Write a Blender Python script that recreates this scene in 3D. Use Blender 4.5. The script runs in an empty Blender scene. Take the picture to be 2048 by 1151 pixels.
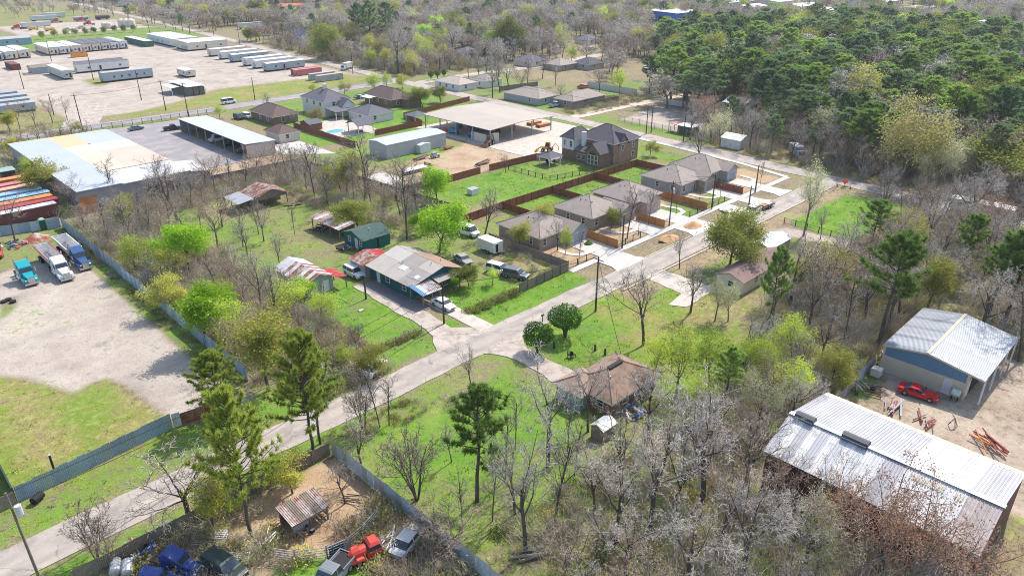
import bpy, bmesh, math, random
import numpy as np
from mathutils import Vector, Matrix

# ------------------------------------------------------------------ camera
# World axes follow the street grid: +X runs along the street, +Y along the side road.
CAM_H, PITCH, HEAD = 53.0, math.radians(25.40), math.radians(44.6)
FOCAL, CX, CY = 1450.0, 1024.0, 575.5          # measured from the photograph, in pixels
sc = bpy.context.scene
col = sc.collection
cam_d = bpy.data.cameras.new('camera')
cam_d.sensor_width = 36.0
cam_d.lens = 36.0 * FOCAL / 2048.0
cam_d.clip_start, cam_d.clip_end = 1.0, 6000.0
cam = bpy.data.objects.new('camera', cam_d)
col.objects.link(cam)
cam.location = (0, 0, CAM_H)
cam.rotation_euler = (math.pi / 2 - PITCH, 0, -HEAD)
sc.camera = cam
# ------------------------------------------------------------------ sky and sun
SUN_EL, SUN_AZ = math.radians(51), math.radians(7)      # azimuth from +X towards +Y
w = bpy.data.worlds.new('World'); sc.world = w; w.use_nodes = True
wn = w.node_tree
sky = wn.nodes.new('ShaderNodeTexSky'); sky.sky_type = 'NISHITA'; sky.sun_disc = False
sky.sun_elevation = SUN_EL; sky.sun_rotation = math.pi / 2 - SUN_AZ
sky.air_density, sky.dust_density, sky.ozone_density = 1.0, 1.5, 1.0
wn.links.new(sky.outputs[0], wn.nodes['Background'].inputs[0])
wn.nodes['Background'].inputs[1].default_value = 0.15
sd = bpy.data.lights.new('sun', 'SUN'); sd.energy = 3.05; sd.angle = math.radians(0.55); sd.color = (1.0, 0.955, 0.89)
sun = bpy.data.objects.new('sun', sd); col.objects.link(sun)
sdir = Vector((math.cos(SUN_EL) * math.cos(SUN_AZ), math.cos(SUN_EL) * math.sin(SUN_AZ), math.sin(SUN_EL)))
sun.rotation_euler = sdir.to_track_quat('Z', 'Y').to_euler()
sun.location = (60, 60, 120)
vs = sc.view_settings
vs.view_transform = 'Standard'; vs.look = 'None'; vs.gamma = 1.0; vs.exposure = 0.93; vs.use_curve_mapping = False
sc.cycles.use_denoising = True; sc.cycles.denoising_prefilter = 'NONE'; sc.cycles.filter_width = 1.0
sc.cycles.max_bounces = 6; sc.cycles.diffuse_bounces = 4; sc.cycles.transmission_bounces = 4; sc.cycles.transparent_max_bounces = 12
sc.cycles.volume_bounces = 0

# ------------------------------------------------------------------ plan helpers
_cp, _sp = math.cos(PITCH), math.sin(PITCH)
_ca, _sa = math.cos(HEAD), math.sin(HEAD)
def P(px, py, z=0.0):
    """Survey: ground plan position (metres) of a point seen in the photograph at height z."""
    a, b = (px - CX) / FOCAL, (py - CY) / FOCAL
    t = (z - CAM_H) / (-_sp - b * _cp)
    X, Y = a * t, (_cp - b * _sp) * t
    return (X * _ca + Y * _sa, -X * _sa + Y * _ca)
def hgt(px, py, top):
    x, y = P(px, py)
    fwd = x * _sa + y * _ca
    k = (CY - top) / FOCAL
    # up/zc = k with up=fwd*sp+(z-H)*cp, zc=fwd*cp-(z-H)*sp
    return CAM_H + (k * fwd * _cp - fwd * _sp) / (_cp + k * _sp)
def S(r, g, b, k=0.8):
    f = lambda c: (((c / 255 + 0.055) / 1.055) ** 2.4 if c > 10 else c / 255 / 12.92) * k
    return (f(r), f(g), f(b))

# ------------------------------------------------------------------ materials
MATS = {}
def _mix(nt, fac, c1, c2, blend='MIX'):
    n = nt.nodes.new('ShaderNodeMix'); n.data_type = 'RGBA'; n.blend_type = blend
    for i, v in ((0, fac), (6, c1), (7, c2)):
        if hasattr(v, 'is_linked'): nt.links.new(v, n.inputs[i])
        else: n.inputs[i].default_value = v if i == 0 else (*v, 1)
    return n.outputs[2]
def _math(nt, op, a, b=None, clamp=False):
    n = nt.nodes.new('ShaderNodeMath'); n.operation = op; n.use_clamp = clamp
    for i, v in enumerate((a, b)):
        if v is None: continue
        if hasattr(v, 'is_linked'): nt.links.new(v, n.inputs[i])
        else: n.inputs[i].default_value = v
    return n.outputs[0]
def _noise(nt, vec, scale, detail=4, rough=0.6):
    n = nt.nodes.new('ShaderNodeTexNoise'); n.inputs['Scale'].default_value = scale
    n.inputs['Detail'].default_value = detail; n.inputs['Roughness'].default_value = rough
    if vec is not None: nt.links.new(vec, n.inputs['Vector'])
    return n.outputs[0]
def _range(nt, v, a, b, c=0.0, d=1.0):
    n = nt.nodes.new('ShaderNodeMapRange'); nt.links.new(v, n.inputs[0])
    for i, x in enumerate((a, b, c, d)): n.inputs[i + 1].default_value = x
    return n.outputs[0]
def _scale(nt, colr, fac):
    n = nt.nodes.new('ShaderNodeVectorMath'); n.operation = 'SCALE'
    if hasattr(colr, 'is_linked'): nt.links.new(colr, n.inputs[0])
    else: n.inputs[0].default_value = colr
    if hasattr(fac, 'is_linked'): nt.links.new(fac, n.inputs[3])
    else: n.inputs[3].default_value = fac
    return n.outputs[0]
def mat(name, base, rough=0.8, var=0.18, scale=1.5, var2=0.1, scale2=14.0, bump=0.0, metal=0.0, rand=0.0, stain=None, stain_amt=0.5,
        stain_scale=0.6, crack=0.0, lanes=None, wave=None, brick=None, spec=0.4, emit=None):
    if name in MATS: return MATS[name]
    m = bpy.data.materials.new(name); m.use_nodes = True
    nt = m.node_tree; b = nt.nodes['Principled BSDF']
    tc = nt.nodes.new('ShaderNodeTexCoord').outputs['Object']
    oi = nt.nodes.new('ShaderNodeObjectInfo')
    add = nt.nodes.new('ShaderNodeVectorMath'); add.operation = 'ADD'
    nt.links.new(tc, add.inputs[0]); nt.links.new(oi.outputs['Location'], add.inputs[1])
    vec = add.outputs[0]
    c = base
    if brick:
        bt = nt.nodes.new('ShaderNodeTexBrick')
        bt.inputs['Scale'].default_value = brick[0]
        bt.inputs['Color1'].default_value = (*base, 1); bt.inputs['Color2'].default_value = (*brick[1], 1); bt.inputs['Mortar'].default_value = (*brick[2], 1)
        bt.inputs['Mortar Size'].default_value = 0.012
        sx = nt.nodes.new('ShaderNodeSeparateXYZ'); nt.links.new(vec, sx.inputs[0])
        cx = nt.nodes.new('ShaderNodeCombineXYZ')
        nt.links.new(_math(nt, 'ADD', sx.outputs[0], sx.outputs[1]), cx.inputs[0]); nt.links.new(sx.outputs[2], cx.inputs[1])
        nt.links.new(cx.outputs[0], bt.inputs['Vector']); c = bt.outputs['Color']
    n1, n2 = _noise(nt, vec, scale), _noise(nt, vec, scale2, 3)
    f = _math(nt, 'ADD', _range(nt, n1, 0.3, 0.7, 1 - var, 1 + var), _range(nt, n2, 0.3, 0.7, -var2, var2))
    if rand: f = _math(nt, 'ADD', f, _range(nt, oi.outputs['Random'], 0, 1, -rand, rand))
    c = _scale(nt, c, f)
    if stain:
        sn = _noise(nt, vec, stain_scale, 6, 0.7)
        c = _mix(nt, _range(nt, sn, 0.62 - 0.28 * stain_amt, 0.75 - 0.2 * stain_amt), c, stain)
    if lanes:   # tyre-polished tracks along a straight road: centre, half spacing
        sy = nt.nodes.new('ShaderNodeSeparateXYZ'); nt.links.new(vec, sy.inputs[0])
        d = _math(nt, 'ABSOLUTE', _math(nt, 'SUBTRACT', _math(nt, 'ABSOLUTE', _math(nt, 'SUBTRACT', sy.outputs[lanes[2]], lanes[0])), lanes[1]))
        c = _mix(nt, _math(nt, 'MULTIPLY', _range(nt, d, 0.15, 0.75, 0.75, 0.0), _range(nt, n1, 0.35, 0.6)), c, (base[0] * 0.66, base[1] * 0.66, base[2] * 0.68))
    if crack:
        vo = nt.nodes.new('ShaderNodeTexVoronoi'); vo.feature = 'DISTANCE_TO_EDGE'; vo.inputs['Scale'].default_value = crack
        wv_ = nt.nodes.new('ShaderNodeVectorMath'); wv_.operation = 'ADD'; nt.links.new(vec, wv_.inputs[0]); ns = nt.nodes.new('ShaderNodeTexNoise'); ns.inputs['Scale'].default_value = 0.8; nt.links.new(vec, ns.inputs[0]); nt.links.new(_scale(nt, ns.outputs[1], 1.6), wv_.inputs[1]); nt.links.new(wv_.outputs[0], vo.inputs['Vector'])
        c = _mix(nt, _math(nt, 'MULTIPLY', _range(nt, vo.outputs[0], 0.006, 0.02, 0.6, 0.0), _range(nt, n1, 0.42, 0.55)), c, (base[0] * 0.4, base[1] * 0.4, base[2] * 0.4))
    nt.links.new(c, b.inputs['Base Color'])
    b.inputs['Roughness'].default_value = rough; b.inputs['Metallic'].default_value = metal
    b.inputs['Specular IOR Level'].default_value = spec
    if emit:
        b.inputs['Emission Color'].default_value = (*emit, 1); b.inputs['Emission Strength'].default_value = 1
    if bump or wave:
        bp = nt.nodes.new('ShaderNodeBump'); bp.inputs['Strength'].default_value = bump or 0.6; bp.inputs['Distance'].default_value = 0.05
        if wave:
            wv = nt.nodes.new('ShaderNodeTexWave'); wv.inputs['Scale'].default_value = wave[1]; wv.bands_direction = wave[0]
            nt.links.new(tc, wv.inputs['Vector']); nt.links.new(wv.outputs[1], bp.inputs['Height'])
        else: nt.links.new(n2, bp.inputs['Height'])
        nt.links.new(bp.outputs[0], b.inputs['Normal'])
    MATS[name] = m
    return m
def leafmat(name, c1, c2, trans=0.35, hue=0.0, rough=0.6):
    if name in MATS: return MATS[name]
    m = bpy.data.materials.new(name); m.use_nodes = True
    nt = m.node_tree; nt.nodes.remove(nt.nodes['Principled BSDF'])
    g = nt.nodes.new('ShaderNodeNewGeometry'); oi = nt.nodes.new('ShaderNodeObjectInfo')
    n = _noise(nt, g.outputs['Position'], 0.45, 3)
    f = _math(nt, 'ADD', _math(nt, 'MULTIPLY', g.outputs['Random Per Island'], 0.4), _math(nt, 'ADD', _range(nt, n, 0.3, 0.7, 0, 0.35), _math(nt, 'MULTIPLY', oi.outputs['Random'], 0.4)), True)
    c = _mix(nt, f, c1, c2)
    c = _scale(nt, c, _range(nt, oi.outputs['Random'], 0, 1, 0.74, 1.26))
    d = nt.nodes.new('ShaderNodeBsdfDiffuse'); t = nt.nodes.new('ShaderNodeBsdfTranslucent'); mx = nt.nodes.new('ShaderNodeMixShader')
    nt.links.new(c, d.inputs[0]); nt.links.new(c, t.inputs[0]); mx.inputs[0].default_value = trans
    nt.links.new(d.outputs[0], mx.inputs[1]); nt.links.new(t.outputs[0], mx.inputs[2])
    nt.links.new(mx.outputs[0], nt.nodes['Material Output'].inputs[0])
    MATS[name] = m
    return m

# ------------------------------------------------------------------ mesh helpers
class MB:
    def __init__(s): s.v, s.f, s.m = [], [], []
    def face(s, idx, m=0): s.f.append(idx); s.m.append(m)
    def poly(s, pts, m=0):
        n = len(s.v); s.v += [tuple(p) for p in pts]; s.face(tuple(range(n, n + len(pts))), m); return s
    def box(s, x0, y0, z0, x1, y1, z1, m=0):
        n = len(s.v)
        s.v += [(x0, y0, z0), (x1, y0, z0), (x1, y1, z0), (x0, y1, z0), (x0, y0, z1), (x1, y0, z1), (x1, y1, z1), (x0, y1, z1)]
        for q in ((0, 3, 2, 1), (4, 5, 6, 7), (0, 1, 5, 4), (1, 2, 6, 5), (2, 3, 7, 6), (3, 0, 4, 7)): s.face(tuple(n + i for i in q), m)
        return s
    def hexa(s, b, t, m=0):
        n = len(s.v); s.v += [tuple(p) for p in b] + [tuple(p) for p in t]; k = len(b)
        s.face(tuple(n + i for i in reversed(range(k))), m); s.face(tuple(n + k + i for i in range(k)), m)
        for i in range(k): j = (i + 1) % k; s.face((n + i, n + j, n + k + j, n + k + i), m)
        return s
    def prism(s, poly, z0, z1, m=0): return s.hexa([(x, y, z0) for x, y in poly], [(x, y, z1) for x, y in poly], m)
    def slab(s, pts, t, m=0):
        """a sheet through pts with thickness t downwards"""
        return s.hexa([(p[0], p[1], p[2] - t) for p in pts], pts, m)
    def extrude_y(s, prof, y0, y1, m=0, inset=0.0):
        """profile (x,z) swept along y"""
        return s.hexa([(x, y0, z) for x, z in prof], [(x, y1, z) for x, z in prof], m)
    def tube(s, pts, rs, n=6, m=0, cap=True):
        base = len(s.v); k = len(pts)
        for i, p in enumerate(pts):
            p = Vector(p); a = Vector(pts[max(i - 1, 0)]); b = Vector(pts[min(i + 1, k - 1)])
            d = (b - a); d = d.normalized() if d.length > 1e-9 else Vector((0, 0, 1))
            u = d.cross(Vector((0.31, 0.95, 0.05)) if abs(d.z) > 0.6 else Vector((0, 0, 1))).normalized(); vv = d.cross(u)
            r = rs[i] if isinstance(rs, (list, tuple)) else rs
            for j in range(n):
                an = 2 * math.pi * j / n
                q = p + (u * math.cos(an) + vv * math.sin(an)) * r; s.v.append((q.x, q.y, q.z))
        for i in range(k - 1):
            for j in range(n):
                j2 = (j + 1) % n
                s.face((base + i * n + j, base + i * n + j2, base + (i + 1) * n + j2, base + (i + 1) * n + j), m)
        if cap:
            s.face(tuple(base + j for j in reversed(range(n))), m); s.face(tuple(base + (k - 1) * n + j for j in range(n)), m)
        return s
    def mesh(s, name, mats, smooth=False):
        me = bpy.data.meshes.new(name); me.from_pydata(s.v, [], s.f)
        for m in (mats if isinstance(mats, (list, tuple)) else [mats]): me.materials.append(m)
        me.polygons.foreach_set('material_index', s.m)
        if smooth: me.polygons.foreach_set('use_smooth', [True] * len(s.f))
        me.update()
        return me
    def build(s, name, mats, parent=None, smooth=False, loc=(0, 0, 0), rz=0.0):
        return link(name, s.mesh(name, mats, smooth), parent, loc, rz)
def link(name, me, parent=None, loc=(0, 0, 0), rz=0.0):
    o = bpy.data.objects.new(name, me); col.objects.link(o); o.parent = parent; o.location = loc; o.rotation_euler = (0, 0, rz)
    return o
def tag(o, label=None, cat=None, group=None, kind=None):
    if label: o['label'] = label
    if cat: o['category'] = cat
    if group: o['group'] = group
    if kind: o['kind'] = kind
    return o
def thing(name, label, cat, loc=(0, 0, 0), rz=0.0, group=None):
    return tag(link(name, None, None, (loc[0], loc[1], loc[2] if len(loc) > 2 else 0), rz), label, cat, group)
def dup(root, loc, rz=None, label=None, scale=None):
    r = root.copy(); col.objects.link(r); r.location = (loc[0], loc[1], loc[2] if len(loc) > 2 else 0)
    if rz is not None: r.rotation_euler = (0, 0, rz)
    if scale: r.scale = scale if isinstance(scale, tuple) else (scale,) * 3
    if label: r['label'] = label
    for ch in list(root.children):
        c = ch.copy(); col.objects.link(c); c.parent = r
        for g in list(ch.children):
            d = g.copy(); col.objects.link(d); d.parent = c
    return r
R = math.radians
# ------------------------------------------------------------------ ground cover plan
rng = random.Random(7)
def PP(*pts): return [P(a, b) for a, b in pts]
def rect(x0, y0, x1, y1): return [(x0, y0), (x1, y0), (x1, y1), (x0, y1)]
# channels: 0 lush grass, 1 dry grass, 2 pale gravel, 3 tan dirt ; the rest is leaf litter
ZONES = [
 # far country
 (rect(190, -200, 1400, 1400), (0.10, 0.30, 0.0, 0.0), 4), (rect(-200, 480, 205, 1400), (0.30, 0.45, 0, 0), 4),
 (rect(-200, 250, 70, 480), (0.1, 0.5, 0.1, 0), 4),
 # trailer yard and truck yard
 ([(66, 276), (110, 268), (186, 280), (186, 300), (190, 400), (178, 445), (160, 490), (85, 470), (70, 400), (20, 390), (20, 330), (64, 330)], (0, 0.02, 1.0, 0.12), 3),
 (rect(60, 484, 205, 560), (0.65, 0.3, 0, 0), 4), (rect(118, 560, 200, 640), (0.0, 0.1, 0.9, 0.1), 5),
 ([(76, 268), (108, 284), (124, 296), (182, 292), (186, 272), (140, 266), (108, 266)], (0.15, 0.75, 0.15, 0.15), 4),
 ([(92, 336), (98, 338), (101, 360), (93, 358)], (0.2, 0.7, 0.1, 0), 3),
 # left truck lot
 (rect(-60, 76, 33, 170), (0.34, 0.72, 0.05, 0.1), 1.5),
 (PP((-200, 640), (-30, 560), (40, 520), (120, 470), (150, 500), (520, 800), (440, 840), (345, 840), (300, 805), (250, 770), (215, 755), (180, 765), (150, 785), (100, 770), (50, 755), (-10, 750), (-200, 780)), (0, 0.03, 1, 0.04), 1.2),
 (rect(12, 148, 32, 172), (0.4, 0.3, 0.2, 0.2), 2),
 (PP((0, 610), (30, 590), (35, 610), (20, 625), (0, 640)), (0.4, 0.4, 0.1, 0), 1),
 (rect(29.8, 84, 32.8, 165), (0.75, 0.2, 0, 0.1), 1.0),
 # scrub strip between lot and houses
 (rect(33, 72, 50, 172), (0.35, 0.30, 0, 0.12), 3),
 (PP((430, 560), (520, 470), (560, 430), (700, 540), (640, 560), (560, 540)), (0.45, 0.35, 0, 0), 3),
 (rect(50, 100, 68, 160), (0.52, 0.42, 0, 0.22), 3), (rect(58, 146, 66, 168), (0.2, 0.4, 0, 0.55), 3),
 (PP((545, 440), (575, 450), (690, 545), (705, 575), (690, 570), (560, 470)), (0.45, 0.3, 0, 0.35), 1.5),
 (rect(68, 92, 104, 150), (0.42, 0.45, 0, 0.15), 4), (rect(75, 78, 92, 96), (0.3, 0.3, 0, 0.4), 2.5),
 (rect(48.5, 78.3, 60, 101), (1, 0.05, 0, 0), 1.2), (rect(46, 72.4, 58.5, 78.2), (0.95, 0.15, 0, 0), 1),
 (PP((690, 600), (730, 590), (745, 605), (700, 620)), (0.5, 0.5, 0, 0.2), 2),
 (rect(60.5, 73, 64.0, 78.5), (0.85, 0.3, 0, 0), 0.8), (rect(66.8, 72.3, 91, 85.5), (1, 0.15, 0, 0), 1.0),
 (rect(79, 79, 92, 90), (0.35, 0.3, 0, 0.5), 2),
 # street verges and yards on the near side
 (rect(-10, 62, 62, 66.8), (0.6, 0.45, 0, 0.25), 1.0), (rect(-10, 72.2, 48, 78.5), (0.6, 0.5, 0, 0.2), 1.5),
 (rect(34, 5, 61, 40), (0.32, 0.35, 0, 0.1), 3), (rect(33, 38, 62, 66), (0.5, 0.5, 0, 0.1), 2), (PP((780, 870), (960, 760), (1000, 745), (1090, 800), (1180, 830), (1090, 890), (930, 960), (800, 960)), (0.92, 0.2, 0, 0), 3),
 (PP((840, 820), (1000, 720), (1010, 728), (850, 850)), (0.3, 0.4, 0, 0.35), 1.2),
 (rect(65, 36, 104, 66.3), (0.48, 0.8, 0, 0.05), 2), (rect(66, 56, 80, 66), (0.8, 0.5, 0, 0), 2),
 (rect(90, 26, 140, 52), (0.2, 0.45, 0, 0.15), 3), (PP((1500, 620), (1640, 640), (1650, 720), (1520, 700)), (0.35, 0.9, 0, 0.1), 2),
 (rect(104, 46, 140, 66), (0.35, 0.45, 0, 0.25), 2), (rect(118, 40, 141, 52), (0.1, 0.3, 0.3, 0.3), 2),
 (PP((1510, 455), (1560, 450), (1740, 490), (1700, 500)), (0, 0.15, 0.9, 0.1), 1),
 (rect(142, 47, 170.5, 61.5), (1, 0.12, 0, 0), 0.8), (rect(90, 61, 172, 66.4), (0.1, 0.25, 0.1, 0.45), 0.8),
 (PP((1760, 450), (1880, 470), (1840, 500), (1740, 500)), (0.2, 0.6, 0, 0.3), 3), (PP((1900, 440), (2080, 470), (2080, 560), (1900, 500)), (0.2, 0.3, 0.2, 0.35), 4),
 (PP((1580, 590), (1700, 560), (1720, 650), (1620, 680)), (0, 0.2, 0.1, 0.7), 3),
 # new houses
 (rect(91, 72, 172, 76.3), (0.08, 0.12, 0.18, 0.12), 0.8), (rect(91, 78, 172, 90), (0.1, 0.25, 0.0, 0.75), 0.8),
 (rect(126, 78, 136.5, 86), (0.8, 0.35, 0, 0), 0.7), (rect(137.5, 78, 148, 84), (0.5, 0.55, 0, 0.1), 0.7),
 (rect(104, 99, 154, 109.6), (0.75, 0.60, 0, 0), 0.6), (rect(93, 99, 105, 106), (0.5, 0.5, 0, 0.1), 0.8), (rect(152, 86, 160, 112), (0.5, 0.6, 0, 0.1), 1), 
 (rect(102, 110.2, 163, 133), (0.72, 0.5, 0, 0.05), 0.8), (PP((960, 400), (1000, 390), (990, 410), (950, 420)), (0.3, 0.6, 0, 0.2), 2),
 (rect(108, 134, 170, 160), (0, 0.05, 0.35, 0.85), 1.5), (rect(88, 158, 136, 180), (0.55, 0.5, 0, 0.2), 2),
 (rect(108, 153, 114, 160), (0.5, 0.6, 0, 0.1), 2), (rect(114, 157, 128, 161.2), (0.9, 0.2, 0, 0), 1),
 (rect(140, 128, 176, 152), (0, 0.05, 0.9, 0.25), 1.5), (rect(163, 100, 173, 130), (0.75, 0.35, 0, 0), 1.5),
 (rect(113, 184, 142, 210), (0.9, 0.35, 0, 0), 1.2), (rect(105, 186, 112, 215), (0.8, 0.4, 0, 0), 1), (rect(106, 209, 182, 254), (0.65, 0.45, 0, 0.05), 2),
 (rect(140, 186, 180, 212), (0.85, 0.35, 0, 0), 2), (rect(176, 110, 183, 254), (0.5, 0.5, 0, 0.2), 1.5),
 # across the side road
 (rect(188, 108, 198, 156), (0.75, 0.45, 0, 0.1), 1.5), ([(194, 122), (196, 148), (226, 152), (228, 132), (205, 120)], (0, 0.05, 0.7, 0.4), 1.5),
 (rect(190, 165, 236, 200), (0.35, 0.4, 0.05, 0.3), 3), (rect(190, 176, 200, 200), (0.85, 0.3, 0, 0), 1.5), (rect(192, 205, 240, 260), (0.5, 0.4, 0, 0.1), 4), (rect(225, 176, 262, 192), (0.6, 0.3, 0, 0.1), 3),
 (rect(234, 196, 300, 240), (0.1, 0.2, 0.2, 0.3), 5),
 # corral, junk yard, far-right lot, big building yard
 ([(20, 53), (21, 50.5), (24, 49), (28, 49), (32.2, 50), (32.2, 61.8), (22, 61.8), (19, 57)], (0.0, 0.05, 0, 1), 0.6),
 (rect(5, 38, 20, 61.5), (0.1, 0.15, 0, 0.35), 1.5), (PP((560, 1120), (700, 1110), (760, 1151), (800, 1230), (540, 1230)), (0.95, 0.1, 0, 0), 0.8), (PP((700, 1090), (860, 1060), (960, 1151), (760, 1230)), (0.3, 0.3, 0, 0.1), 1),
 (rect(77, -20, 118, 25), (0, 0.05, 0.5, 0.55), 1.0), (PP((1700, 750), (1760, 740), (1750, 800), (1690, 800)), (0.7, 0.2, 0, 0.2), 1),
 (rect(34, 168, 37.6, 236), (0.35, 0.45, 0, 0), 2), (rect(38, 160, 86, 173.6), (0.15, 0.3, 0, 0.25), 2), (rect(66, 172, 92, 192), (0.05, 0.1, 0.35, 0.7), 2),
 (rect(36, 232, 100, 258), (0.4, 0.6, 0, 0.1), 1.5),
]
def sdf(poly, X, Y):
    n = len(poly); d2 = np.full(X.shape, 1e18); ins = np.zeros(X.shape, bool)
    for i in range(n):
        x0, y0 = poly[i]; x1, y1 = poly[(i + 1) % n]
        ex, ey = x1 - x0, y1 - y0
        t = np.clip(((X - x0) * ex + (Y - y0) * ey) / (ex * ex + ey * ey + 1e-9), 0, 1)
        d2 = np.minimum(d2, (X - x0 - t * ex) ** 2 + (Y - y0 - t * ey) ** 2)
        c = (y0 > Y) != (y1 > Y)
        with np.errstate(divide='ignore', invalid='ignore'):
            ins ^= c & (X < ex * (Y - y0) / (ey if ey else 1e-9) + x0)
    d = np.sqrt(d2)
    return np.where(ins, d, -d)
def cover(X, Y):
    W = np.zeros((len(X), 4)); W[:] = (0.15, 0.35, 0.0, 0.08)
    for poly, ch, fe in ZONES:
        xs = [p[0] for p in poly]; ys = [p[1] for p in poly]
        k = np.where((X > min(xs) - fe) & (X < max(xs) + fe) & (Y > min(ys) - fe) & (Y < max(ys) + fe))[0]
        if not len(k): continue
        wg = np.clip(sdf(poly, X[k], Y[k]) / fe * 0.5 + 0.5, 0, 1)[:, None]
        W[k] = W[k] * (1 - wg) + np.array(ch) * wg
    return W
def relief(X, Y):
    """roadside ditch by the new pavement and gentle roughness"""
    Z = 0.04 * np.sin(X * 0.31) * np.sin(Y * 0.27)
    ditch = np.exp(-((Y - 74.4) / 0.9) ** 2) * np.clip((X - 92) / 2, 0, 1) * np.clip((167 - X) / 2, 0, 1)
    for a, b in ((97, 105), (121.8, 131), (147, 153), (158, 163)): ditch = ditch * np.clip(np.maximum(a - X, X - b) / 1.5, 0, 1)
    return Z * 0.5 - 0.55 * ditch - 0.06
gm = bpy.data.materials.new('ground_cover'); gm.use_nodes = True
nt = gm.node_tree; bs = nt.nodes['Principled BSDF']; bs.inputs['Roughness'].default_value = 0.95; bs.inputs['Specular IOR Level'].default_value = 0.15
at = nt.nodes.new('ShaderNodeAttribute'); at.attribute_name = 'cover'
sp = nt.nodes.new('ShaderNodeSeparateColor'); nt.links.new(at.outputs['Color'], sp.inputs[0])
gp = nt.nodes.new('ShaderNodeNewGeometry').outputs['Position']
nA, nB, nC, nD = _noise(nt, gp, 0.16, 7, 0.62), _noise(nt, gp, 0.9, 5, 0.65), _noise(nt, gp, 6.0, 4, 0.7), _noise(nt, gp, 0.045, 3, 0.5)
nE = _noise(nt, gp, 2.6, 5, 0.75)
edge = _math(nt, 'ADD', _math(nt, 'MULTIPLY', _math(nt, 'SUBTRACT', nB, 0.5), 1.5), _math(nt, 'ADD', _math(nt, 'MULTIPLY', _math(nt, 'SUBTRACT', nA, 0.5), 1.3), _math(nt, 'MULTIPLY', _math(nt, 'SUBTRACT', nE, 0.5), 0.9)))
edge2 = _math(nt, 'ADD', _math(nt, 'MULTIPLY', _math(nt, 'SUBTRACT', nC, 0.5), 0.8), _math(nt, 'MULTIPLY', _math(nt, 'SUBTRACT', nD, 0.5), 2.0))
def wgt(ch, e, amt=1.0, soft=0.22):
    return _range(nt, _math(nt, 'ADD', ch, _math(nt, 'MULTIPLY', e, amt)), 0.5 - soft, 0.5 + soft)
def ramp2(c1, c2, n, a=0.32, b=0.68): return _mix(nt, _range(nt, n, a, b), c1, c2)
litter = ramp2(S(118, 100, 82), S(186, 166, 140), nE)
litter = _mix(nt, _range(nt, nC, 0.42, 0.66), litter, ramp2(S(92, 84, 62), S(150, 140, 100), nB))
gravel = ramp2(S(164, 151, 138), S(200, 186, 171), nA, 0.3, 0.62); gravel = _mix(nt, _range(nt, nE, 0.52, 0.8), gravel, S(156, 143, 134)); gravel = _mix(nt, _range(nt, nD, 0.60, 0.8), gravel, S(206, 190, 172))
gravel = _mix(nt, _range(nt, nB, 0.58, 0.70, 0, 0.6), gravel, S(140, 128, 122))
gravel = _mix(nt, _range(nt, _noise(nt, gp, 0.08, 6, 0.7), 0.56, 0.64, 0, 0.65), gravel, S(132, 122, 118))
tan = ramp2(S(176, 146, 114), S(206, 178, 146), nA); tan = _mix(nt, _range(nt, nE, 0.48, 0.7, 0, 0.8), tan, S(168, 136, 106))
dry = ramp2(S(134, 132, 64, 0.75), S(174, 164, 96, 0.75), nE); dry = _mix(nt, _range(nt, nA, 0.44, 0.6), dry, S(124, 142, 56, 0.75)); dry = _mix(nt, _range(nt, nB, 0.52, 0.66, 0, 0.85), dry, S(188, 172, 124)); dry = _mix(nt, _range(nt, _noise(nt, gp, 0.5, 8, 0.72), 0.55, 0.66, 0, 0.8), dry, S(156, 132, 98))
lush = ramp2(S(76, 128, 30, 0.7), S(116, 166, 48, 0.7), nE); lush = _mix(nt, _range(nt, nA, 0.40, 0.66), lush, ramp2(S(108, 158, 44, 0.7), S(156, 172, 80, 0.7), nB)); lush = _mix(nt, _range(nt, nC, 0.55, 0.75, 0, 0.6), lush, S(72, 104, 34, 0.66))
nF = _noise(nt, gp, 0.38, 8, 0.74)
lush = _mix(nt, _range(nt, nF, 0.52, 0.66, 0, 0.75), lush, ramp2(S(140, 144, 74, 0.66), S(170, 164, 104, 0.66), nE)); lush = _mix(nt, _range(nt, nF, 0.30, 0.42, 0.7, 0), lush, S(74, 116, 34, 0.66)); lush = _mix(nt, _range(nt, _noise(nt, gp, 0.7, 6, 0.75), 0.62, 0.70, 0, 0.7), lush, S(164, 146, 112, 0.75))
c = _mix(nt, wgt(at.outputs['Alpha'], edge), litter, tan)
c = _mix(nt, wgt(sp.outputs[2], edge, 0.45), c, gravel)
c = _mix(nt, wgt(sp.outputs[1], edge, 0.9), c, dry)
c = _mix(nt, wgt(sp.outputs[0], _math(nt, 'ADD', edge, _math(nt, 'MULTIPLY', _math(nt, 'SUBTRACT', nD, 0.5), 1.2)), 0.95, 0.3), c, lush)
c = _scale(nt, c, _range(nt, nC, 0.3, 0.7, 0.86, 1.14))
nt.links.new(c, bs.inputs['Base Color'])
bp = nt.nodes.new('ShaderNodeBump'); bp.inputs['Strength'].default_value = 0.5; bp.inputs['Distance'].default_value = 0.18
nt.links.new(_math(nt, 'ADD', nE, nC), bp.inputs['Height']); nt.links.new(bp.outputs[0], bs.inputs['Normal'])

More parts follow.
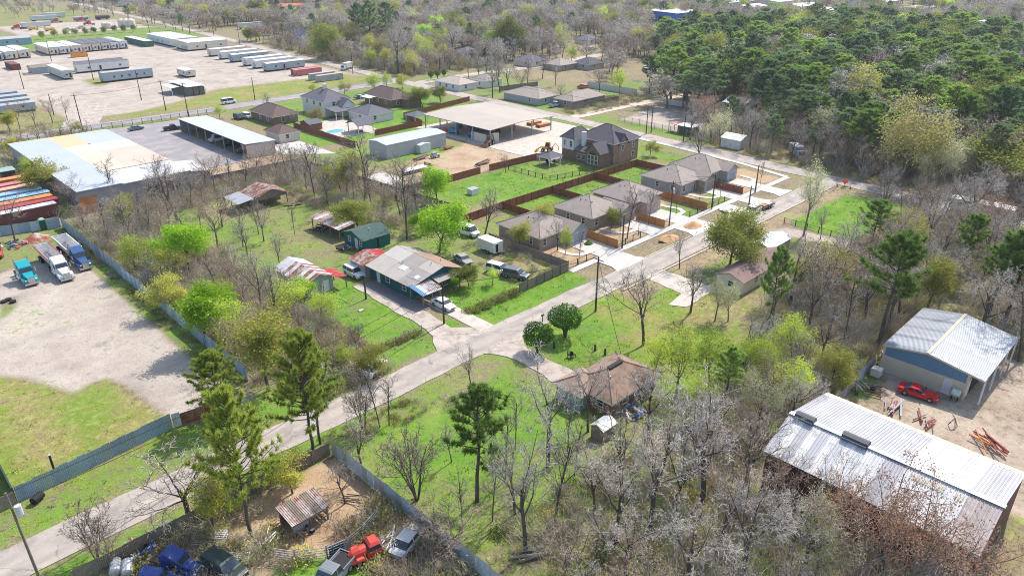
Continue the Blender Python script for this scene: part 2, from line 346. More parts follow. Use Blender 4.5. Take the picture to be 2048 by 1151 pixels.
# one terrain sheet, cut into the pieces of ground one can name
GX = np.concatenate([np.arange(-2500, -60, 240.0), np.arange(-60, -12, 4.0), np.arange(-12, 186, 0.9), np.arange(186, 260, 2.0), np.arange(260, 640, 8.0), np.arange(640, 3600, 160.0)])
GY = np.concatenate([np.arange(-2500, -30, 240.0), np.arange(-30, 0, 3.0), np.arange(0, 185, 0.9), np.arange(185, 300, 1.6), np.arange(300, 660, 5.0), np.arange(660, 3600, 140.0)])
XX, YY = np.meshgrid(GX, GY); nx, ny = len(GX), len(GY)
fx, fy = XX.ravel(), YY.ravel()
gw = cover(fx, fy); gz = relief(fx, fy)
cxm, cym = (0.5 * (XX[:-1, :-1] + XX[1:, 1:])).ravel(), (0.5 * (YY[:-1, :-1] + YY[1:, 1:])).ravel()
ii, jj = np.meshgrid(np.arange(nx - 1), np.arange(ny - 1)); a0 = (jj * nx + ii).ravel()
quads = np.stack([a0, a0 + 1, a0 + nx + 1, a0 + nx], 1)
pid = np.zeros(len(quads), int)
PIECES = [('ground', None), ('trailer_yard', ZONES[3][0]), ('gravel_lot', ZONES[8][0]), ('corral_ground', [(20, 53), (21, 50.5), (24, 49), (28, 49), (32.2, 50), (32.2, 61.8), (22, 61.8), (19, 57)]),
          ('lawn', rect(142, 47, 170.5, 61.5)), ('lawn', rect(48.5, 78.3, 60, 101)), ('lawn', rect(102, 110.2, 163, 133)), ('lawn', rect(104, 99, 154, 109.6)), ('dirt_yard', rect(77, -20, 118, 25)), ('gravel_lot', [(194, 122), (196, 148), (226, 152), (228, 132), (205, 120)])]
for k, (nm, po) in enumerate(PIECES):
    if po is not None: pid[sdf(po, cxm, cym) > 0] = k
for k, (nm, po) in enumerate(PIECES):
    qk = quads[pid == k]
    used, inv = np.unique(qk.ravel(), return_inverse=True)
    me = bpy.data.meshes.new(nm)
    me.from_pydata(np.stack([fx[used], fy[used], gz[used]], 1).tolist(), [], inv.reshape(-1, 4).tolist())
    ca = me.color_attributes.new('cover', 'FLOAT_COLOR', 'POINT'); ca.data.foreach_set('color', gw[used].astype(np.float32).ravel())
    me.materials.append(gm); me.polygons.foreach_set('use_smooth', [True] * len(qk)); me.update()
    tag(link(nm, me), kind='structure')

# ------------------------------------------------------------------ roads, drives, slabs
M_road = mat('worn_asphalt', S(182, 170, 157), 0.9, 0.12, 0.25, 0.08, 9, 0.15, stain=S(152, 142, 135), stain_amt=0.5, stain_scale=0.3, crack=0.22, lanes=(69.1, 1.15, 1))
M_sroad = mat('worn_side_asphalt', S(182, 170, 157), 0.9, 0.12, 0.25, 0.08, 9, 0.15, stain=S(152, 142, 135), stain_amt=0.5, stain_scale=0.3, crack=0.22)
M_road2 = mat('grey_asphalt', S(152, 146, 146), 0.9, 0.10, 0.2, 0.06, 9, 0.15, stain=S(174, 162, 152), stain_amt=0.5, stain_scale=0.2)
M_conc = mat('new_concrete', S(198, 192, 184), 0.85, 0.05, 0.4, 0.04, 8, 0.08, stain=S(206, 198, 188), stain_amt=0.35)
M_conc2 = mat('old_concrete', S(204, 192, 178), 0.9, 0.08, 0.4, 0.06, 8, 0.1, stain=S(176, 162, 148), stain_amt=0.5)
M_gdrive = mat('gravel_drive', S(190, 176, 164), 0.95, 0.14, 0.4, 0.1, 7, 0.2, stain=S(150, 136, 120), stain_amt=0.5)
def ribbon(name, pts, width, m, z=0.0, rag=0.25, step=2.0, th=0.12, seed=1):
    """a road following pts with slightly ragged edges, a real slab"""
    r = random.Random(seed); C = []
    for (x0, y0), (x1, y1) in zip(pts[:-1], pts[1:]):
        n = max(1, int(math.hypot(x1 - x0, y1 - y0) / step))
        C += [(x0 + (x1 - x0) * i / n, y0 + (y1 - y0) * i / n) for i in range(n)]
    C.append(pts[-1]); mb = MB(); L = []; w0 = [0, 0]
    for i, p in enumerate(C):
        a, b = C[max(i - 1, 0)], C[min(i + 1, len(C) - 1)]
        dx, dy = b[0] - a[0], b[1] - a[1]; l = math.hypot(dx, dy); nx_, ny_ = -dy / l, dx / l
        for q in (0, 1): w0[q] = 0.6 * w0[q] + r.uniform(-rag, rag)
        wl, wr = width / 2 + w0[0], width / 2 + w0[1]
        L.append(((p[0] + nx_ * wl, p[1] + ny_ * wl), (p[0] - nx_ * wr, p[1] - ny_ * wr)))
    for (l, r_) in L:
        mb.v += [(l[0], l[1], z), (r_[0], r_[1], z), (l[0], l[1], z - th), (r_[0], r_[1], z - th)]
    for i in range(len(L) - 1):
        k = 4 * i
        mb.face((k, k + 1, k + 5, k + 4)); mb.face((k + 2, k, k + 4, k + 6)); mb.face((k + 1, k + 3, k + 7, k + 5))
    return tag(mb.build(name, m), kind='structure')
def sheet(name, poly, m, z=0.0, rag=0.0, step=1.5, seed=3, th=0.12):
    r = random.Random(seed); Q = []
    for i, (x0, y0) in enumerate(poly):
        x1, y1 = poly[(i + 1) % len(poly)]; n = max(1, int(math.hypot(x1 - x0, y1 - y0) / step)) if rag else 1
        for k in range(n): Q.append((x0 + (x1 - x0) * k / n + r.uniform(-rag, rag), y0 + (y1 - y0) * k / n + r.uniform(-rag, rag)))
    return tag(MB().prism(Q, z - th, z).build(name, m), kind='structure')
ribbon('street', [(-60, 69.3), (60, 69.3), (90, 69.1), (120, 68.6), (178, 68.3)], 5.3, M_road, 0.02, 0.16, seed=2)
ribbon('side_road', [(176, -60), (177.5, 30), (179, 65), (183, 130), (186.5, 200), (188.5, 262), (192, 300), (199, 400), (209, 520), (222, 700), (240, 1000), (260, 1500)], 6.0, M_sroad, 0.028, 0.2, seed=4)
ribbon('back_road', [(-200, 262), (20, 261), (60, 260), (104, 258), (140, 259.5), (190, 260)], 7.5, M_road2, 0.024, 0.2, seed=5)
ribbon('dirt_road', [(184, 161), (205, 160), (235, 158), (270, 152)], 4.4, mat('dirt_track', S(206, 188, 168), 0.95, 0.12, 0.3, 0.08, 6, 0.2), 0.02, 0.4, seed=6)
ribbon('dirt_road', [(188, 250), (215, 252), (262, 246), (330, 252)], 6.5, M_gdrive, 0.02, 0.4, seed=8)
ribbon('lot_entrance', [(64, 263), (70, 276), (80, 300)], 11, M_gdrive, 0.018, 0.5, seed=9)
ribbon('driveway', [(59.0, 71.6), (60.6, 78), (61.2, 99)], 3.3, M_gdrive, 0.03, 0.3, seed=10)
sheet('driveway', [(55.5, 71.4), (66.5, 71.3), (64.6, 73.6), (62.4, 75.4), (59.2, 77.5), (58.0, 75.8)], M_gdrive, 0.034, 0.15, seed=5)
sheet('driveway', [(64.2, 71.8), (67.0, 71.8), (67.0, 85.0), (64.2, 85.0)], M_conc2, 0.038, 0.03)
sheet('carport_pad', [(60.4, 83.5), (63.8, 83.5), (63.8, 99), (60.4, 99)], mat('dark_drive', S(128, 122, 120), 0.95, 0.12, 0.5, 0.1, 6, 0.2), 0.036, 0.2)
sheet('driveway', [(60.2, 66.9), (68, 66.9), (65.8, 63.6), (65.2, 58), (66, 54), (61.4, 52.5), (62.2, 58.5), (62.0, 63.8)], M_gdrive, 0.032, 0.25, seed=7)
# pavement in squares
pav = tag(MB().box(90.6, 76.3, -0.15, 173.5, 77.8, 0.018).build('pavement', M_conc), kind='structure')
mb = MB().box(-0.74, -0.74, 0, 0.74, 0.74, 0.035); pm = mb.mesh('paving_slab', M_conc)
for i in range(55): link('paving_slab', pm, pav, (91.35 + i * 1.5, 77.05, 0.012))
for k, (a, b) in enumerate(((97.5, 104.6), (122.2, 130.5), (147.6, 152.6), (158.2, 162.9))):
    sheet('driveway_apron', [(a - 1.0, 71.0), (b + 1.0, 71.0), (b, 73.0), (b, 76.28), (a, 76.28), (a, 73.0)], M_conc, 0.042, 0.02)
sheet('driveway_apron', [(134, 70.9), (146, 70.9), (144, 73.5), (144, 76.28), (139, 76.28), (139, 73.5)], M_conc, 0.041, 0.02)
for a, b in ((99.6, 105.0), (115.8, 120.6), (124.8, 130.2), (147.6, 152.2), (158.3, 163.0)):
    sheet('driveway', [(a, 77.82), (b, 77.82), (b, 85.2), (a, 85.2)], M_conc, 0.05)
def path(name, pts, w, m, z): ribbon(name, pts, w, m, z, 0.0, 0.8)
path('footpath', [(99.6, 80.5), (97.6, 80.8), (96.6, 82.5), (96.4, 85)], 1.1, M_conc, 0.046)
path('footpath', [(115.8, 81.5), (113, 81.8), (111.5, 84), (111.2, 87)], 1.1, M_conc, 0.046)
path('footpath', [(130.2, 80.5), (132.3, 80.7), (133.4, 82.5), (132.6, 85.5), (132.4, 87.6)], 1.1, M_conc, 0.046)
path('footpath', [(147.6, 81.0), (145, 81.5), (143.8, 84), (143.6, 87)], 1.1, M_conc, 0.046)
path('footpath', [(163.0, 81.0), (165.5, 82), (166, 86)], 1.1, M_conc, 0.046)
tag(MB().box(91, 65.35, -0.2, 173, 65.65, 0.12).build('kerb', M_conc2), kind='structure')
tag(MB().box(105, 71.3, -0.2, 121, 71.5, 0.10).build('kerb', M_conc2), kind='structure')
ribbon('footpath', [(173.2, 77.2), (176.5, 92), (178.8, 118), (179.3, 130)], 1.6, M_conc, 0.04, 0.02)
sheet('parking_lot', [(62.5, 187), (84.3, 187), (85, 236), (92, 250), (63.5, 253)], M_road2, 0.026, 0.2, seed=11)
sheet('concrete_slab', [(93.5, 186), (104.8, 176), (104.8, 196), (96, 197)], M_conc, 0.03, 0.03)
sheet('concrete_slab', [(96.5, 141.5), (103.8, 142.5), (103.5, 152.5), (97, 151.5)], M_conc, 0.03, 0.05)
sheet('concrete_slab', rect(140, 132, 178, 186), M_conc2, 0.02, 0.1)
sheet('pool_terrace', [(114.5, 192), (121, 190), (129, 189), (131, 197), (130, 205), (131, 216), (122, 214), (117, 205)], M_conc2, 0.03, 0.1)
sheet('house_pad', [(147, 124), (155, 124), (155, 131), (147, 131)], M_conc2, 0.024, 0.0)
sheet('driveway', [(93.5, 54.5), (103, 55), (103, 66), (98, 66.1), (97, 58), (92, 57)], M_conc2, 0.02, 0.1)
# ------------------------------------------------------------------ trees
M_bark = mat('bark_grey', S(132, 120, 110), 0.95, 0.25, 2.0, 0.15, 12, 0.3)
M_barkd = mat('bark_dark', S(96, 86, 78), 0.95, 0.25, 2.0, 0.15, 12, 0.3)
M_barkp = mat('bark_pale', S(176, 168, 158), 0.95, 0.2, 2.0, 0.15, 12, 0.3)
M_twig = {'grey': mat('twig_grey', S(188, 176, 162, 0.87), 0.95, 0.22, 0.6, 0.1, 6, rand=0.14), 'pale': mat('twig_pale', S(200, 189, 175, 0.87), 0.95, 0.2, 0.6, 0.1, 6, rand=0.1),
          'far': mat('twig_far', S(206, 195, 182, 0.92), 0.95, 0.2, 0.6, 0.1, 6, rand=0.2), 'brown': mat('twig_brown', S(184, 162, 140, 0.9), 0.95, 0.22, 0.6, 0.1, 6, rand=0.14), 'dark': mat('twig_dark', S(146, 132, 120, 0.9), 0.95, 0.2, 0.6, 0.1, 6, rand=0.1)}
LEAF = {'bright': leafmat('leaf_bright', S(136, 186, 36, 0.9), S(186, 222, 70, 0.95), 0.5), 'lime': leafmat('leaf_lime', S(168, 194, 60, 0.9), S(206, 220, 92, 0.95), 0.5),
        'olive': leafmat('leaf_olive', S(148, 154, 66, 0.9), S(198, 194, 96, 0.95), 0.45), 'gold': leafmat('leaf_gold', S(142, 140, 88, 0.85), S(178, 170, 110, 0.9), 0.42),
        'oak': leafmat('leaf_oak', S(104, 120, 56, 0.85), S(164, 166, 82, 0.9), 0.42), 'dark': leafmat('leaf_dark', S(70, 100, 56, 0.85), S(110, 136, 74, 0.85), 0.35),
        'pine': leafmat('needle', S(102, 136, 66, 0.95), S(158, 180, 90, 1.0), 0.45), 'pinedark': leafmat('needle_dark', S(86, 116, 80, 0.95), S(140, 160, 106, 0.98), 0.46), 'pineyel': leafmat('needle_yellow', S(140, 160, 62, 0.95), S(194, 202, 98, 1.0), 0.5),
        'red': leafmat('leaf_red', S(156, 110, 86, 0.85), S(190, 144, 116, 0.9), 0.4), 'bush': leafmat('leaf_bush', S(62, 98, 42, 0.8), S(94, 130, 56, 0.85), 0.3), 'bud': leafmat('leaf_bud', S(186, 192, 124, 0.9), S(216, 216, 164, 0.95), 0.5)}
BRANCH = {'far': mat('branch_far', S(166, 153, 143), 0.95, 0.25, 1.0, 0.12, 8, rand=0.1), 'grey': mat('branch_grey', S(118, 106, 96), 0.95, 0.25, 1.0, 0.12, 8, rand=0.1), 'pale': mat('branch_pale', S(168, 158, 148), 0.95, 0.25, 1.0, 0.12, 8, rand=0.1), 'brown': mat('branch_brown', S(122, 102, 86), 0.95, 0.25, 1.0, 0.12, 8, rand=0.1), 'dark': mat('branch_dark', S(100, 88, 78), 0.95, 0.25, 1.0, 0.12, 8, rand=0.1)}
def rvec(r): return Vector((r.gauss(0, 1), r.gauss(0, 1), r.gauss(0, 1)))
def skeleton(seed, h, n=(6, 6, 5, 5), trunk=0.38, ang=(38, 48, 52, 55), ratio=(0.95, 0.55, 0.5, 0.5), stems=1, lean=0.05, r0=None, trop=(0.02, 0.10, 0.06, 0.03), wob=(0.06, 0.16, 0.22, 0.28), t0=(0.55, 0.25, 0.2, 0.15)):
    """branch paths by level: [(pts, radii)], tips"""
    r = random.Random(seed); out = [[] for _ in range(5)]; tips = []
    seg = (5, 5, 4, 2, 2); r0 = r0 or h * 0.019
    def grow(p, d, L, rad, lev):
        pts, rads = [p.copy()], [rad]; ns = seg[lev]; end = (0.55 if lev == 0 else 0.3 if lev < 3 else 0.4)
        for i in range(ns):
            d = (d + rvec(r) * wob[min(lev, 3)] + Vector((0, 0, 1)) * trop[min(lev, 3)]).normalized()
            p = p + d * (L / ns); pts.append(p.copy()); rads.append(rad * (1 - (1 - end) * (i + 1) / ns))
        out[lev].append((pts, rads))
        if lev == len(n): tips.append((p, d)); return
        az = r.uniform(0, 6.28)
        for k in range(n[lev]):
            t = t0[lev] + (1 - t0[lev]) * ((k + 0.6 * r.random()) / n[lev]); t = min(t, 0.999)
            q = t * ns; i = int(q); bp_ = pts[i].lerp(pts[min(i + 1, ns)], q - i); bd = (pts[min(i + 1, ns)] - pts[i]).normalized()
            az += 2.4 + r.uniform(-0.4, 0.4); u = bd.orthogonal().normalized(); v = bd.cross(u)
            a = R(ang[lev] * r.uniform(0.6, 1.25)); cd = bd * math.cos(a) + (u * math.cos(az) + v * math.sin(az)) * math.sin(a)
            grow(bp_, cd, L * ratio[lev] * r.uniform(0.75, 1.2) * (1.1 - 0.45 * t if lev else 1), max(rads[min(i, ns)] * r.uniform(0.42, 0.62), 0.012), lev + 1)
    for s_ in range(stems):
        a = s_ * 6.28 / stems + r.uniform(0, 1); ln = lean if stems == 1 else 0.28
        grow(Vector((0.12 * math.cos(a) * (stems > 1), 0.12 * math.sin(a) * (stems > 1), -0.1)), Vector((ln * math.cos(a), ln * math.sin(a), 1)).normalized(), h * trunk, r0 / (1 if stems == 1 else 1.6), 0)
    zmax = max(p.z for l in out for pts, _ in l for p in pts)
    return out, tips, h / zmax
def wood_meshes(name, sk, m_tr, m_tw, twig_r=0.013, split=2, sides=(7, 5, 4, 3, 3)):
    out, tips, k = sk; tr, cr = MB(), MB(); last = max(i for i, l in enumerate(out) if l)
    for lev, l in enumerate(out):
        for pts, rads in l:
            pk = [p * k for p in pts]
            if lev < split: tr.tube(pk, [max(x, 0.02) for x in rads], sides[lev], 0, False)
            else: cr.tube(pk, [max(x * (0.6 if lev >= 3 else 1), twig_r * (1.5 if lev == split else 1)) if i < len(rads) - 1 else twig_r * 0.35 for i, x in enumerate(rads)], sides[lev], 0 if lev == last else 2, False)
    return tr, cr
def leaves(mb, centres, r, per, size, spread, flat=0.0, m=1):
    for c, d in centres:
        for _ in range(per):
            p = c + rvec(r) * spread * 0.5; nrm = rvec(r); nrm.z += flat; nrm.normalize()
            u = nrm.orthogonal().normalized(); a = r.uniform(0, 6.28); v = nrm.cross(u); u, v = u * math.cos(a) + v * math.sin(a), v * math.cos(a) - u * math.sin(a)
            s = size * r.uniform(0.6, 1.3); mb.poly((p + u * s, p + v * s * 0.55, p - u * s, p - v * s * 0.55), m)
def needles(mb, c, d, r, n, L, wdt, m=1):
    for _ in range(n):
        v = (rvec(r) + d * 0.8 + Vector((0, 0, 0.35))).normalized(); s = v.orthogonal().normalized(); q = v.cross(s); a = r.uniform(0, 6.28); s = s * math.cos(a) + q * math.sin(a)
        l = L * r.uniform(0.6, 1.15); mb.poly((c - s * wdt, c + s * wdt, c + v * l), m)
KIND = {}
def proto(kind, tr, cr, m_tr, m_cr):
    KIND.setdefault(kind, []).append((tr.mesh(kind + '_trunk', m_tr, True), cr.mesh(kind + '_crown', m_cr)))
def bare(kind, seeds, tw, bark, twig_r=0.013, **kw):
    for s_ in seeds:
        sk = skeleton(s_, 10, **kw); tr, cr = wood_meshes(kind, sk, None, None, twig_r); proto(kind, tr, cr, [bark], [M_twig[tw], M_twig[tw], BRANCH[tw]])
def leafy(kind, seeds, tw, bark, leaf, per, size, spread, frac=1.0, **kw):
    for s_ in seeds:
        sk = skeleton(s_, 10, **kw); tr, cr = wood_meshes(kind, sk, None, None); r = random.Random(s_ + 99)
        leaves(cr, [(p * sk[2], d) for p, d in sk[1] if r.random() < frac], r, per, size, spread); proto(kind, tr, cr, [bark], [M_twig[tw], LEAF[leaf], BRANCH[tw]])
W4 = dict(n=(6, 6, 5, 5))
bare('spread', (1, 2, 3, 4), 'grey', M_barkd, n=(6, 6, 6, 5), trunk=0.34, ang=(34, 46, 52, 55), lean=0.08)
bare('pale', (11, 12, 13, 14), 'pale', M_barkd, n=(6, 6, 6, 5), trunk=0.42, ang=(36, 46, 52, 58), ratio=(0.85, 0.52, 0.5, 0.5))
bare('slim', (21, 22, 23), 'grey', M_barkd, n=(11, 5, 5, 4), trunk=0.85, ang=(42, 46, 50, 55), ratio=(0.30, 0.55, 0.5, 0.5), t0=(0.35, 0.25, 0.2, 0.15), r0=0.13)
bare('brown', (31, 32), 'brown', M_bark, n=(7, 6, 6, 5), trunk=0.36, ang=(40, 48, 54, 58))
bare('multi', (41, 42), 'dark', M_barkd, n=(5, 5, 5, 4), stems=6, trunk=0.62, ang=(26, 34, 44, 50), ratio=(0.5, 0.5, 0.5, 0.5), r0=0.14, t0=(0.35, 0.25, 0.2, 0.15))
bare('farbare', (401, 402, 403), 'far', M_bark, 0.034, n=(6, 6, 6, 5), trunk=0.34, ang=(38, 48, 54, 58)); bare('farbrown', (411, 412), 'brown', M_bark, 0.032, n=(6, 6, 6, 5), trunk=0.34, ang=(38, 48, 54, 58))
leafy('green', (51, 52, 53), 'grey', M_barkd, 'bright', 16, 0.17, 0.95, n=(6, 6, 5, 3), trunk=0.32, ang=(42, 48, 50, 50))
leafy('lime', (61, 62, 63), 'grey', M_bark, 'lime', 6, 0.13, 0.8, 0.9, n=(6, 6, 5, 4), trunk=0.34, ang=(40, 48, 50, 50))
leafy('bud', (71, 72), 'pale', M_bark, 'bud', 3, 0.09, 0.6, 0.8, n=(7, 6, 6, 5), trunk=0.4, ang=(34, 44, 50, 55))
leafy('olive', (81, 82), 'grey', M_barkd, 'olive', 9, 0.15, 0.9, n=(6, 6, 5, 4), trunk=0.36, ang=(42, 48, 50, 50))
leafy('gold', (91,), 'brown', M_bark, 'gold', 8, 0.14, 0.9, n=(6, 6, 5, 4), trunk=0.3, ang=(40, 48, 50, 50))
leafy('red', (95, 96), 'brown', M_bark, 'red', 3, 0.085, 0.7, 0.85, n=(7, 6, 6, 4), trunk=0.34, ang=(44, 50, 52, 55))
leafy('oak', (101, 102), 'dark', M_barkd, 'oak', 34, 0.15, 1.15, n=(7, 6, 5, 2), trunk=0.26, ang=(48, 50, 50, 50), ratio=(1.0, 0.55, 0.5, 0.45))
def pine(kind, seeds, leaf, h=10, base=0.45, nb=42, blen=0.27, clumps=7, nn=44, L=0.46, wd=0.042, irregular=0.35):
    for s_ in seeds:
        r = random.Random(s_); tr, cr = MB(), MB(); pts, rads = [], []; x = y = 0
        for i in range(9):
            t = i / 8; pts.append(Vector((x, y, h * t * 0.97 - 0.05))); rads.append(0.16 * (1 - t) ** 0.8 + 0.02); x += r.gauss(0, 0.06); y += r.gauss(0, 0.06)
        tr.tube(pts, rads, 7, 0, False); az = 0
        for k in range(nb):
            t = base + (0.985 - base) * (k / nb) ** 0.9; t = min(0.985, t + r.uniform(-0.015, 0.015)); i = int(t * 8); p = pts[i].lerp(pts[min(8, i + 1)], t * 8 - i)
            az += 2.4 + r.uniform(-0.5, 0.5); prof = math.sin(math.pi * min(1, 0.18 + 0.82 * (t - base) / (1 - base)) ** 0.75) ** 0.7
            ln = h * blen * max(0.12, prof) * r.uniform(1 - irregular, 1 + irregular); el = r.uniform(-0.05, 0.35) + 0.5 * (t - base) / (1 - base)
            d = Vector((math.cos(az), math.sin(az), el)).normalized(); bpts = [p]; dd = d.copy()
            for j in range(3): dd = (dd + Vector((0, 0, 0.14)) + rvec(r) * 0.10).normalized(); bpts.append(bpts[-1] + dd * ln / 3)
            cr.tube(bpts, [0.05, 0.035, 0.022, 0.012], 4, 0, False)
            for j in range(clumps):
                q = 0.35 + 0.65 * (j + r.random() * 0.6) / clumps; q = min(q, 1.0); a_ = q * 3; i2 = min(2, int(a_)); c = bpts[i2].lerp(bpts[i2 + 1], a_ - i2)
                if j < clumps - 1:
                    sd_ = Vector((-dd.y, dd.x, 0.25)) * (r.choice((-1, 1)) * r.uniform(0.2, 0.5)) * ln * 0.55 * (1.2 - q); e = c + sd_ + dd * 0.12; cr.tube([c, e], [0.018, 0.01], 3, 0, False); c = e
                needles(cr, c, dd, r, nn, L, wd)
        for _ in range(6): needles(cr, pts[-1] + rvec(r) * 0.18, Vector((0, 0, 1)), r, nn, L, wd)
        for _ in range(5):   # dead stubs
            t = r.uniform(0.2, base); a = r.uniform(0, 6.28); p = Vector((0, 0, h * t)); e = p + Vector((math.cos(a), math.sin(a), 0.1)) * r.uniform(0.3, 0.9); cr.tube([p, e], [0.03, 0.01], 3, 0, False)
        proto(kind, tr, cr, [M_barkd], [M_barkd, LEAF[leaf]])
pine('pine', (201, 202, 203), 'pine')
pine('pinefull', (211, 212), 'pineyel', base=0.3, nb=66, blen=0.33, clumps=9, nn=46, L=0.42, wd=0.042)
pine('pinedark', (221, 222, 223), 'pinedark', base=0.42, nb=40, blen=0.25, clumps=5, nn=38, L=0.5, wd=0.045)
def roundbush(kind, seeds, leaf, n=2600, size=0.16, rx=0.5, flatb=0.3):
    """dense clipped crown on a short forked trunk, unit height 10"""
    for s_ in seeds:
        r = random.Random(s_); tr, cr = MB(), MB(); C = Vector((0, 0, 5.6)); lob = [(rvec(r).normalized(), r.uniform(0.7, 2.0)) for _ in range(12)]; gaps = [rvec(r).normalized() for _ in range(9)]
        for k in range(5): a = k * 1.26; tr.tube([(0, 0, -0.2), (0.5 * math.cos(a), 0.5 * math.sin(a), 2), (2.2 * math.cos(a), 2.2 * math.sin(a), 5)], [0.42, 0.3, 0.12], 6, 0, False)
        for _ in range(n):
            d = rvec(r).normalized(); lum = 1 + 0.10 * sum(max(0, d.dot(q) - 0.75) * 4 * g for q, g in lob) - 0.05
            rad = r.uniform(0.74, 1.0) ** 0.5 * lum * (1.0 + r.gauss(0, 0.035)) if r.random() < 0.8 else r.uniform(0.4, 0.9)
            if sum(1 for q in gaps if d.dot(q) > 0.955) and r.random() < 0.8: continue
            p = C + Vector((d.x * 4.9 * rad, d.y * 4.9 * rad, d.z * (3.7 if d.z > 0 else 2.2) * rad))
            nrm = (d + rvec(r) * 0.5).normalized(); u = nrm.orthogonal().normalized(); v = nrm.cross(u); a = r.uniform(0, 6.28); u, v = u * math.cos(a) + v * math.sin(a), v * math.cos(a) - u * math.sin(a); s2 = size * 2.2 * r.uniform(0.6, 1.3)
            cr.poly((p + u * s2, p + v * s2 * 0.6, p - u * s2, p - v * s2 * 0.6), 1)
        proto(kind, tr, cr, [M_barkd], [M_barkd, LEAF[leaf]])
roundbush('bush', (301, 302), 'bush', 4200, 0.13)
trng = random.Random(5)
NAMES = {'spread': 'bare_tree', 'pale': 'bare_tree', 'slim': 'bare_tree', 'brown': 'bare_tree', 'multi': 'bare_tree', 'green': 'leafy_tree', 'lime': 'budding_tree', 'bud': 'budding_tree', 'olive': 'leafy_tree', 'gold': 'leafy_tree', 'red': 'budding_tree', 'oak': 'oak_tree', 'pine': 'pine_tree', 'pinefull': 'pine_tree', 'pinedark': 'pine_tree', 'bush': 'round_shrub'}
def tree(kind, x, y, h, label, group=None, wide=1.0, name=None, tilt=0.0):
    tr, cr = KIND[kind][trng.randrange(len(KIND[kind]))]
    o = thing(name or NAMES[kind], label, 'shrub' if kind == 'bush' else 'tree', (x, y, -0.05), trng.uniform(0, 6.28), group)
    s = h / 10.0; o.scale = (s * wide * trng.uniform(0.93, 1.07), s * wide * trng.uniform(0.93, 1.07), s)
    if tilt: o.rotation_euler = (tilt, 0, o.rotation_euler.z)
    link('trunk', tr, o); link('crown', cr, o)
    return o
def tpx(kind, px, py, top, label, wide=1.0, group=None, tilt=0.0):
    x, y = P(px, py); return tree(kind, x, y, hgt(px, py, top), label, group, wide, tilt=tilt)
# ------------------------------------------------------------------ building kit (local axes: x along the street, y along the side road)
M_shA = mat('shingle_taupe', S(164, 150, 139), 0.95, 0.10, 0.8, 0.12, 9, 0.3)
M_shB = mat('shingle_brown', S(150, 124, 106), 0.95, 0.14, 0.9, 0.14, 8, 0.3, stain=S(112, 94, 82), stain_amt=0.45)
M_shC = mat('shingle_charcoal', S(92, 88, 92), 0.95, 0.12, 0.8, 0.14, 9, 0.3)
M_shD = mat('shingle_green', S(74, 96, 90), 0.95, 0.14, 0.8, 0.14, 9, 0.3)
M_shE = mat('shingle_slate', S(108, 106, 112), 0.95, 0.10, 0.8, 0.12, 9, 0.3)
M_shF = mat('shingle_umber', S(112, 92, 86), 0.95, 0.10, 0.8, 0.12, 9, 0.3)
M_whitewall = mat('white_siding', S(228, 226, 220), 0.8, 0.05, 0.6, 0.03, 8)
M_cream = mat('cream_siding', S(222, 212, 194), 0.8, 0.06, 0.6, 0.04, 8)
M_grey = mat('grey_siding', S(176, 174, 174), 0.8, 0.06, 0.6, 0.04, 8)
M_tanw = mat('taupe_siding', S(164, 150, 138), 0.85, 0.06, 0.6, 0.04, 8)
M_bluew = mat('blue_grey_siding', S(164, 176, 180), 0.8, 0.06, 0.6, 0.04, 8)
M_teal = mat('teal_siding', S(26, 102, 104), 0.7, 0.14, 0.8, 0.08, 8)
M_brick = mat('red_brick', S(150, 104, 90), 0.9, 0.12, 1.2, 0.1, 6, brick=(2.2, S(172, 124, 106), S(190, 176, 164)))
M_brickd = mat('brown_brick', S(122, 88, 72), 0.9, 0.12, 1.2, 0.1, 6, brick=(2.2, S(140, 104, 88), S(150, 136, 124)))
M_glass = mat('window_glass', (0.03, 0.04, 0.05), 0.12, 0.1, 0.5, 0.02, 6, spec=0.7)
M_trim = mat('white_trim', S(236, 234, 228), 0.7, 0.04, 1, 0.02, 8)
M_dark = mat('dark_void', S(40, 38, 38), 0.9, 0.2, 1, 0.1, 6)
M_galv = mat('galvanised', S(194, 195, 197), 0.45, 0.08, 0.3, 0.05, 5, metal=0.15, rand=0.08)
M_galvd = mat('galvanised_dull', S(172, 172, 176), 0.55, 0.10, 0.4, 0.06, 5, metal=0.1, rand=0.08)
M_wht = mat('white_metal', S(216, 215, 212), 0.5, 0.05, 0.5, 0.03, 6, rand=0.04)
M_whtd = mat('weathered_white_metal', S(228, 226, 222), 0.55, 0.08, 0.8, 0.08, 6, stain=S(186, 178, 170), stain_amt=0.4, stain_scale=1.2, rand=0.06)
M_greym = mat('grey_metal', S(168, 166, 170), 0.5, 0.08, 0.5, 0.05, 6, metal=0.2, rand=0.06)
M_rust = mat('rusty_metal', S(150, 84, 60), 0.85, 0.25, 0.9, 0.15, 6, rand=0.15, stain=S(196, 186, 178), stain_amt=0.6, stain_scale=0.8)
M_rustl = mat('half_rusted_metal', S(190, 180, 172), 0.7, 0.15, 0.7, 0.1, 6, rand=0.12, stain=S(146, 84, 60), stain_amt=0.6, stain_scale=0.9)
M_redm = mat('red_metal', S(190, 62, 62), 0.6, 0.15, 0.7, 0.1, 6, rand=0.1, stain=S(206, 150, 140), stain_amt=0.4)
M_maroon = mat('maroon_metal', S(92, 52, 54), 0.7, 0.12, 0.6, 0.06, 6)
M_bluem = mat('blue_metal', S(108, 148, 176), 0.55, 0.06, 0.6, 0.04, 6, wave=('Y', 3.2), bump=0.5)
M_creamm = mat('cream_metal', S(220, 208, 182), 0.55, 0.06, 0.6, 0.04, 6, wave=('Y', 3.2), bump=0.5)
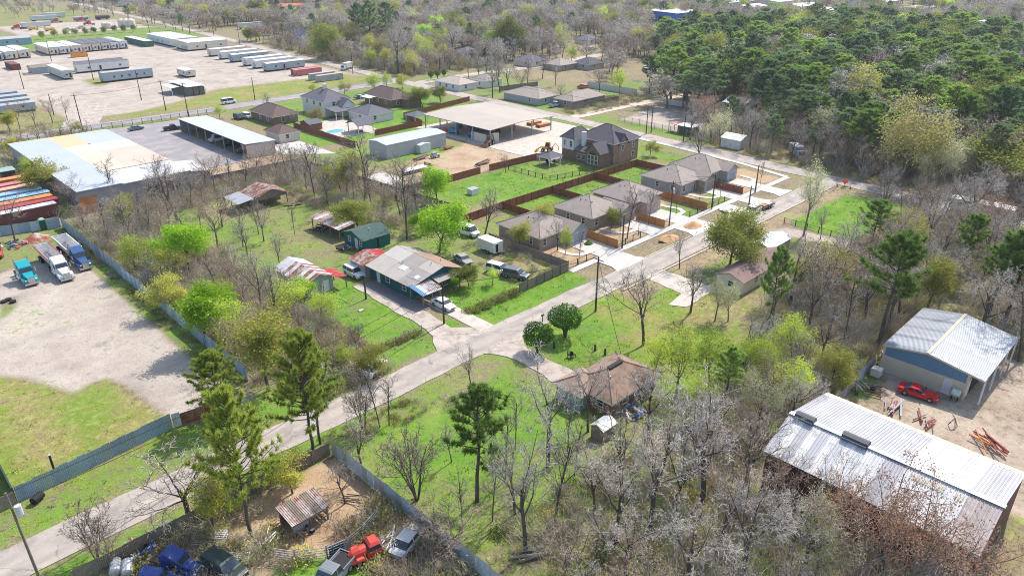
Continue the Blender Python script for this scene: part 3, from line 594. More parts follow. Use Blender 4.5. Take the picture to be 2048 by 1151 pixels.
M_tanroof = mat('tan_roof', S(182, 168, 154), 0.7, 0.05, 0.15, 0.03, 6, wave=('Y', 0.9), bump=0.3)
M_wood = mat('weathered_wood', S(142, 128, 114), 0.9, 0.2, 1.2, 0.12, 9, rand=0.12)
M_wcedar = mat('new_cedar', S(196, 136, 80), 0.85, 0.14, 1.5, 0.1, 9, rand=0.1)
M_wbrown = mat('stained_fence', S(150, 88, 66), 0.85, 0.14, 1.2, 0.1, 9, rand=0.10)
M_blk = mat('black_rubber', S(34, 34, 36), 0.8, 0.1, 2, 0.05, 9)
M_pole = mat('creosote_pole', S(78, 66, 58), 0.9, 0.15, 2, 0.1, 9)
def root(name, label, cat, x, y, group=None): return thing(name, label, cat, (x, y, 0), 0, group)
_wc = {}
def opening(rt, kind, face, at_, a, z, w, h, m_frame=None, m_pane=None, depth=0.07):
    """kind window/door on face '-x' or '-y' at plane coordinate at_, from a along the wall, sill z"""
    m_frame = m_frame or M_trim; m_pane = m_pane or M_glass; key = (kind, face, w, h, m_frame.name, m_pane.name)
    if key not in _wc:
        fr, pn = MB(), MB(); t = 0.09
        def bx(mb, u0, z0, u1, z1, d0, d1):
            (mb.box(-d1, u0, z0, -d0, u1, z1) if face == '-x' else mb.box(u0, -d1, z0, u1, -d0, z1))
        bx(fr, 0, 0, w, t, 0, depth); bx(fr, 0, h - t, w, h, 0, depth); bx(fr, 0, t, t, h - t, 0, depth); bx(fr, w - t, t, w, h - t, 0, depth)
        if kind == 'window' and h > 0.9: bx(fr, t, h / 2 - 0.03, w - t, h / 2 + 0.03, 0.005, depth - 0.01)
        if kind == 'garage_door':
            for k in range(4): bx(pn, t, t + k * (h - 2 * t) / 4 + 0.02, w - t, t + (k + 1) * (h - 2 * t) / 4, 0.0, 0.035)
        else: bx(pn, t, t, w - t, h - t, 0.0, 0.02)
        _wc[key] = (fr.mesh(kind, m_frame), pn.mesh('pane', m_pane))
    f, p = _wc[key]; loc = (at_, a, z) if face == '-x' else (a, at_, z)
    o = link(kind, f, rt, loc); link('pane' if kind == 'window' else 'panel', p, o); return o
def gable(rt, x0, y0, x1, y1, h, rise, axis, wm, rm, over=0.35, th=0.12, wall=True, ridge=None, h2=None, rm2=None):
    """pitched roof; axis = ridge direction; ridge = ridge offset (0..1) across, h2 = eave height on the far side"""
    h2 = h if h2 is None else h2; k = 0.5 if ridge is None else ridge
    if axis == 'y':
        xr = x0 + (x1 - x0) * k; s1 = rise / (xr - x0); s2 = (h + rise - h2) / (x1 - xr); zr = h + rise
        if wall: MB().hexa([(x0, y0, -0.1), (x1, y0, -0.1), (x1, y0, h2), (xr, y0, zr), (x0, y0, h)], [(x0, y1, -0.1), (x1, y1, -0.1), (x1, y1, h2), (xr, y1, zr), (x0, y1, h)]).build('wall', wm, rt)
        a, b = y0 - over, y1 + over
        MB().slab([(x0 - over, a, h - s1 * over + th), (xr, a, zr + th), (xr, b, zr + th), (x0 - over, b, h - s1 * over + th)], th * 0.9).build('roof_slope', rm, rt)
        MB().slab([(xr, a, zr + th), (x1 + over, a, h2 - s2 * over + th), (x1 + over, b, h2 - s2 * over + th), (xr, b, zr + th)], th * 0.9).build('roof_slope', rm2 or rm, rt)
    else:
        yr = y0 + (y1 - y0) * k; s1 = rise / (yr - y0); s2 = (h + rise - h2) / (y1 - yr); zr = h + rise
        if wall: MB().hexa([(x0, y0, -0.1), (x0, y0, h), (x0, yr, zr), (x0, y1, h2), (x0, y1, -0.1)], [(x1, y0, -0.1), (x1, y0, h), (x1, yr, zr), (x1, y1, h2), (x1, y1, -0.1)]).build('wall', wm, rt)
        a, b = x0 - over, x1 + over
        MB().slab([(a, y0 - over, h - s1 * over + th), (b, y0 - over, h - s1 * over + th), (b, yr, zr + th), (a, yr, zr + th)], th * 0.9).build('roof_slope', rm, rt)
        MB().slab([(a, yr, zr + th), (b, yr, zr + th), (b, y1 + over, h2 - s2 * over + th), (a, y1 + over, h2 - s2 * over + th)], th * 0.9).build('roof_slope', rm2 or rm, rt)
def hip(rt, x0, y0, x1, y1, h, rise, wm, rm, over=0.45, wall=True):
    if wall: MB().box(x0, y0, -0.1, x1, y1, h).build('wall', wm, rt)
    a, b, c, d = x0 - over, y0 - over, x1 + over, y1 + over; e = h - 0.05
    if c - a > d - b: q = (d - b) / 2; r1, r2 = (a + q, (b + d) / 2, h + rise), (c - q, (b + d) / 2, h + rise)
    else: q = (c - a) / 2; r1, r2 = ((a + c) / 2, b + q, h + rise), ((a + c) / 2, d - q, h + rise)
    A_, B_, C_, D_ = (a, b, e), (c, b, e), (c, d, e), (a, d, e); mb = MB()
    lo = [(p[0], p[1], e - 0.16) for p in (A_, B_, C_, D_)]
    if c - a > d - b: fs = [(A_, B_, r2, r1), (B_, C_, r2), (C_, D_, r1, r2), (D_, A_, r1)]
    else: fs = [(A_, B_, r1), (B_, C_, r2, r1), (C_, D_, r2), (D_, A_, r1, r2)]
    for f in fs: mb.poly(f)
    mb.poly(list(reversed(lo)), 1)
    Q = [A_, B_, C_, D_]
    for i in range(4): j = (i + 1) % 4; mb.poly((lo[i], lo[j], Q[j], Q[i]), 1)
    o = mb.build('roof', [rm, M_trim], rt)
    rc = MB()
    for p, q2 in ((A_, r1), (D_, r1 if c - a > d - b else r2), (B_, r2 if c - a > d - b else r1), (C_, r2)):
        rc.tube([Vector(p) + Vector((0, 0, 0.02)), Vector(q2) + Vector((0, 0, 0.02))], 0.09, 4)
    if (Vector(r1) - Vector(r2)).length > 0.3: rc.tube([Vector(r1), Vector(r2)], 0.09, 4)
    rc.build('ridge_cap', rm, o)
    return o
def roof_bits(rt, pts, m=None):
    for i, (x, y, z) in enumerate(pts): MB().tube([(x, y, z - 0.2), (x, y, z + 0.35)], 0.09, 6).build('roof_vent', m or M_blk, rt)
_sheetc = {}
def sheets(rt, a0, n, w, lo, hi, m_of, along, th=0.05, name='roof_sheet', ribs=3):
    """ribbed roof sheets side by side; lo/hi = (cross, z) at eave and ridge; along = axis on which the sheets repeat"""
    for i in range(n):
        m = m_of(i) if callable(m_of) else m_of
        key = (round(w, 3), lo, hi, m.name, along, ribs)
        if key not in _sheetc:
            mb = MB(); prof = []
            for k in range(ribs):
                u = w * k / ribs; s_ = w / ribs
                prof += [(u + 0.01, 0), (u + s_ * 0.62, 0), (u + s_ * 0.70, th), (u + s_ * 0.90, th), (u + s_ * 0.985, 0)]
            P3 = lambda u, dz, e: ((e[0], u, e[1] + dz) if along == 'y' else (u, e[0], e[1] + dz))
            for (u0, d0), (u1, d1) in zip(prof[:-1], prof[1:]): mb.poly((P3(u0, d0, lo), P3(u1, d1, lo), P3(u1, d1, hi), P3(u0, d0, hi)))
            mb.poly((P3(0.01, -0.02, lo), P3(w - 0.01, -0.02, lo), P3(w - 0.01, -0.02, hi), P3(0.01, -0.02, hi)))
            _sheetc[key] = mb.mesh(name, m)
        link(name, _sheetc[key], rt, (0, a0 + i * w, 0) if along == 'y' else (a0 + i * w, 0, 0))
def posts(rt, pts, h, r=0.08, m=None, name='post'):
    me = MB().box(-r, -r, 0, r, r, h).mesh(name, m or M_wood)
    for x, y in pts: link(name, me, rt, (x, y, -0.05))

# ------------------------------------------------------------------ near right: long ribbed warehouse
rt = root('warehouse', 'long dark red warehouse with ribbed white and grey metal roof at the lower right', 'warehouse', 61.5, 4.8)
MB().hexa([(0.3, 0.1, -0.1), (14.8, 0.1, -0.1), (14.8, 0.1, 5.3), (5.3, 0.1, 7.25), (0.3, 0.1, 5.2)], [(0.3, 20.0, -0.1), (14.8, 20.0, -0.1), (14.8, 20.0, 5.3), (5.3, 20.0, 7.25), (0.3, 20.0, 5.2)]).build('wall', mat('maroon_siding', S(92, 52, 54), 0.7, 0.12, 0.6, 0.06, 6, wave=('Y', 2.2), bump=0.6), rt)
M_browns = mat('brown_striped_metal', S(186, 172, 166), 0.6, 0.14, 0.9, 0.1, 6, rand=0.12, stain=S(150, 126, 116), stain_amt=0.5)
def nearm(i):
    if i < 3: return M_browns
    if i < 9: return M_wht
    if i < 11: return M_greym
    if i == 11: return M_wht
    return M_galv if i % 2 else M_whtd
def farm(i):
    if i < 3: return M_greym
    if i < 9: return M_galv if i in (4, 7) else M_wht
    return M_galvd if i % 3 else M_greym
sheets(rt, 0.0, 22, 0.92, (-0.1, 5.32), (5.28, 7.42), nearm, 'y')
sheets(rt, 0.0, 22, 0.92, (14.0, 5.72), (5.32, 7.42), farm, 'y')
sheets(rt, 0.0, 22, 0.92, (15.3, 5.36), (14.02, 5.70), M_creamm, 'y', ribs=2)
MB().slab([(5.0, -0.1, 7.50), (5.6, -0.1, 7.50), (5.6, 20.3, 7.50), (5.0, 20.3, 7.50)], 0.05).build('ridge_cap', M_wht, rt)
for ya, yb in ((17.6, 20.0 - 0.4), (12.0, 14.6)):
    mb = MB().extrude_y([(4.75, 7.4), (5.9, 7.4), (5.75, 7.85), (5.3, 8.0), (4.9, 7.85)], ya, yb); o = mb.build('ridge_vent', mat('vent_dark', S(84, 84, 88), 0.6, 0.1, 1, 0.05, 6), rt)
    MB().box(4.78, ya + 0.05, 7.50, 4.745 + 0.02, yb - 0.05, 7.62).build('louvre', M_galv, o)
me = MB().slab([(3.9, 0, 7.02), (4.55, 0, 7.28), (4.55, 0.13, 7.28), (3.9, 0.13, 7.02)], 0.05).mesh('skylight', M_creamm)
for k in range(13): link('skylight', me, rt, (0, 4.6 + k * 0.24, -0.02))
for k in range(3): link('skylight', me, rt, (0, 3.0 + k * 0.26, -0.02))
MB().box(0.35, 2.2, 0, 0.26, 4.6, 3.2).build('door', M_galvd, rt)
# shop with blue and cream wall
rt = root('workshop', 'metal workshop with blue and cream end wall and white gable roof', 'workshop', 96.0, 14.9)
MB().hexa([(0, 0, -0.1), (0, 0, 2.45), (0, 10.4, 2.45), (0, 10.4, -0.1)], [(14.6, 0, -0.1), (14.6, 0, 2.45), (14.6, 10.4, 2.45), (14.6, 10.4, -0.1)]).build('wall', M_creamm, rt)
MB().hexa([(0, 0, 2.45), (0, 0, 4.0), (0, 5.1, 4.85), (0, 10.4, 3.95), (0, 10.4, 2.45)], [(14.6, 0, 2.45), (14.6, 0, 4.0), (14.6, 5.1, 4.85), (14.6, 10.4, 3.95), (14.6, 10.4, 2.45)]).build('upper_wall', M_bluem, rt)
MB().box(-0.06, -0.06, -0.1, 0.2, 0.2, 3.95).build('corner_trim', M_creamm, rt); MB().box(-0.06, 10.2, -0.1, 0.2, 10.46, 3.9).build('corner_trim', M_creamm, rt)
sheets(rt, -0.5, 17, 0.92, (-1.8, 3.85), (5.08, 5.0), lambda i: M_wht if i % 6 else M_whtd, 'x')
sheets(rt, -0.5, 17, 0.92, (10.6, 4.07), (5.12, 5.0), lambda i: M_galv if i % 4 else M_greym, 'x')
MB().slab([(-0.5, 4.9, 5.09), (15.1, 4.9, 5.09), (15.1, 5.3, 5.09), (-0.5, 5.3, 5.09)], 0.05).build('ridge_cap', M_creamm, rt)
mb = MB()
mb.poly([(-0.52, -1.8, 3.65), (-0.52, -1.8, 3.9), (-0.52, 5.1, 5.05), (-0.52, 5.1, 4.8)]); mb.poly([(-0.52, 5.1, 5.05), (-0.52, 10.6, 4.12), (-0.52, 10.6, 3.87), (-0.52, 5.1, 4.8)]); mb.build('barge_board', M_creamm, rt)
opening(rt, 'door', '-x', 0, 1.6, 0.05, 1.0, 2.1, M_trim, M_whitewall)
for x in (0.2, 5, 10, 14.4): MB().box(x - 0.08, -1.85, 0, x + 0.08, -1.66, 3.8).build('post', M_trim, rt)
MB().box(2.0, 0.01, 0, 6.5, -0.04, 3.2).build('bay_door', M_dark, rt); MB().box(8.5, 0.01, 0, 13, -0.04, 3.2).build('bay_door', M_dark, rt)
# brown hip-roofed house by the tall bare trees
rt = root('brick_house', 'low brick house with faded brown hip roof behind bare trees near the crossroads', 'house', 60.7, 44.2)
hip(rt, 0, 0, 9.4, 6.6, 2.5, 1.75, M_brickd, M_shB, 0.55)
o = hip(rt, -1.6, 3.6, 3.2, 7.6, 2.45, 1.25, M_bluew, mat('shingle_tan', S(168, 142, 124), 0.95, 0.14, 0.9, 0.14, 8, 0.3), 0.4)
MB().box(3.3, 3.0, 4.28, 6.1, 3.6, 4.42).build('ridge_vent', M_blk, rt); roof_bits(rt, [(2.4, 2.2, 3.7), (6.8, 4.4, 3.9), (3.4, 4.6, 3.9)], M_galv)
opening(rt, 'window', '-y', 0, 6.4, 0.9, 1.5, 1.2); opening(rt, 'window', '-y', 0, 2.2, 0.9, 1.2, 1.2); opening(rt, 'window', '-x', 0, 1.2, 0.9, 1.2, 1.2); opening(rt, 'garage_door', '-x', -1.6, 4.4, 0.0, 2.4, 2.1, M_trim, M_bluew)
# patched main house
rt = root('farmhouse', 'teal walled house with patchwork grey metal roof at the centre', 'house', 63.6, 87.6)
M_pg = [mat('patch_grey_a', S(184, 174, 162), 0.85, 0.08, 0.5, 0.05, 6), mat('patch_grey_b', S(162, 154, 146), 0.85, 0.08, 0.5, 0.05, 6), mat('patch_grey_c', S(194, 186, 176), 0.8, 0.06, 0.5, 0.05, 6), mat('patch_brown', S(156, 124, 104), 0.8, 0.16, 0.8, 0.1, 6)]
MB().hexa([(0, 0, -0.1), (10.2, 0, -0.1), (10.2, 0, 2.6), (6.3, 0, 4.15), (0, 0, 2.6)], [(0, 12.2, -0.1), (10.2, 12.2, -0.1), (10.2, 12.2, 2.6), (6.3, 12.2, 4.15), (0, 12.2, 2.6)]).build('wall', M_teal, rt)
def rp(y0, y1, s0, s1, m, dz=0.0):
    f = lambda s_: (-0.7 + 7.0 * s_, 2.52 + 1.75 * s_ + dz)
    a, b = f(s0), f(s1); MB().slab([(a[0], y0, a[1]), (b[0], y0, b[1]), (b[0], y1, b[1]), (a[0], y1, a[1])], 0.08).build('roof_panel', m, rt)
rp(-0.5, 3.4, 0, 0.62, M_pg[1], 0.02); rp(-0.5, 3.4, 0.63, 1, M_pg[0]); rp(3.42, 7.6, 0, 0.5, M_pg[0]); rp(3.42, 7.6, 0.51, 1, M_pg[1]); rp(7.62, 12.6, 0, 0.55, M_pg[0], 0.02); rp(7.62, 12.6, 0.56, 1, M_pg[2])
rp(4.6, 6.4, 0.36, 0.52, M_wht, 0.05); rp(0.6, 1.6, 0.3, 0.42, M_wht, 0.05)
MB().slab([(6.3, -0.6, 4.3), (11.0, -0.6, 2.45), (11.0, 8.2, 2.45), (6.3, 8.2, 4.3)], 0.08).build('roof_panel', M_pg[3], rt); MB().slab([(6.3, 8.22, 4.3), (11.0, 8.22, 2.45), (11.0, 12.6, 2.45), (6.3, 12.6, 4.3)], 0.08).build('roof_panel', M_pg[1], rt)
roof_bits(rt, [(5.6, 2.0, 4.2), (8.4, 3.0, 3.6), (3.4, 7.0, 3.6)], M_galv)
opening(rt, 'window', '-x', 0, 1.8, 0.9, 1.1, 1.2); opening(rt, 'window', '-x', 0, 6.4, 0.9, 1.1, 1.2); opening(rt, 'door', '-x', 0, 9.2, 0, 0.95, 2.05, M_trim, M_whitewall); opening(rt, 'window', '-y', 0, 6.6, 0.9, 1.1, 1.2)
MB().slab([(3.9, -1.9, 2.45), (8.9, -1.7, 2.45), (8.9, 0.3, 2.85), (3.9, 0.3, 2.85)], 0.08).build('porch_roof', M_pg[1], rt)
posts(rt, [(4.1, -1.75), (8.7, -1.55)], 2.4)
sheets(rt, 12.65, 5, 0.9, (-1.2, 2.5), (2.2, 3.3), lambda i: M_rustl if i % 2 else M_rust, 'y'); sheets(rt, 12.65, 5, 0.9, (5.2, 2.6), (2.2, 3.3), lambda i: M_redm, 'y')
MB().box(-0.8, 12.75, -0.1, 4.8, 17.0, 2.45).build('annex_wall', M_grey, rt)
opening(rt, 'window', '-x', -0.8, 14.2, 0.9, 1.0, 1.1)
rt = root('carport', 'lean carport of mixed corrugated sheets in front of the patchwork roofed house', 'carport', 63.0, 84.2)
cs = [mat('sheet_blue', S(104, 150, 186), 0.5, 0.1, 0.6, 0.05, 6), M_wht, M_rustl, M_greym, M_rustl, M_wht, M_whtd]
sheets(rt, -0.2, 5, 0.85, (-0.3, 2.2), (3.6, 2.75), lambda i: cs[i % 7], 'x')
posts(rt, [(0.1, 0.1), (2.0, 0.1), (3.7, 0.1), (0.1, 3.4), (3.7, 3.4)], 2.25)
# green shed
rt = root('green_shed', 'dark teal timber shed with green shingle gable roof', 'shed', 69.5, 110.5)
gable(rt, 0, 0, 6.1, 6.7, 2.3, 1.1, 'x', M_teal, M_shD, 0.35)
opening(rt, 'door', '-x', 0, 1.9, 0.05, 0.95, 2.05, M_trim, M_whitewall); opening(rt, 'window', '-x', 0, 4.3, 0.9, 0.9, 1.1); opening(rt, 'window', '-x', 0, 0.5, 0.9, 0.8, 1.1)
MB().box(3.0, -0.03, 0.05, 3.5, 0.0, 2.2).build('lattice', mat('lattice_dark', S(20, 50, 48), 0.9, 0.1), rt); roof_bits(rt, [(2.9, 2.2, 3.2)], M_galv)
# open rusty lean-to
rt = root('lean_to', 'low open shelter with rusty corrugated roof beside the green shed', 'shelter', 69.4, 118.4)
sheets(rt, 0, 12, 0.92, (-0.3, 2.35), (3.7, 2.9), lambda i: (M_rust, M_rustl, M_whtd, M_rustl)[(i * 7 + 3) % 4], 'y')
posts(rt, [(0.1, 0.4), (0.1, 3.8), (0.1, 7.2), (0.1, 10.6), (3.4, 0.4), (3.4, 10.6)], 2.35); MB().box(3.5, 0.2, -0.1, 3.6, 10.8, 2.7).build('back_wall', M_wood, rt); 
# rusty barn
rt = root('old_barn', 'weathered open barn with rusty gable roof at the end of the long yard', 'barn', 66.0, 147.5)
MB().box(0.1, 3.2, -0.1, 8.0, 6.4, 2.4).build('wall', M_wood, rt)
mb = MB(); mb.hexa([(0, 0, 1.9), (8.1, 0, 1.9), (8.1, 0, 2.4), (4.6, 0, 3.7), (0, 0, 2.4)], [(0, 0.15, 1.9), (8.1, 0.15, 1.9), (8.1, 0.15, 2.4), (4.6, 0.15, 3.7), (0, 0.15, 2.4)]); mb.build('gable_board', M_wood, rt)
sheets(rt, -0.4, 8, 0.92, (-0.5, 2.4), (4.6, 3.95), lambda i: (M_rust, M_rustl, M_rust)[i % 3], 'y'); sheets(rt, -0.4, 8, 0.92, (8.6, 2.4), (4.6, 3.95), lambda i: (M_rust, M_rust, M_rustl)[i % 3], 'y')
posts(rt, [(0.1, 0.1), (2.8, 0.1), (5.4, 0.1), (8.0, 0.1)], 2.4)
MB().slab([(-3.9, -0.8, 2.45), (-0.2, -0.8, 2.9), (-0.2, 6.4, 2.9), (-3.9, 6.4, 2.45)], 0.08).build('side_roof', M_galvd, rt); posts(rt, [(-3.7, -0.6), (-3.7, 2.8), (-3.7, 6.2), (-0.4, -0.6)], 2.4)
# red-striped barn
rt = root('striped_barn', 'small barn with red and white striped roof beside the gravel drive', 'barn', 51.4, 100.4)
MB().hexa([(0.2, 0.2, -0.1), (5.2, 0.2, -0.1), (5.2, 0.2, 2.35), (2.7, 0.2, 3.4), (0.2, 0.2, 2.35)], [(0.2, 10.0, -0.1), (5.2, 10.0, -0.1), (5.2, 10.0, 2.35), (2.7, 10.0, 3.4), (0.2, 10.0, 2.35)]).build('wall', M_greym, rt)
sheets(rt, -0.3, 11, 0.96, (-0.3, 2.3), (2.7, 3.6), lambda i: (M_rust, M_whtd, M_rust, M_whtd, M_rustl)[i % 5] if i < 8 else M_whtd, 'y'); sheets(rt, -0.3, 11, 0.96, (5.6, 2.3), (2.7, 3.6), lambda i: (M_rust, M_wht, M_redm, M_whtd)[i % 4] if i < 8 else M_wht, 'y')
opening(rt, 'door', '-y', 0.2, 3.4, 0, 1.0, 2.0, M_trim, M_whitewall)
sheets(rt, -0.9, 5, 0.9, (7.4, 2.1), (5.4, 2.35), M_redm, 'y'); posts(rt, [(7.2, -0.7), (7.2, 3.3)], 2.1)

# ------------------------------------------------------------------ row of new houses
def new_house(x, y, wd, dp, gx, gw_, label, wm, gm_, apex=2.6):
    rt = root('new_house', label, 'house', x, y, 'row of new single storey houses')
    hip(rt, 0, 0, wd, dp, 2.75, apex, wm, M_shA, 0.45)
    gable(rt, gx, -2.2, gx + gw_, 4.0, 2.7, 1.25, 'y', gm_, M_shA, 0.4)
    opening(rt, 'garage_door', '-y', -2.2, gx + 0.6, 0, gw_ - 1.2, 2.2, M_trim, gm_)
    for a in (1.8, 6.0): opening(rt, 'window', '-x', 0, a, 0.8, 1.0, 1.4)
    opening(rt, 'window', '-y', 0, 0.8, 0.7, 1.1, 1.5)
    opening(rt, 'door', '-y', 0, gx - 1.4 if gx > 3 else gx + gw_ + 0.5, 0, 1.0, 2.1, M_trim, M_wood)
    roof_bits(rt, [(wd * 0.3, dp * 0.55, 4.3), (wd * 0.38, dp * 0.68, 4.5), (wd * 0.33, dp * 0.45, 4.3)])
    MB().tube([(wd * 0.33, dp * 0.3, 3.9), (wd * 0.33, dp * 0.3, 4.5), (wd * 0.33, dp * 0.3 - 0.3, 4.6)], 0.08, 6).build('flue', M_blk, rt)
    return rt
new_house(93.6, 87.4, 10.6, 11.2, 6.6, 4.6, 'new house with pale blue grey garage end, nearest the old timber fence', M_tanw, M_bluew)
new_house(109.3, 87.6, 10.4, 10.6, 6.6, 4.9, 'taupe new house with evergreen bush against its front, second from the timber fence', M_tanw, M_tanw)
new_house(123.0, 87.6, 10.0, 11.0, 2.2, 4.9, 'new house with pinkish brick garage wing, middle of the row', M_brick, mat('pink_siding', S(206, 184, 170), 0.8, 0.06, 0.6, 0.04, 8))
new_house(141.3, 87.6, 10.4, 11.2, 6.6, 4.7, 'grey beige new house behind the orange cedar fence, fourth of the row', M_grey, M_tanw)
new_house(154.6, 88.0, 9.6, 11.4, 4.2, 4.6, 'pale grey new house at the far end of the row by the side road', M_grey, M_bluew)

# ------------------------------------------------------------------ two storey brick house and gazebo
rt = root('brick_villa', 'two storey red brick house with steep charcoal roof and white balcony', 'house', 146.0, 114.6)
MB().box(4.5, 0, -0.1, 15.2, 12.5, 5.7).build('wall', M_brick, rt)
hip(rt, 4.5, 0, 15.2, 12.5, 5.7, 3.4, M_brick, M_shC, 0.4, wall=False)
gable(rt, -0.6, 0.4, 4.7, 5.4, 3.9, 2.2, 'x', M_brickd, M_shC, 0.35); gable(rt, 6.4, -0.12, 10.4, 5, 5.2, 2.5, 'y', M_brick, M_shC, 0.3)
MB().box(0.6, 5.6, -0.1, 4.6, 14.6, 2.9).build('lower_wall', M_brickd, rt); MB().slab([(0.3, 5.7, 3.0), (4.7, 5.7, 4.6), (4.7, 10.2, 4.6), (0.3, 10.2, 3.0)], 0.12).build('roof_slope', M_shC, rt)
o = MB().box(0.6, 10.4, 2.9, 4.6, 14.6, 5.8).build('balcony_storey', M_whitewall, rt); hip(rt, 0.4, 10.2, 8.0, 14.8, 5.8, 2.4, M_whitewall, M_shC, 0.35, wall=False)
for k in range(4): MB().box(0.42, 10.6 + k * 1.25, 2.95, 0.62, 10.8 + k * 1.25, 5.75).build('column', M_trim, rt)
MB().box(0.36, 10.5, 2.85, 0.5, 14.6, 3.0).build('balcony_rail', M_trim, rt); MB().box(0.36, 10.5, 3.7, 0.5, 14.6, 3.8).build('balcony_rail', M_trim, rt)
MB().box(2.6, 8.6, 2.9, 3.6, 9.6, 7.6).build('chimney', M_whitewall, rt)
for a, z in ((10.9, 3.4), (13.0, 3.4)): opening(rt, 'window', '-x', 0.58, a, z, 1.0, 1.8)
for a in (1.1, 2.3, 3.5): opening(rt, 'window', '-x', -0.6, a, 0.7, 1.1, 2.4)
pts = [(0.0, 2.9 + 1.15 * math.cos(t), 3.15 + 0.9 * math.sin(t)) for t in [math.pi * k / 10 for k in range(11)]]; MB().hexa([(-0.66, p[1], p[2]) for p in pts], [(-0.6, p[1], p[2]) for p in pts]).build('arched_pane', M_glass, rt)
for a in (6.3, 8.0): opening(rt, 'window', '-x', 0.6, a, 0.8, 1.2, 1.5)
for a, z in ((12.4, 3.5), (12.4, 0.8), (7.6, 3.4)): opening(rt, 'window', '-y', 0 if a > 11 else -0.12, a, z, 1.1, 1.5)
rt = root('gazebo', 'white posted gazebo with slate roof on the lawn by the brick house', 'gazebo', 137.0, 125.0)
hip(rt, 0.1, 0.1, 4.8, 4.0, 2.4, 1.0, M_trim, M_shE, 0.35, wall=False); posts(rt, [(0.3, 0.3), (4.6, 0.3), (0.3, 3.8), (4.6, 3.8)], 2.4, 0.1, M_trim)
for x0, y0, wh in ((1.2, 1.2, 'left one'), (3.2, 1.0, 'right one'), (2.2, 2.6, 'rear one')):
    tag(MB().box(x0, y0, 0.35, x0 + 0.9, y0 + 0.8, 0.5).box(x0, y0 + 0.65, 0.5, x0 + 0.9, y0 + 0.8, 1.0).box(x0 + 0.05, y0 + 0.05, 0, x0 + 0.15, y0 + 0.15, 0.35).box(x0 + 0.75, y0 + 0.05, 0, x0 + 0.85, y0 + 0.15, 0.35).box(x0 + 0.05, y0 + 0.65, 0, x0 + 0.15, y0 + 0.75, 0.35).box(x0 + 0.75, y0 + 0.65, 0, x0 + 0.85, y0 + 0.75, 0.35).build('patio_chair', M_blk, None, loc=(137.0, 125.0, 0.03)), 'dark patio chair under the white gazebo, ' + wh, 'chair', 'patio chairs under the gazebo')

# ------------------------------------------------------------------ commercial sheds
rt = root('open_canopy', 'very large tan roofed open canopy over a paved yard', 'canopy', 142.0, 153.0)
MB().slab([(-0.3, -0.3, 4.35), (13.2, -0.3, 4.9), (13.2, 30.8, 4.9), (-0.3, 30.8, 4.35)], 0.18).build('roof_slope', M_tanroof, rt); MB().slab([(13.2, -0.3, 4.9), (26.8, -0.3, 4.35), (26.8, 30.8, 4.35), (13.2, 30.8, 4.9)], 0.18).build('roof_slope', M_tanroof, rt)
posts(rt, [(x, y) for x in (0.2, 9, 17.6, 26.2) for y in (0.2, 7.8, 15.4, 23, 30.3)], 4.3, 0.13, M_galvd)
rt = root('yard_office', 'small cream hut with grey roof at the edge of the tan canopy', 'hut', 142.4, 154.4)
gable(rt, 0, 0, 4.4, 7.4, 2.6, 0.25, 'y', M_cream, M_shE, 0.2)
rt = root('metal_building', 'long windowless grey metal building beside the dirt yard', 'building', 111.5, 161.4)
gable(rt, 0, 0, 20.8, 8.2, 3.75, 0.45, 'x', mat('lilac_grey_metal', S(186, 184, 186), 0.6, 0.05, 0.4, 0.03, 6, wave=('X', 1.6), bump=0.4), mat('lilac_roof', S(186, 188, 196), 0.5, 0.05, 0.4, 0.03, 6), 0.2)
gable(rt, 10.0, -1.9, 13.6, 0.05, 2.2, 0.35, 'y', M_whitewall, M_wht, 0.15)
rt = root('vehicle_shelter', 'long open fronted metal vehicle shelter beside the parking lot', 'shelter', 84.6, 188.4)
MB().slab([(-0.3, -0.3, 4.1), (8.8, -0.3, 3.7), (8.8, 44.6, 3.7), (-0.3, 44.6, 4.1)], 0.14).build('roof', mat('shelter_roof', S(190, 192, 198), 0.5, 0.06, 0.2, 0.03, 6, wave=('Y', 0.8), bump=0.3), rt)
MB().box(8.3, 0.16, -0.1, 8.45, 44, 3.65).build('back_wall', M_greym, rt); MB().box(0.1, 0.0, -0.1, 8.45, 0.14, 3.6).build('end_wall', mat('beige_metal', S(196, 186, 180), 0.6, 0.05, 0.4, 0.03, 6), rt)
MB().box(0.1, 43.9, -0.1, 8.3, 44.04, 3.65).build('end_wall', M_greym, rt); posts(rt, [(0.1, 2.0 + 6.0 * k) for k in range(8)], 3.9, 0.1, M_galvd)
rt = root('patchwork_warehouse', 'wide warehouse with patchwork white and tan flat roof', 'warehouse', 38.3, 171.4)
MB().box(0.2, 0.2, -0.1, 24.0, 57.5, 4.7).build('wall', M_greym, rt)
def patch(x0, y0, x1, y1, m, z=5.0): MB().box(x0 + 0.01, y0 + 0.01, z - 0.2, x1 - 0.01, y1 - 0.01, z).build('roof_panel', m, rt)
mp = lambda n, c: mat('roof_' + n, S(*c), 0.75, 0.04, 0.15, 0.03, 3, rand=0.02)
patch(-0.2, -0.2, 9.2, 57.8, mp('blue_white', (180, 186, 194)), 5.06)
patch(9.2, 43, 15.5, 57.8, mp('orange_tan', (222, 186, 148))); patch(15.5, 42, 24.4, 57.8, mp('ice', (182, 188, 196))); patch(9.2, 27, 15, 43, mp('pale_sand', (206, 194, 176)))
patch(15, 33, 24.4, 42, mp('off_white', (206, 204, 196))); patch(15, 12.6, 24.4, 33, mp('pink_tan', (206, 184, 166))); patch(9.2, 12.6, 15, 27, mp('sand', (212, 192, 170)))
patch(9.2, -0.2, 24.4, 12.6, mp('low_white', (200, 198, 196)), 4.85)
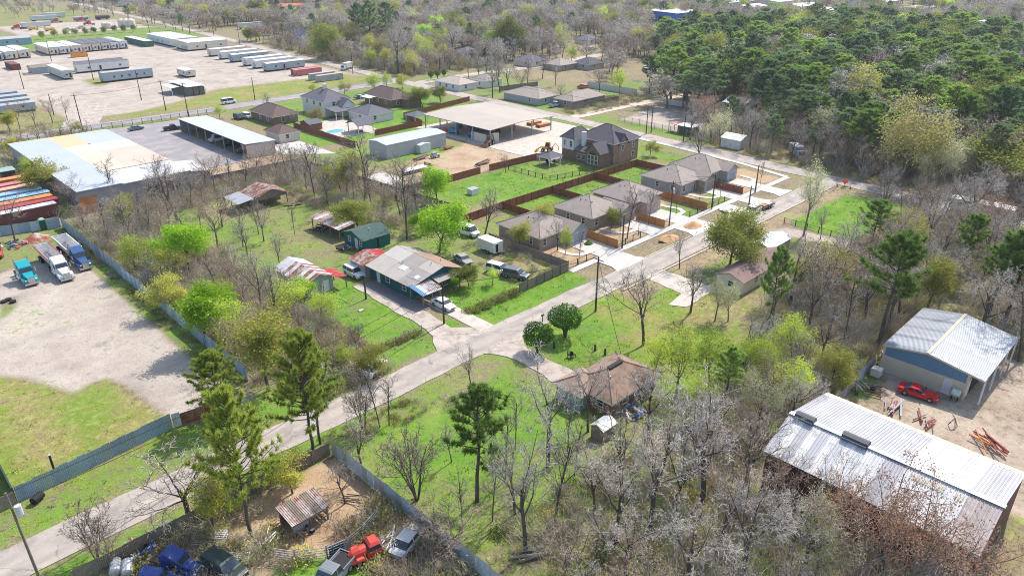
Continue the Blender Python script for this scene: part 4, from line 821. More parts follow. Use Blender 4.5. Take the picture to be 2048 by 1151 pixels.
MB().box(24.0, 0.4, -0.1, 29.0, 11, 3.8).build('lean_wall', M_grey, rt); MB().slab([(24.4, -0.1, 4.6), (29.4, -0.1, 3.95), (29.4, 11.6, 3.95), (24.4, 11.6, 4.6)], 0.12).build('lean_roof', mp('low_grey', (206, 202, 200)), rt)
MB().box(-0.05, 0.15, 0.2, 3.6, 0.19, 3.6).build('roller_door', mat('orange_door', S(200, 130, 70), 0.7), rt)
MB().box(14, 0.12, 0.0, 20, 0.19, 3.4).build('roller_door', M_dark, rt)
rt = root('green_roof_shed', 'small brown shed with flat green roof at the left edge', 'shed', 33.5, 212)
MB().box(-1.4, -1.2, -0.1, 1.4, 1.8, 2.3).build('wall', mat('dark_brown_wall', S(92, 70, 62), 0.8), rt); MB().slab([(-1.7, -1.5, 2.5), (1.7, -1.5, 2.5), (1.7, 2.1, 2.7), (-1.7, 2.1, 2.7)], 0.1).build('roof', mat('pale_green_roof', S(150, 172, 160), 0.7), rt)

# ------------------------------------------------------------------ older houses
def hiphouse(name, label, x0, y0, x1, y1, h, rise, wm, rm, wins=(), group=None, over=0.45):
    rt = root(name, label, 'house', x0, y0, group); hip(rt, 0, 0, x1 - x0, y1 - y0, h, rise, wm, rm, over)
    for f, a, z in wins: opening(rt, 'window', f, 0, a, z, 1.2, 1.4)
    return rt
rt = hiphouse('white_house', 'two storey white house with slate roof and chimney near the pool', 128, 219.5, 138, 234, 5.0, 3.0, M_whitewall, M_shE, (('-x', 2, 3.2), ('-x', 6, 3.2), ('-x', 10.5, 3.2), ('-x', 3, 0.8), ('-y', 3, 3.2), ('-y', 6.5, 3.2)))
gable(rt, 4.5, -3.5, 9.5, 1, 3.4, 2.2, 'y', M_whitewall, M_shE, 0.3); MB().box(4.6, 6.6, 5, 5.6, 7.6, 9.4).build('chimney', M_whitewall, rt)
MB().slab([(-0.5, -7.4, 2.7), (5, -7.4, 2.7), (5, -0.5, 3.3), (-0.5, -0.5, 3.3)], 0.15).build('porch_roof', M_shE, rt); posts(rt, [(-0.3, -7.2), (2.2, -7.2), (4.8, -7.2)], 2.7, 0.12, M_trim)
rt = hiphouse('garage_house', 'detached white garage with slate hip roof beside the pool terrace', 132.4, 200.6, 142.4, 212, 2.7, 2.2, M_whitewall, M_shE, (('-y', 2, 0.9), ('-x', 4, 0.9)))
MB().slab([(1, 11.4, 2.7), (5, 11.4, 2.7), (5, 16, 2.7), (1, 16, 2.7)], 0.12).build('breezeway', M_shE, rt)
rt = hiphouse('brown_house', 'brown brick house with umber hip roof beyond the garage, next to the side road', 153, 216, 162, 233, 2.9, 2.9, M_brickd, M_shF, (('-x', 3, 0.8), ('-x', 8, 0.8), ('-x', 12, 0.8), ('-y', 2, 0.8)))
gable(rt, 4, -4.5, 9.5, 2, 2.8, 1.8, 'y', M_brickd, M_shF, 0.35); MB().slab([(-3.4, 9, 2.6), (-0.4, 9, 2.8), (-0.4, 15, 2.8), (-3.4, 15, 2.6)], 0.1).build('porch_roof', M_whtd, rt); posts(rt, [(-3.2, 9.2), (-3.2, 14.8)], 2.6, 0.1, M_trim)
rt = hiphouse('brown_house', 'brown brick house with umber hip roof left of the pool', 109.2, 220, 118, 235, 2.8, 2.6, M_brickd, M_shF, (('-x', 3, 0.8), ('-x', 8, 0.8), ('-y', 3, 0.8)))
hiphouse('garage_house', 'small pale pink garage with brown hip roof beside the white slab', 99.4, 197.8, 106, 206, 2.6, 2.0, M_cream, M_shF, (('-y', 2, 0.9),))
rt = root('garden_shed', 'small brown timber shed with grey gable roof by the brown fence', 'shed', 113.5, 205); gable(rt, 0, 0, 4.5, 5.5, 2.0, 0.9, 'x', mat('brown_wood', S(140, 98, 76), 0.9, 0.15, 1, 0.1, 8), M_shE, 0.25)
rt = root('pool_pavilion', 'open timber pavilion with slate gable roof at the end of the pool', 'pavilion', 121.8, 190.6)
gable(rt, 0, 0, 5.8, 6.0, 2.7, 1.5, 'x', M_trim, M_shE, 0.4, wall=False); posts(rt, [(0.2, 0.2), (5.6, 0.2), (0.2, 5.8), (5.6, 5.8)], 2.7, 0.13, M_trim)
MB().box(0.8, 1.5, 0.03, 2.8, 2.3, 0.75).build('bar_counter', M_wood, rt)
pts = [(118.6 + 3.4 * math.cos(t) * (1 + 0.12 * math.cos(2 * t)), 199.5 + 2.2 * math.sin(t) + 1.0 * math.sin(2 * t) * 0.4) for t in [6.283 * k / 28 for k in range(28)]]
o = tag(MB().prism(pts, 0.02, 0.075).build('swimming_pool', M_conc), 'small turquoise swimming pool on the pale terrace', 'pool')
wt = mat('pool_water', S(96, 190, 206), 0.06, 0.06, 0.6, 0.02, 4, 0.1); c0 = (118.6, 199.5); MB().prism([(c0[0] + (x - c0[0]) * 0.86, c0[1] + (y - c0[1]) * 0.86) for x, y in pts], 0.03, 0.09).build('water', wt, o)
hiphouse('bungalow', 'long white bungalow with pale tan roof behind the clipped conical shrubs', 190.5, 223, 200, 238, 2.7, 1.9, M_whitewall, mat('shingle_pale', S(186, 170, 158), 0.95, 0.1, 0.8, 0.1, 8), (('-x', 3, 0.8), ('-x', 7, 0.8), ('-x', 11, 0.8), ('-y', 3, 0.8)))
hiphouse('bungalow', 'small white bungalow with tan roof next to the tall bare trees across the side road', 203, 221, 212, 230, 2.8, 2.2, M_whitewall, M_shA, (('-x', 3, 0.8),))
rt = hiphouse('bungalow', 'grey bungalow with taupe hip roof across the side road, long side to the lawn', 193, 182, 205, 200, 2.6, 2.2, M_grey, M_shA, (('-x', 4, 0.8), ('-y', 3, 0.8)))
rt = hiphouse('bungalow', 'grey bungalow with taupe hip roof behind the timber fence near the dirt road', 198, 170, 216, 179, 2.6, 2.2, M_tanw, M_shA, (('-y', 6, 0.8), ('-x', 3, 0.8)))
fh = [('pale tan house with grey hip roof beyond the bare trees, near the gravel road', (1063, 135), 11, 12, M_cream, M_shE), ('tan house with brown hip roof, left of the two far roofs by the gravel road', (1120, 143), 12, 11, M_tanw, M_shA), ('grey house with dark hip roof, right of the two far roofs by the gravel road', (1178, 141), 11, 10, M_grey, M_shC),
      ('distant pale house half hidden by bare trees at the end of the gravel road', (1175, 90), 12, 10, M_cream, M_shE), ('grey distant house deep in the bare trees, top centre', (930, 118), 12, 10, M_grey, M_shE)]
for lb, q, a, b, wm, rm in fh: x, y = P(*q); hiphouse('distant_house', lb, x, y, x + a, y + b, 2.7, 2.3, wm, rm, (('-x', 3, 0.8), ('-y', 3, 0.8)))
x, y = P(610, 94); rt = root('large_house', 'tall house with navy gable roof among trees beyond the trailer yard', 'house', x, y)
gable(rt, 0, 0, 12, 16, 4.2, 4.0, 'y', M_cream, mat('shingle_navy', S(84, 90, 112), 0.95, 0.1, 0.8, 0.1, 8), 0.4); opening(rt, 'window', '-x', 0, 4, 1, 1.2, 1.5); opening(rt, 'window', '-y', 0, 5, 1, 1.2, 1.5)
x, y = P(1352, 50); rt = root('blue_building', 'bright blue fronted commercial building with white roof far off at the top', 'building', x, y)
MB().box(0, 0, -0.1, 46, 26, 7.5).build('wall', mat('royal_blue', S(36, 116, 224), 0.7), rt); MB().slab([(-1, -1, 7.9), (47, -1, 7.9), (47, 27, 8.8), (-1, 27, 8.8)], 0.3).build('roof', M_wht, rt)
for k in range(3): MB().box(-0.05, 3 + k * 8, 0, 0.02, 8 + k * 8, 5).build('bay_door', M_dark, rt); MB().box(5 + k * 13, -0.05, 0, 13 + k * 13, 0.02, 5).build('bay_door', M_dark, rt)
far = [(1440, 18, 60, 30), (1555, 14, 40, 24), (1600, 24, 40, 20), (1655, 32, 34, 22), (1690, 42, 36, 20), (1835, 30, 44, 18), (1985, 62, 20, 16), (1500, 26, 30, 20), (160, 6, 40, 20), (250, 14, 20, 16), (285, 10, 26, 18), (560, 24, 34, 18), (1770, 14, 36, 20), (1640, 8, 40, 20)]
fl = ['long pale roofed shed at the top right of centre', 'white roofed shed at the top, between the blue building and the pine wood', 'pale flat roofed shed beyond the wood, behind the white one', 'white roofed shed beyond the pines, left of the turquoise roof', 'shed with turquoise and white roof beyond the pine wood', 'long low white roof far behind the pine wood', 'small white gabled roof at the far right above the pines', 'pale low roof right behind the blue building',
      'pale long shed at the top left edge', 'small dark roofed house at the top left by the straight road', 'blue grey house behind the straight road at the top left', 'red and white long shed at the top, beyond the navy roofed house', 'pale roof at the top right beyond the wood', 'pale roof at the very top, above the pines']
M_far = mat('far_pale_roof', S(206, 206, 206), 0.7); frm = [M_far, M_far, M_cream, M_wht, mat('turquoise_roof', S(120, 196, 200), 0.6), M_far, M_far, M_cream, M_whtd, M_shC, mat('bluegrey_roof', S(120, 132, 152), 0.8), mat('red_roof', S(190, 96, 80), 0.7), M_far, M_far]
for (a, b, wd, dp), lb, rm in zip(far, fl, frm):
    x, y = P(a, b); rt = root('distant_shed', lb, 'shed', x, y); gable(rt, 0, 0, wd, dp, 4.2, 1.4, 'x', M_cream, rm, 0.5)
    for k in range(3): opening(rt, 'window', '-y', 0, 2 + k * wd / 4, 1, 2.4, 1.6)
# houses right of the street, under the oaks
rt = root('old_house', 'old house with dark umber roof under trees on the near side of the street', 'house', 103.6, 50.6)
gable(rt, 0, 0, 16, 4.8, 2.4, 0.9, 'x', M_cream, mat('shingle_mauve', S(140, 116, 110), 0.95, 0.12, 0.8, 0.12, 9, 0.3), 0.4); opening(rt, 'window', '-x', 0, 1.5, 0.8, 1.2, 1.2); opening(rt, 'window', '-y', 0, 4, 0.8, 1.2, 1.2)
rt = root('tin_shed', 'small shed with pale corrugated roof on the near side of the street', 'shed', 120.6, 54.6)
gable(rt, 0, 0, 8, 4.0, 2.3, 0.6, 'x', M_tanw, M_galv, 0.3)
rt = root('field_hut', 'dark timber hut with flat pale roof at the edge of the gravel field', 'hut', 193, 117.8); MB().box(0, 0, -0.1, 4, 5.2, 2.4).build('wall', M_barkd, rt); MB().slab([(-0.3, -0.3, 2.6), (4.3, -0.3, 2.7), (4.3, 5.5, 2.7), (-0.3, 5.5, 2.6)], 0.1).build('roof', M_whtd, rt)
MB().slab([(0, 5.6, 2.5), (3.5, 5.6, 2.5), (3.5, 8.6, 2.7), (0, 8.6, 2.7)], 0.1).build('side_roof', M_rust, rt); posts(rt, [(0.1, 8.4), (3.3, 8.4)], 2.5)
rt = root('steel_shed', 'white roofed steel shed at the edge of the pine wood', 'shed', 231, 122); gable(rt, 0, 0, 9, 8, 3.4, 1.3, 'y', M_grey, M_wht, 0.3)
x, y = P(1478, 300); rt = root('steel_shed', 'pale small shed half buried in trees beside the side road', 'shed', x, y); gable(rt, 0, 0, 6, 6, 2.6, 1.0, 'y', M_whtd, M_whtd, 0.3)
# ------------------------------------------------------------------ fences
_pc = {}
def panel_mesh(style, w, h, m):
    key = (style, round(w, 2), round(h, 2), m.name)
    if key in _pc: return _pc[key]
    mb = MB(); r = random.Random(len(_pc) + 3)
    if style == 'board':
        n = max(2, int(w / 0.16)); s_ = w / n
        for i in range(n): d = r.uniform(0, 0.02); mb.box(i * s_ + 0.008, -0.02 + d, 0.02, (i + 1) * s_ - 0.008, 0.01 + d, h + r.uniform(-0.025, 0.025))
        for z in (0.3, h * 0.55, h - 0.25): mb.box(0, 0.035, z, w, 0.08, z + 0.09)
    elif style == 'sheet':
        n = max(3, int(w / 0.15)); s_ = w / n; pr = [(0, 0)]
        for i in range(n): pr += [(i * s_ + s_ * 0.35, 0.0), (i * s_ + s_ * 0.5, 0.04), (i * s_ + s_ * 0.8, 0.04), ((i + 1) * s_, 0.0)]
        k = len(mb.v)
        for x, y in pr: mb.v += [(x, y, 0), (x, y, h)]
        for i in range(len(pr) - 1): mb.face((k + 2 * i, k + 2 * i + 2, k + 2 * i + 3, k + 2 * i + 1))
    elif style == 'link':
        for z in (h - 0.02, h * 0.05): mb.box(0, -0.02, z - 0.02, w, 0.02, z + 0.02)
        n = int(w / 0.28)
        for i in range(n): x0 = i * w / n; mb.poly([(x0, 0, 0.05), (x0 + 0.018, 0, 0.05), (x0 + w / n + 0.018, 0, h), (x0 + w / n, 0, h)]); mb.poly([(x0 + w / n, 0.01, 0.05), (x0 + w / n + 0.018, 0.01, 0.05), (x0 + 0.018, 0.01, h), (x0, 0.01, h)])
    elif style == 'rail':
        for k in range(5): z = 0.25 + k * (h - 0.3) / 4; mb.box(0, -0.025, z - 0.03, w, 0.025, z + 0.03)
        for x in (0.02, w / 3, 2 * w / 3, w - 0.06): mb.box(x, -0.03, 0.15, x + 0.04, 0.03, h)
    elif style == 'wall': mb.box(0, -0.08, 0, w, 0.08, h)
    _pc[key] = mb.mesh(style + '_panel', m); return _pc[key]
def fence(name, label, pts, h, style, ms, w=2.4, post=None, post_m=None, jit=0.0, cat='fence', group=None, pname=None):
    ms = ms if isinstance(ms, (list, tuple)) else [ms]; x0, y0 = pts[0]; r = random.Random(int(x0 * 7 + y0 * 13))
    rt = thing(name, label, cat, (x0, y0, 0), 0, group); k = 0
    pm_ = MB().box(-0.06, -0.06, 0, 0.06, 0.06, h + 0.12).mesh('post', post_m or M_wood) if post else None
    for (ax, ay), (bx_, by_) in zip(pts[:-1], pts[1:]):
        L = math.hypot(bx_ - ax, by_ - ay); n = max(1, round(L / w)); an = math.atan2(by_ - ay, bx_ - ax); wd = L / n
        for i in range(n):
            q = (ax - x0 + (bx_ - ax) * i / n, ay - y0 + (by_ - ay) * i / n); m = ms[k % len(ms)] if len(ms) < 4 else r.choice(ms); k += 1
            o = link(pname or 'panel', panel_mesh(style, wd, h, m), rt, (q[0], q[1], -0.05), an)
            if jit: o.rotation_euler = (r.uniform(-jit, jit), 0, an + r.uniform(-jit, jit) * 0.4); o.scale = (1, 1, 1 + r.uniform(-jit, jit) * 1.2)
            if pm_: link('post', pm_, rt, (q[0] + 0.09 * math.sin(an), q[1] - 0.09 * math.cos(an), -0.05), an)
    return rt
M_sh1 = mat('sheet_blue_grey', S(156, 176, 190), 0.55, 0.08, 0.6, 0.06, 6, rand=0.10); M_sh2 = mat('sheet_green_grey', S(164, 180, 176), 0.55, 0.08, 0.6, 0.06, 6, rand=0.10); M_sh3 = mat('sheet_pale', S(190, 202, 210), 0.5, 0.08, 0.6, 0.06, 6, rand=0.08)
M_sh4 = mat('sheet_rust', S(160, 96, 66), 0.85, 0.25, 1.0, 0.15, 6, rand=0.2, stain=S(186, 160, 140), stain_amt=0.45)
M_link = mat('chain_link', S(120, 122, 124), 0.6, 0.1, 1, 0.05, 6)
M_cw = mat('concrete_wall', S(122, 116, 112), 0.9, 0.2, 0.6, 0.12, 6, 0.2, stain=S(86, 80, 74), stain_amt=0.5)
fence('sheet_fence', 'long blue grey sheet metal fence beside the truck lot', [(32.7, 165.5), (32.7, 83.5)], 2.3, 'sheet', [M_sh1, M_sh1, M_sh3, M_sh1, M_sh1], 1.0, jit=0.02, pname='metal_sheet')
fence('sheet_fence', 'blue grey sheet metal fence along the back of the truck lot', [(-12, 172), (22.5, 168.8), (32.5, 165.8)], 2.1, 'sheet', [M_sh1, M_sh1, M_sh3, M_sh1], 1.0, jit=0.02, pname='metal_sheet')
fence('sheet_fence', 'ribbed blue grey sheet fence standing in the grass at the lower left', [(4.6, 78.4), (21.4, 80.2)], 2.1, 'sheet', [M_sh1, M_sh1, M_sh1, M_sh2, M_sh1], 0.9, jit=0.03, pname='metal_sheet')
fence('sheet_fence', 'short run of rusty brown metal sheets at the gravel lot gate', [(21.5, 80.3), (27.0, 79.2)], 1.8, 'sheet', [M_sh4, M_sh4, M_whtd, M_sh4, M_sh4], 0.9, jit=0.05, pname='metal_sheet')
fence('board_fence', 'weathered board fence left of the grass field at the picture edge', [(-3, 78.2), (4.5, 78.3)], 1.7, 'board', M_wood, 1.9)
fence('dark_fence', 'dark green screened fence running back from the lower left corner', [(4.5, 78.6), (4.6, 92)], 2.0, 'wall', mat('dark_screen', S(52, 70, 58), 0.9, 0.2, 0.6, 0.1, 6), 2.4)
fence('sheet_fence', 'pale grey sheet fence slanting past the corral at the lower centre', [(32.4, 62.2), (32.8, 30)], 2.0, 'sheet', [M_sh3, M_sh3, M_sh2, M_galv, M_sh3], 1.0, jit=0.02, pname='metal_sheet')
fence('board_fence', 'old grey board fence between the street verge and the corral', [(5.5, 62.4), (32.2, 62.4)], 1.8, 'board', M_wood, 2.2, post=True, jit=0.02)
fence('board_fence', 'weathered board fence beside the street next to the new pavement', [(77.8, 77.2), (90.6, 77.5)], 1.8, 'board', M_wood, 2.1, post=True, jit=0.01)
fence('board_fence', 'weathered board fence running back between the old yard and the first new house', [(90.7, 77.7), (90.2, 98)], 1.8, 'board', M_wood, 2.1, post=True)
fence('brown_fence', 'long dark brown timber fence behind the new houses', [(93, 109.0), (105, 109.7), (154.4, 109.8), (154.4, 99)], 1.85, 'board', M_wbrown, 2.4, post=True, post_m=M_wbrown)
for i, (x, lb) in enumerate(((105.5, 'first brown divider fence behind the new houses, next to the old yard'), (121.5, 'brown divider fence behind the taupe new house'), (137.5, 'brown divider fence between the two far lawns'))): fence('brown_fence', lb, [(x, 109.6), (x, 100)], 1.8, 'board', M_wbrown, 2.4, post=True, post_m=M_wbrown)
for x, y1, lb, m in ((105.4, 85.6, 'orange cedar fence beside the pale blue garage', M_wcedar), (121.0, 85.0, 'orange cedar fence between the taupe house and the brick garage wing', M_wcedar), (137.0, 90.2, 'long orange cedar fence in front of the grey beige house', M_wcedar), (152.6, 85.6, 'short red brown fence next to the farthest garage', M_wbrown)):
    fence('cedar_fence', lb, [(x, y1), (x, 77.9)], 1.75, 'board', m, 2.2, post=True, post_m=m)
fence('brown_fence', 'dark brown timber fence between the dirt yard and the big lawn', [(97, 134.5), (108, 133.4), (120.5, 133.6)], 1.8, 'board', M_wbrown, 2.4); fence('brown_fence', 'dark brown timber fence right of the wire gate by the dirt yard', [(123.5, 133.6), (140, 132.6), (142, 130)], 1.8, 'board', M_wbrown, 2.4)
fence('wire_gate', 'grey wire gate in the brown timber fence', [(120.6, 133.6), (123.4, 133.6)], 1.6, 'link', M_link, 2.8, cat='gate')
fence('brown_fence', 'brown timber fence left of the pool lawn', [(112.4, 213), (112.4, 178)], 1.8, 'board', M_wbrown, 2.4); fence('brown_fence', 'brown timber fence between the pool lawn and the grey building', [(124.6, 186), (143.4, 186.6)], 1.8, 'board', M_wbrown, 2.4)
fence('brown_fence', 'brown timber fence behind the garage, running up to the side road', [(143.4, 186.6), (146, 200), (181, 206)], 1.8, 'board', M_wbrown, 2.4)
fence('black_fence', 'low dark wire fence around the gazebo lawn', [(128, 131), (128.5, 117), (144, 113.4)], 1.2, 'link', M_blk, 2.4, post=True, post_m=M_blk)
fence('masonry_wall', 'long dark stained concrete wall behind the scrub', [(52, 174.0), (67.5, 173.8), (92, 172.8)], 1.9, 'wall', M_cw, 3.0, cat='wall')
fence('masonry_wall', 'dark stained wall half hidden by brush, running towards the green tree', [(92.5, 172), (94.5, 150), (97, 118)], 1.5, 'wall', mat('dark_timber_wall', S(70, 60, 54), 0.9, 0.25, 0.6, 0.15, 6), 3.0, cat='wall')
fence('chain_link_fence', 'chain link fence round the lawn at the street corner', [(57.8, 78.0), (48.2, 78.0), (49.2, 92)], 1.1, 'link', M_link, 2.4, post=True, post_m=M_galvd)
fence('chain_link_fence', 'chain link fence in front of the new houses', [(91.2, 78.2), (99.0, 78.2)], 1.2, 'link', M_blk, 2.4, post=True, post_m=M_blk)
for a, b, lb in ((105.6, 115.4, 'chain link fence before the taupe new house'), (130.6, 136.6, 'chain link fence before the small green front lawn'), (137.4, 147.2, 'chain link fence before the grey beige new house')): fence('chain_link_fence', lb, [(a, 78.2), (b, 78.2)], 1.2, 'link', M_blk, 2.4, post=True, post_m=M_blk)
fence('chain_link_fence', 'wire fence round the bright green vacant lot', [(141.5, 62.0), (140.6, 46.8), (150, 46.4)], 1.2, 'link', M_blk, 2.4, post=True, post_m=M_blk)
fence('mesh_fence', 'dark mesh fence along the back road by the parking lot', [(36, 252.5), (62, 253), (104, 251)], 1.8, 'link', M_blk, 3.0, post=True, post_m=M_blk); fence('mesh_fence', 'tall wire fence around the pale gravel field', [(192, 116), (194, 147)], 1.8, 'link', M_link, 3.0, post=True, post_m=M_galvd)
fence('white_fence', 'white sheet fence beyond the bungalows across the side road', [(234.4, 194), (234.4, 169)], 2.4, 'sheet', M_wht, 2.4); fence('white_fence', 'white sheet fence at the far side of the gravel field', [(228, 152), (229, 136)], 2.0, 'sheet', M_wht, 2.4)
fence('board_fence', 'brown grey board fence beside the bungalow near the dirt road', [(192.5, 168.5), (221, 167.5)], 1.8, 'board', M_wood, 2.4); fence('board_fence', 'grey board fence behind the tall bare trees across the side road', [(203, 213), (222, 210)], 1.8, 'board', M_wood, 2.4)
fence('sheet_fence', 'pale sheet fence between the workshop yard and the trees', [(77.0, 25.4), (96.0, 26.2)], 1.9, 'sheet', [M_greym, M_galv, M_greym, M_sh3], 1.2, jit=0.02, pname='metal_sheet')
fence('sheet_fence', 'green sheet fence at the far end of the workshop yard', [(112, 9), (113, -3)], 2.2, 'sheet', mat('green_sheet', S(110, 150, 112), 0.6, 0.1, 0.6, 0.05, 6), 1.5, pname='metal_sheet')
# corral panels
fence('corral_fence', 'galvanised corral rail panels curving round the pen', [(30.4, 50.0), (27.6, 49.0), (25.6, 48.6), (23.6, 49.0), (21.2, 50.7), (20.0, 52.4)], 1.5, 'rail', M_galvd, 2.6, post=True, post_m=M_wood)
x, y = P(690, 1100); fence('corral_gate', 'gate with a dark slatted board and a pale turquoise panel in the corral fence', [(23.9, 49.12), (25.3, 48.82)], 1.2, 'wall', mat('gate_dark', S(54, 60, 64), 0.8), 1.5, cat='gate')
# ------------------------------------------------------------------ trailer units and containers
M_tyre = mat('tyre', S(30, 30, 32), 0.85, 0.1, 2, 0.05, 9); M_rim = mat('wheel_rim', S(170, 172, 176), 0.4, 0.05, 2, 0.03, 9, metal=0.5); M_under = mat('chassis', S(44, 42, 42), 0.8, 0.1, 1, 0.05, 6)
M_chrome = mat('chrome', S(206, 208, 212), 0.22, 0.04, 1, 0.02, 6, metal=0.8); M_lamp = mat('headlamp', S(236, 236, 230), 0.2, 0.02, 1, 0.01, 6); M_tail = mat('tail_lamp', S(170, 30, 28), 0.3, 0.02, 1, 0.01, 6)
_whl = {}
def wheel(rt, x, y, r=0.34, w=0.24):
    """wheel turning on the y axis"""
    if (r, w) not in _whl: _whl[(r, w)] = (MB().tube([(0, -w / 2, 0), (0, w / 2, 0)], r, 14).mesh('wheel', M_tyre), MB().tube([(0, -w / 2 - 0.012, 0), (0, w / 2 + 0.012, 0)], r * 0.58, 10).mesh('rim', M_rim))
    a, b = _whl[(r, w)]; o = link('wheel', a, rt, (x, y, r)); link('rim', b, o); return o
def unit(x0, y0, x1, y1, label, wm, rm, h=3.5, group='site trailers in the pale yard', door=True, nwin=2):
    rt = root('office_trailer', label, 'trailer', x0, y0, group); a, b = x1 - x0, y1 - y0; base = 0.65
    MB().box(0, 0, base, a, b, h - 0.2).build('body', wm, rt)
    MB().hexa([(-0.12, -0.12, h - 0.2), (a + 0.12, -0.12, h - 0.2), (a + 0.12, b + 0.12, h - 0.2), (-0.12, b + 0.12, h - 0.2)], [(-0.1, -0.1, h - 0.1), (a + 0.1, -0.1, h - 0.1), (a + 0.1, b + 0.1, h - 0.1), (-0.1, b + 0.1, h - 0.1)] if a == b else ([(-0.1, b * 0.35, h + 0.08), (a + 0.1, b * 0.35, h + 0.08), (a + 0.1, b * 0.65, h + 0.08), (-0.1, b * 0.65, h + 0.08)] if a > b else [(a * 0.35, -0.1, h + 0.08), (a * 0.65, -0.1, h + 0.08), (a * 0.65, b + 0.1, h + 0.08), (a * 0.35, b + 0.1, h + 0.08)])).build('roof', rm, rt)
    MB().box(0.3, 0.3, 0.05, a - 0.3, b - 0.3, base).build('undercarriage', M_under, rt)
    if door: MB().box(a * 0.42 - 0.1 if a > b else a * 0.62, -0.9, 0.0, (a * 0.42 if a > b else a * 0.62) + 1.1, -0.02, 0.4).box((a * 0.42 if a > b else a * 0.62) + 0.1, -0.6, 0.4, (a * 0.42 if a > b else a * 0.62) + 0.9, -0.02, 0.65).build('steps', M_wood, rt)
    if a > b: MB().box(-0.5, b * 0.1, 1.3, -0.02, b * 0.3, 2.2).build('air_conditioner', M_galvd, rt)
    else: MB().box(a * 0.02, -0.45, 1.3, a * 0.2, -0.02, 2.2).build('air_conditioner', M_galvd, rt)
    if a > b:
        for k in range(nwin): opening(rt, 'window', '-y', 0, a * (0.2 + 0.6 * k / max(1, nwin - 1)), 1.6, 1.0, 0.9, M_galvd)
        if door: opening(rt, 'door', '-y', 0, a * 0.42, 0.75, 0.95, 2.0, M_galvd, M_under)
        opening(rt, 'window', '-x', 0, b * 0.4, 1.6, 0.8, 0.9, M_galvd)
    else:
        for k in range(nwin): opening(rt, 'window', '-x', 0, b * (0.2 + 0.6 * k / max(1, nwin - 1)), 1.6, 1.0, 0.9, M_galvd)
        opening(rt, 'window', '-y', 0, a * 0.25, 1.6, 0.9, 0.9, M_galvd)
        if door: opening(rt, 'door', '-y', 0, a * 0.62, 0.75, 0.9, 2.0, M_galvd, M_under)
    return rt
G_ = M_shE
unit(97, 342.8, 117.6, 347.2, 'long pale grey trailer alone in the middle of the pale yard, weathered roof', M_bluew, M_galvd, 4.2, nwin=5, door=False)
unit(97, 377, 119.5, 381.2, 'long white trailer with dark door and grey roof, front one of the pair', M_whitewall, G_, 4.0)
unit(99, 384, 119.5, 388.2, 'long white trailer right behind another white one with dark door', M_whitewall, G_, 4.0)
unit(87.6, 362.6, 91.2, 386, 'pale green grey trailer standing end on beside the ruined hut', mat('sage', S(196, 202, 190), 0.8), M_wht, 4.0)
for i, (x, wm, lb) in enumerate(((104.5, M_cream, 'first cream trailer at the left end of the long side-by-side row'), (110.0, M_whitewall, 'white trailer with dark door, second in the long row'), (115.8, M_cream, 'cream trailer third in the long row, behind the orange bin'))): unit(x, 450, x + 4.9, 476, lb, wm, M_wht, 4.2)
for i, lb in enumerate(('grey roofed cream trailer, fourth in the long row', 'grey roofed cream trailer, fifth in the long row', 'grey roofed cream trailer, sixth in the long row', 'grey roofed white trailer, seventh in the long row', 'grey roofed white trailer at the right end of the long row')): unit(121.8 + i * 4.7, 452, 126.0 + i * 4.7, 478, lb, M_cream if i < 3 else M_whitewall, M_shE if i < 4 else M_galv, 4.2)
unit(78.5, 446, 83.5, 468, 'pale trailer at the left edge of the yard, cut by the frame', M_bluew, M_wht, 3.8); unit(84.5, 447, 90.0, 472, 'cream trailer with white roof, middle one by the left edge', M_cream, M_wht, 4.2); unit(91, 449, 96.2, 474, 'cream trailer, right one of three by the left edge', M_cream, M_wht, 4.2)
unit(164.8, 438, 179, 478, 'large white double trailer at the back corner of the yard', M_whitewall, M_wht, 4.6, nwin=4); unit(163.8, 416.4, 186, 434, 'large cream double trailer with dark door beside the white double one', M_cream, M_wht, 4.6)
for y, wm, lb in ((387, M_cream, 'cream trailer, first of the right hand row below the double trailers'), (373, M_whitewall, 'white trailer, second of the right hand row'), (359.5, M_bluew, 'pale blue grey trailer, third of the right hand row'), (343.5, M_whitewall, 'white trailer, fourth of the right hand row'), (333, M_whitewall, 'white trailer, fifth of the right hand row'), (321, M_bluew, 'grey white trailer with dark door at the near end of the right hand row')): unit(163.4 - (387 - y) * 0.05, y, 182.5 - (387 - y) * 0.05, y + 4.8, lb, wm, M_wht, 3.8)
unit(127.2, 331, 131.5, 341, 'small pale box trailer standing alone in the pale yard', M_cream, M_wht, 3.2, door=False)
for i, (y, x1) in enumerate(((327.5, 62.5), (318.5, 63.5), (309, 62), (300, 61.5))): unit(40, y, x1, y + 4.6, ('farthest', 'second farthest', 'second nearest', 'nearest')[i] + ' of four grey trailers at the left edge behind the brush', M_bluew, M_galvd, 3.2, door=False)
rt = root('blue_building', 'long pale blue building behind the left trailers', 'building', 70, 512); gable(rt, 0, 0, 42, 12, 3.6, 0.8, 'x', mat('pale_blue', S(150, 176, 190), 0.8), M_galvd, 0.3)
for k in range(5): opening(rt, 'window', '-y', 0, 14 + k * 5, 1.2, 1.4, 1.4)
rt = root('roofed_units', 'cluster of grey block units under one pale open roof by the back road', 'shelter', 107.6, 288.4)
for k in range(3): MB().box(2.6 + k * 2.3, 0.2, 0.0, 4.6 + k * 2.3, 16, 3.0).build('block', M_cw, rt)
for k in range(3): MB().slab([(2.4 + k * 2.35, -0.4, 3.5), (4.6 + k * 2.35, -0.4, 3.5), (4.6 + k * 2.35, 18, 3.7), (2.4 + k * 2.35, 18, 3.7)], 0.12).build('roof_strip', M_wht, rt)
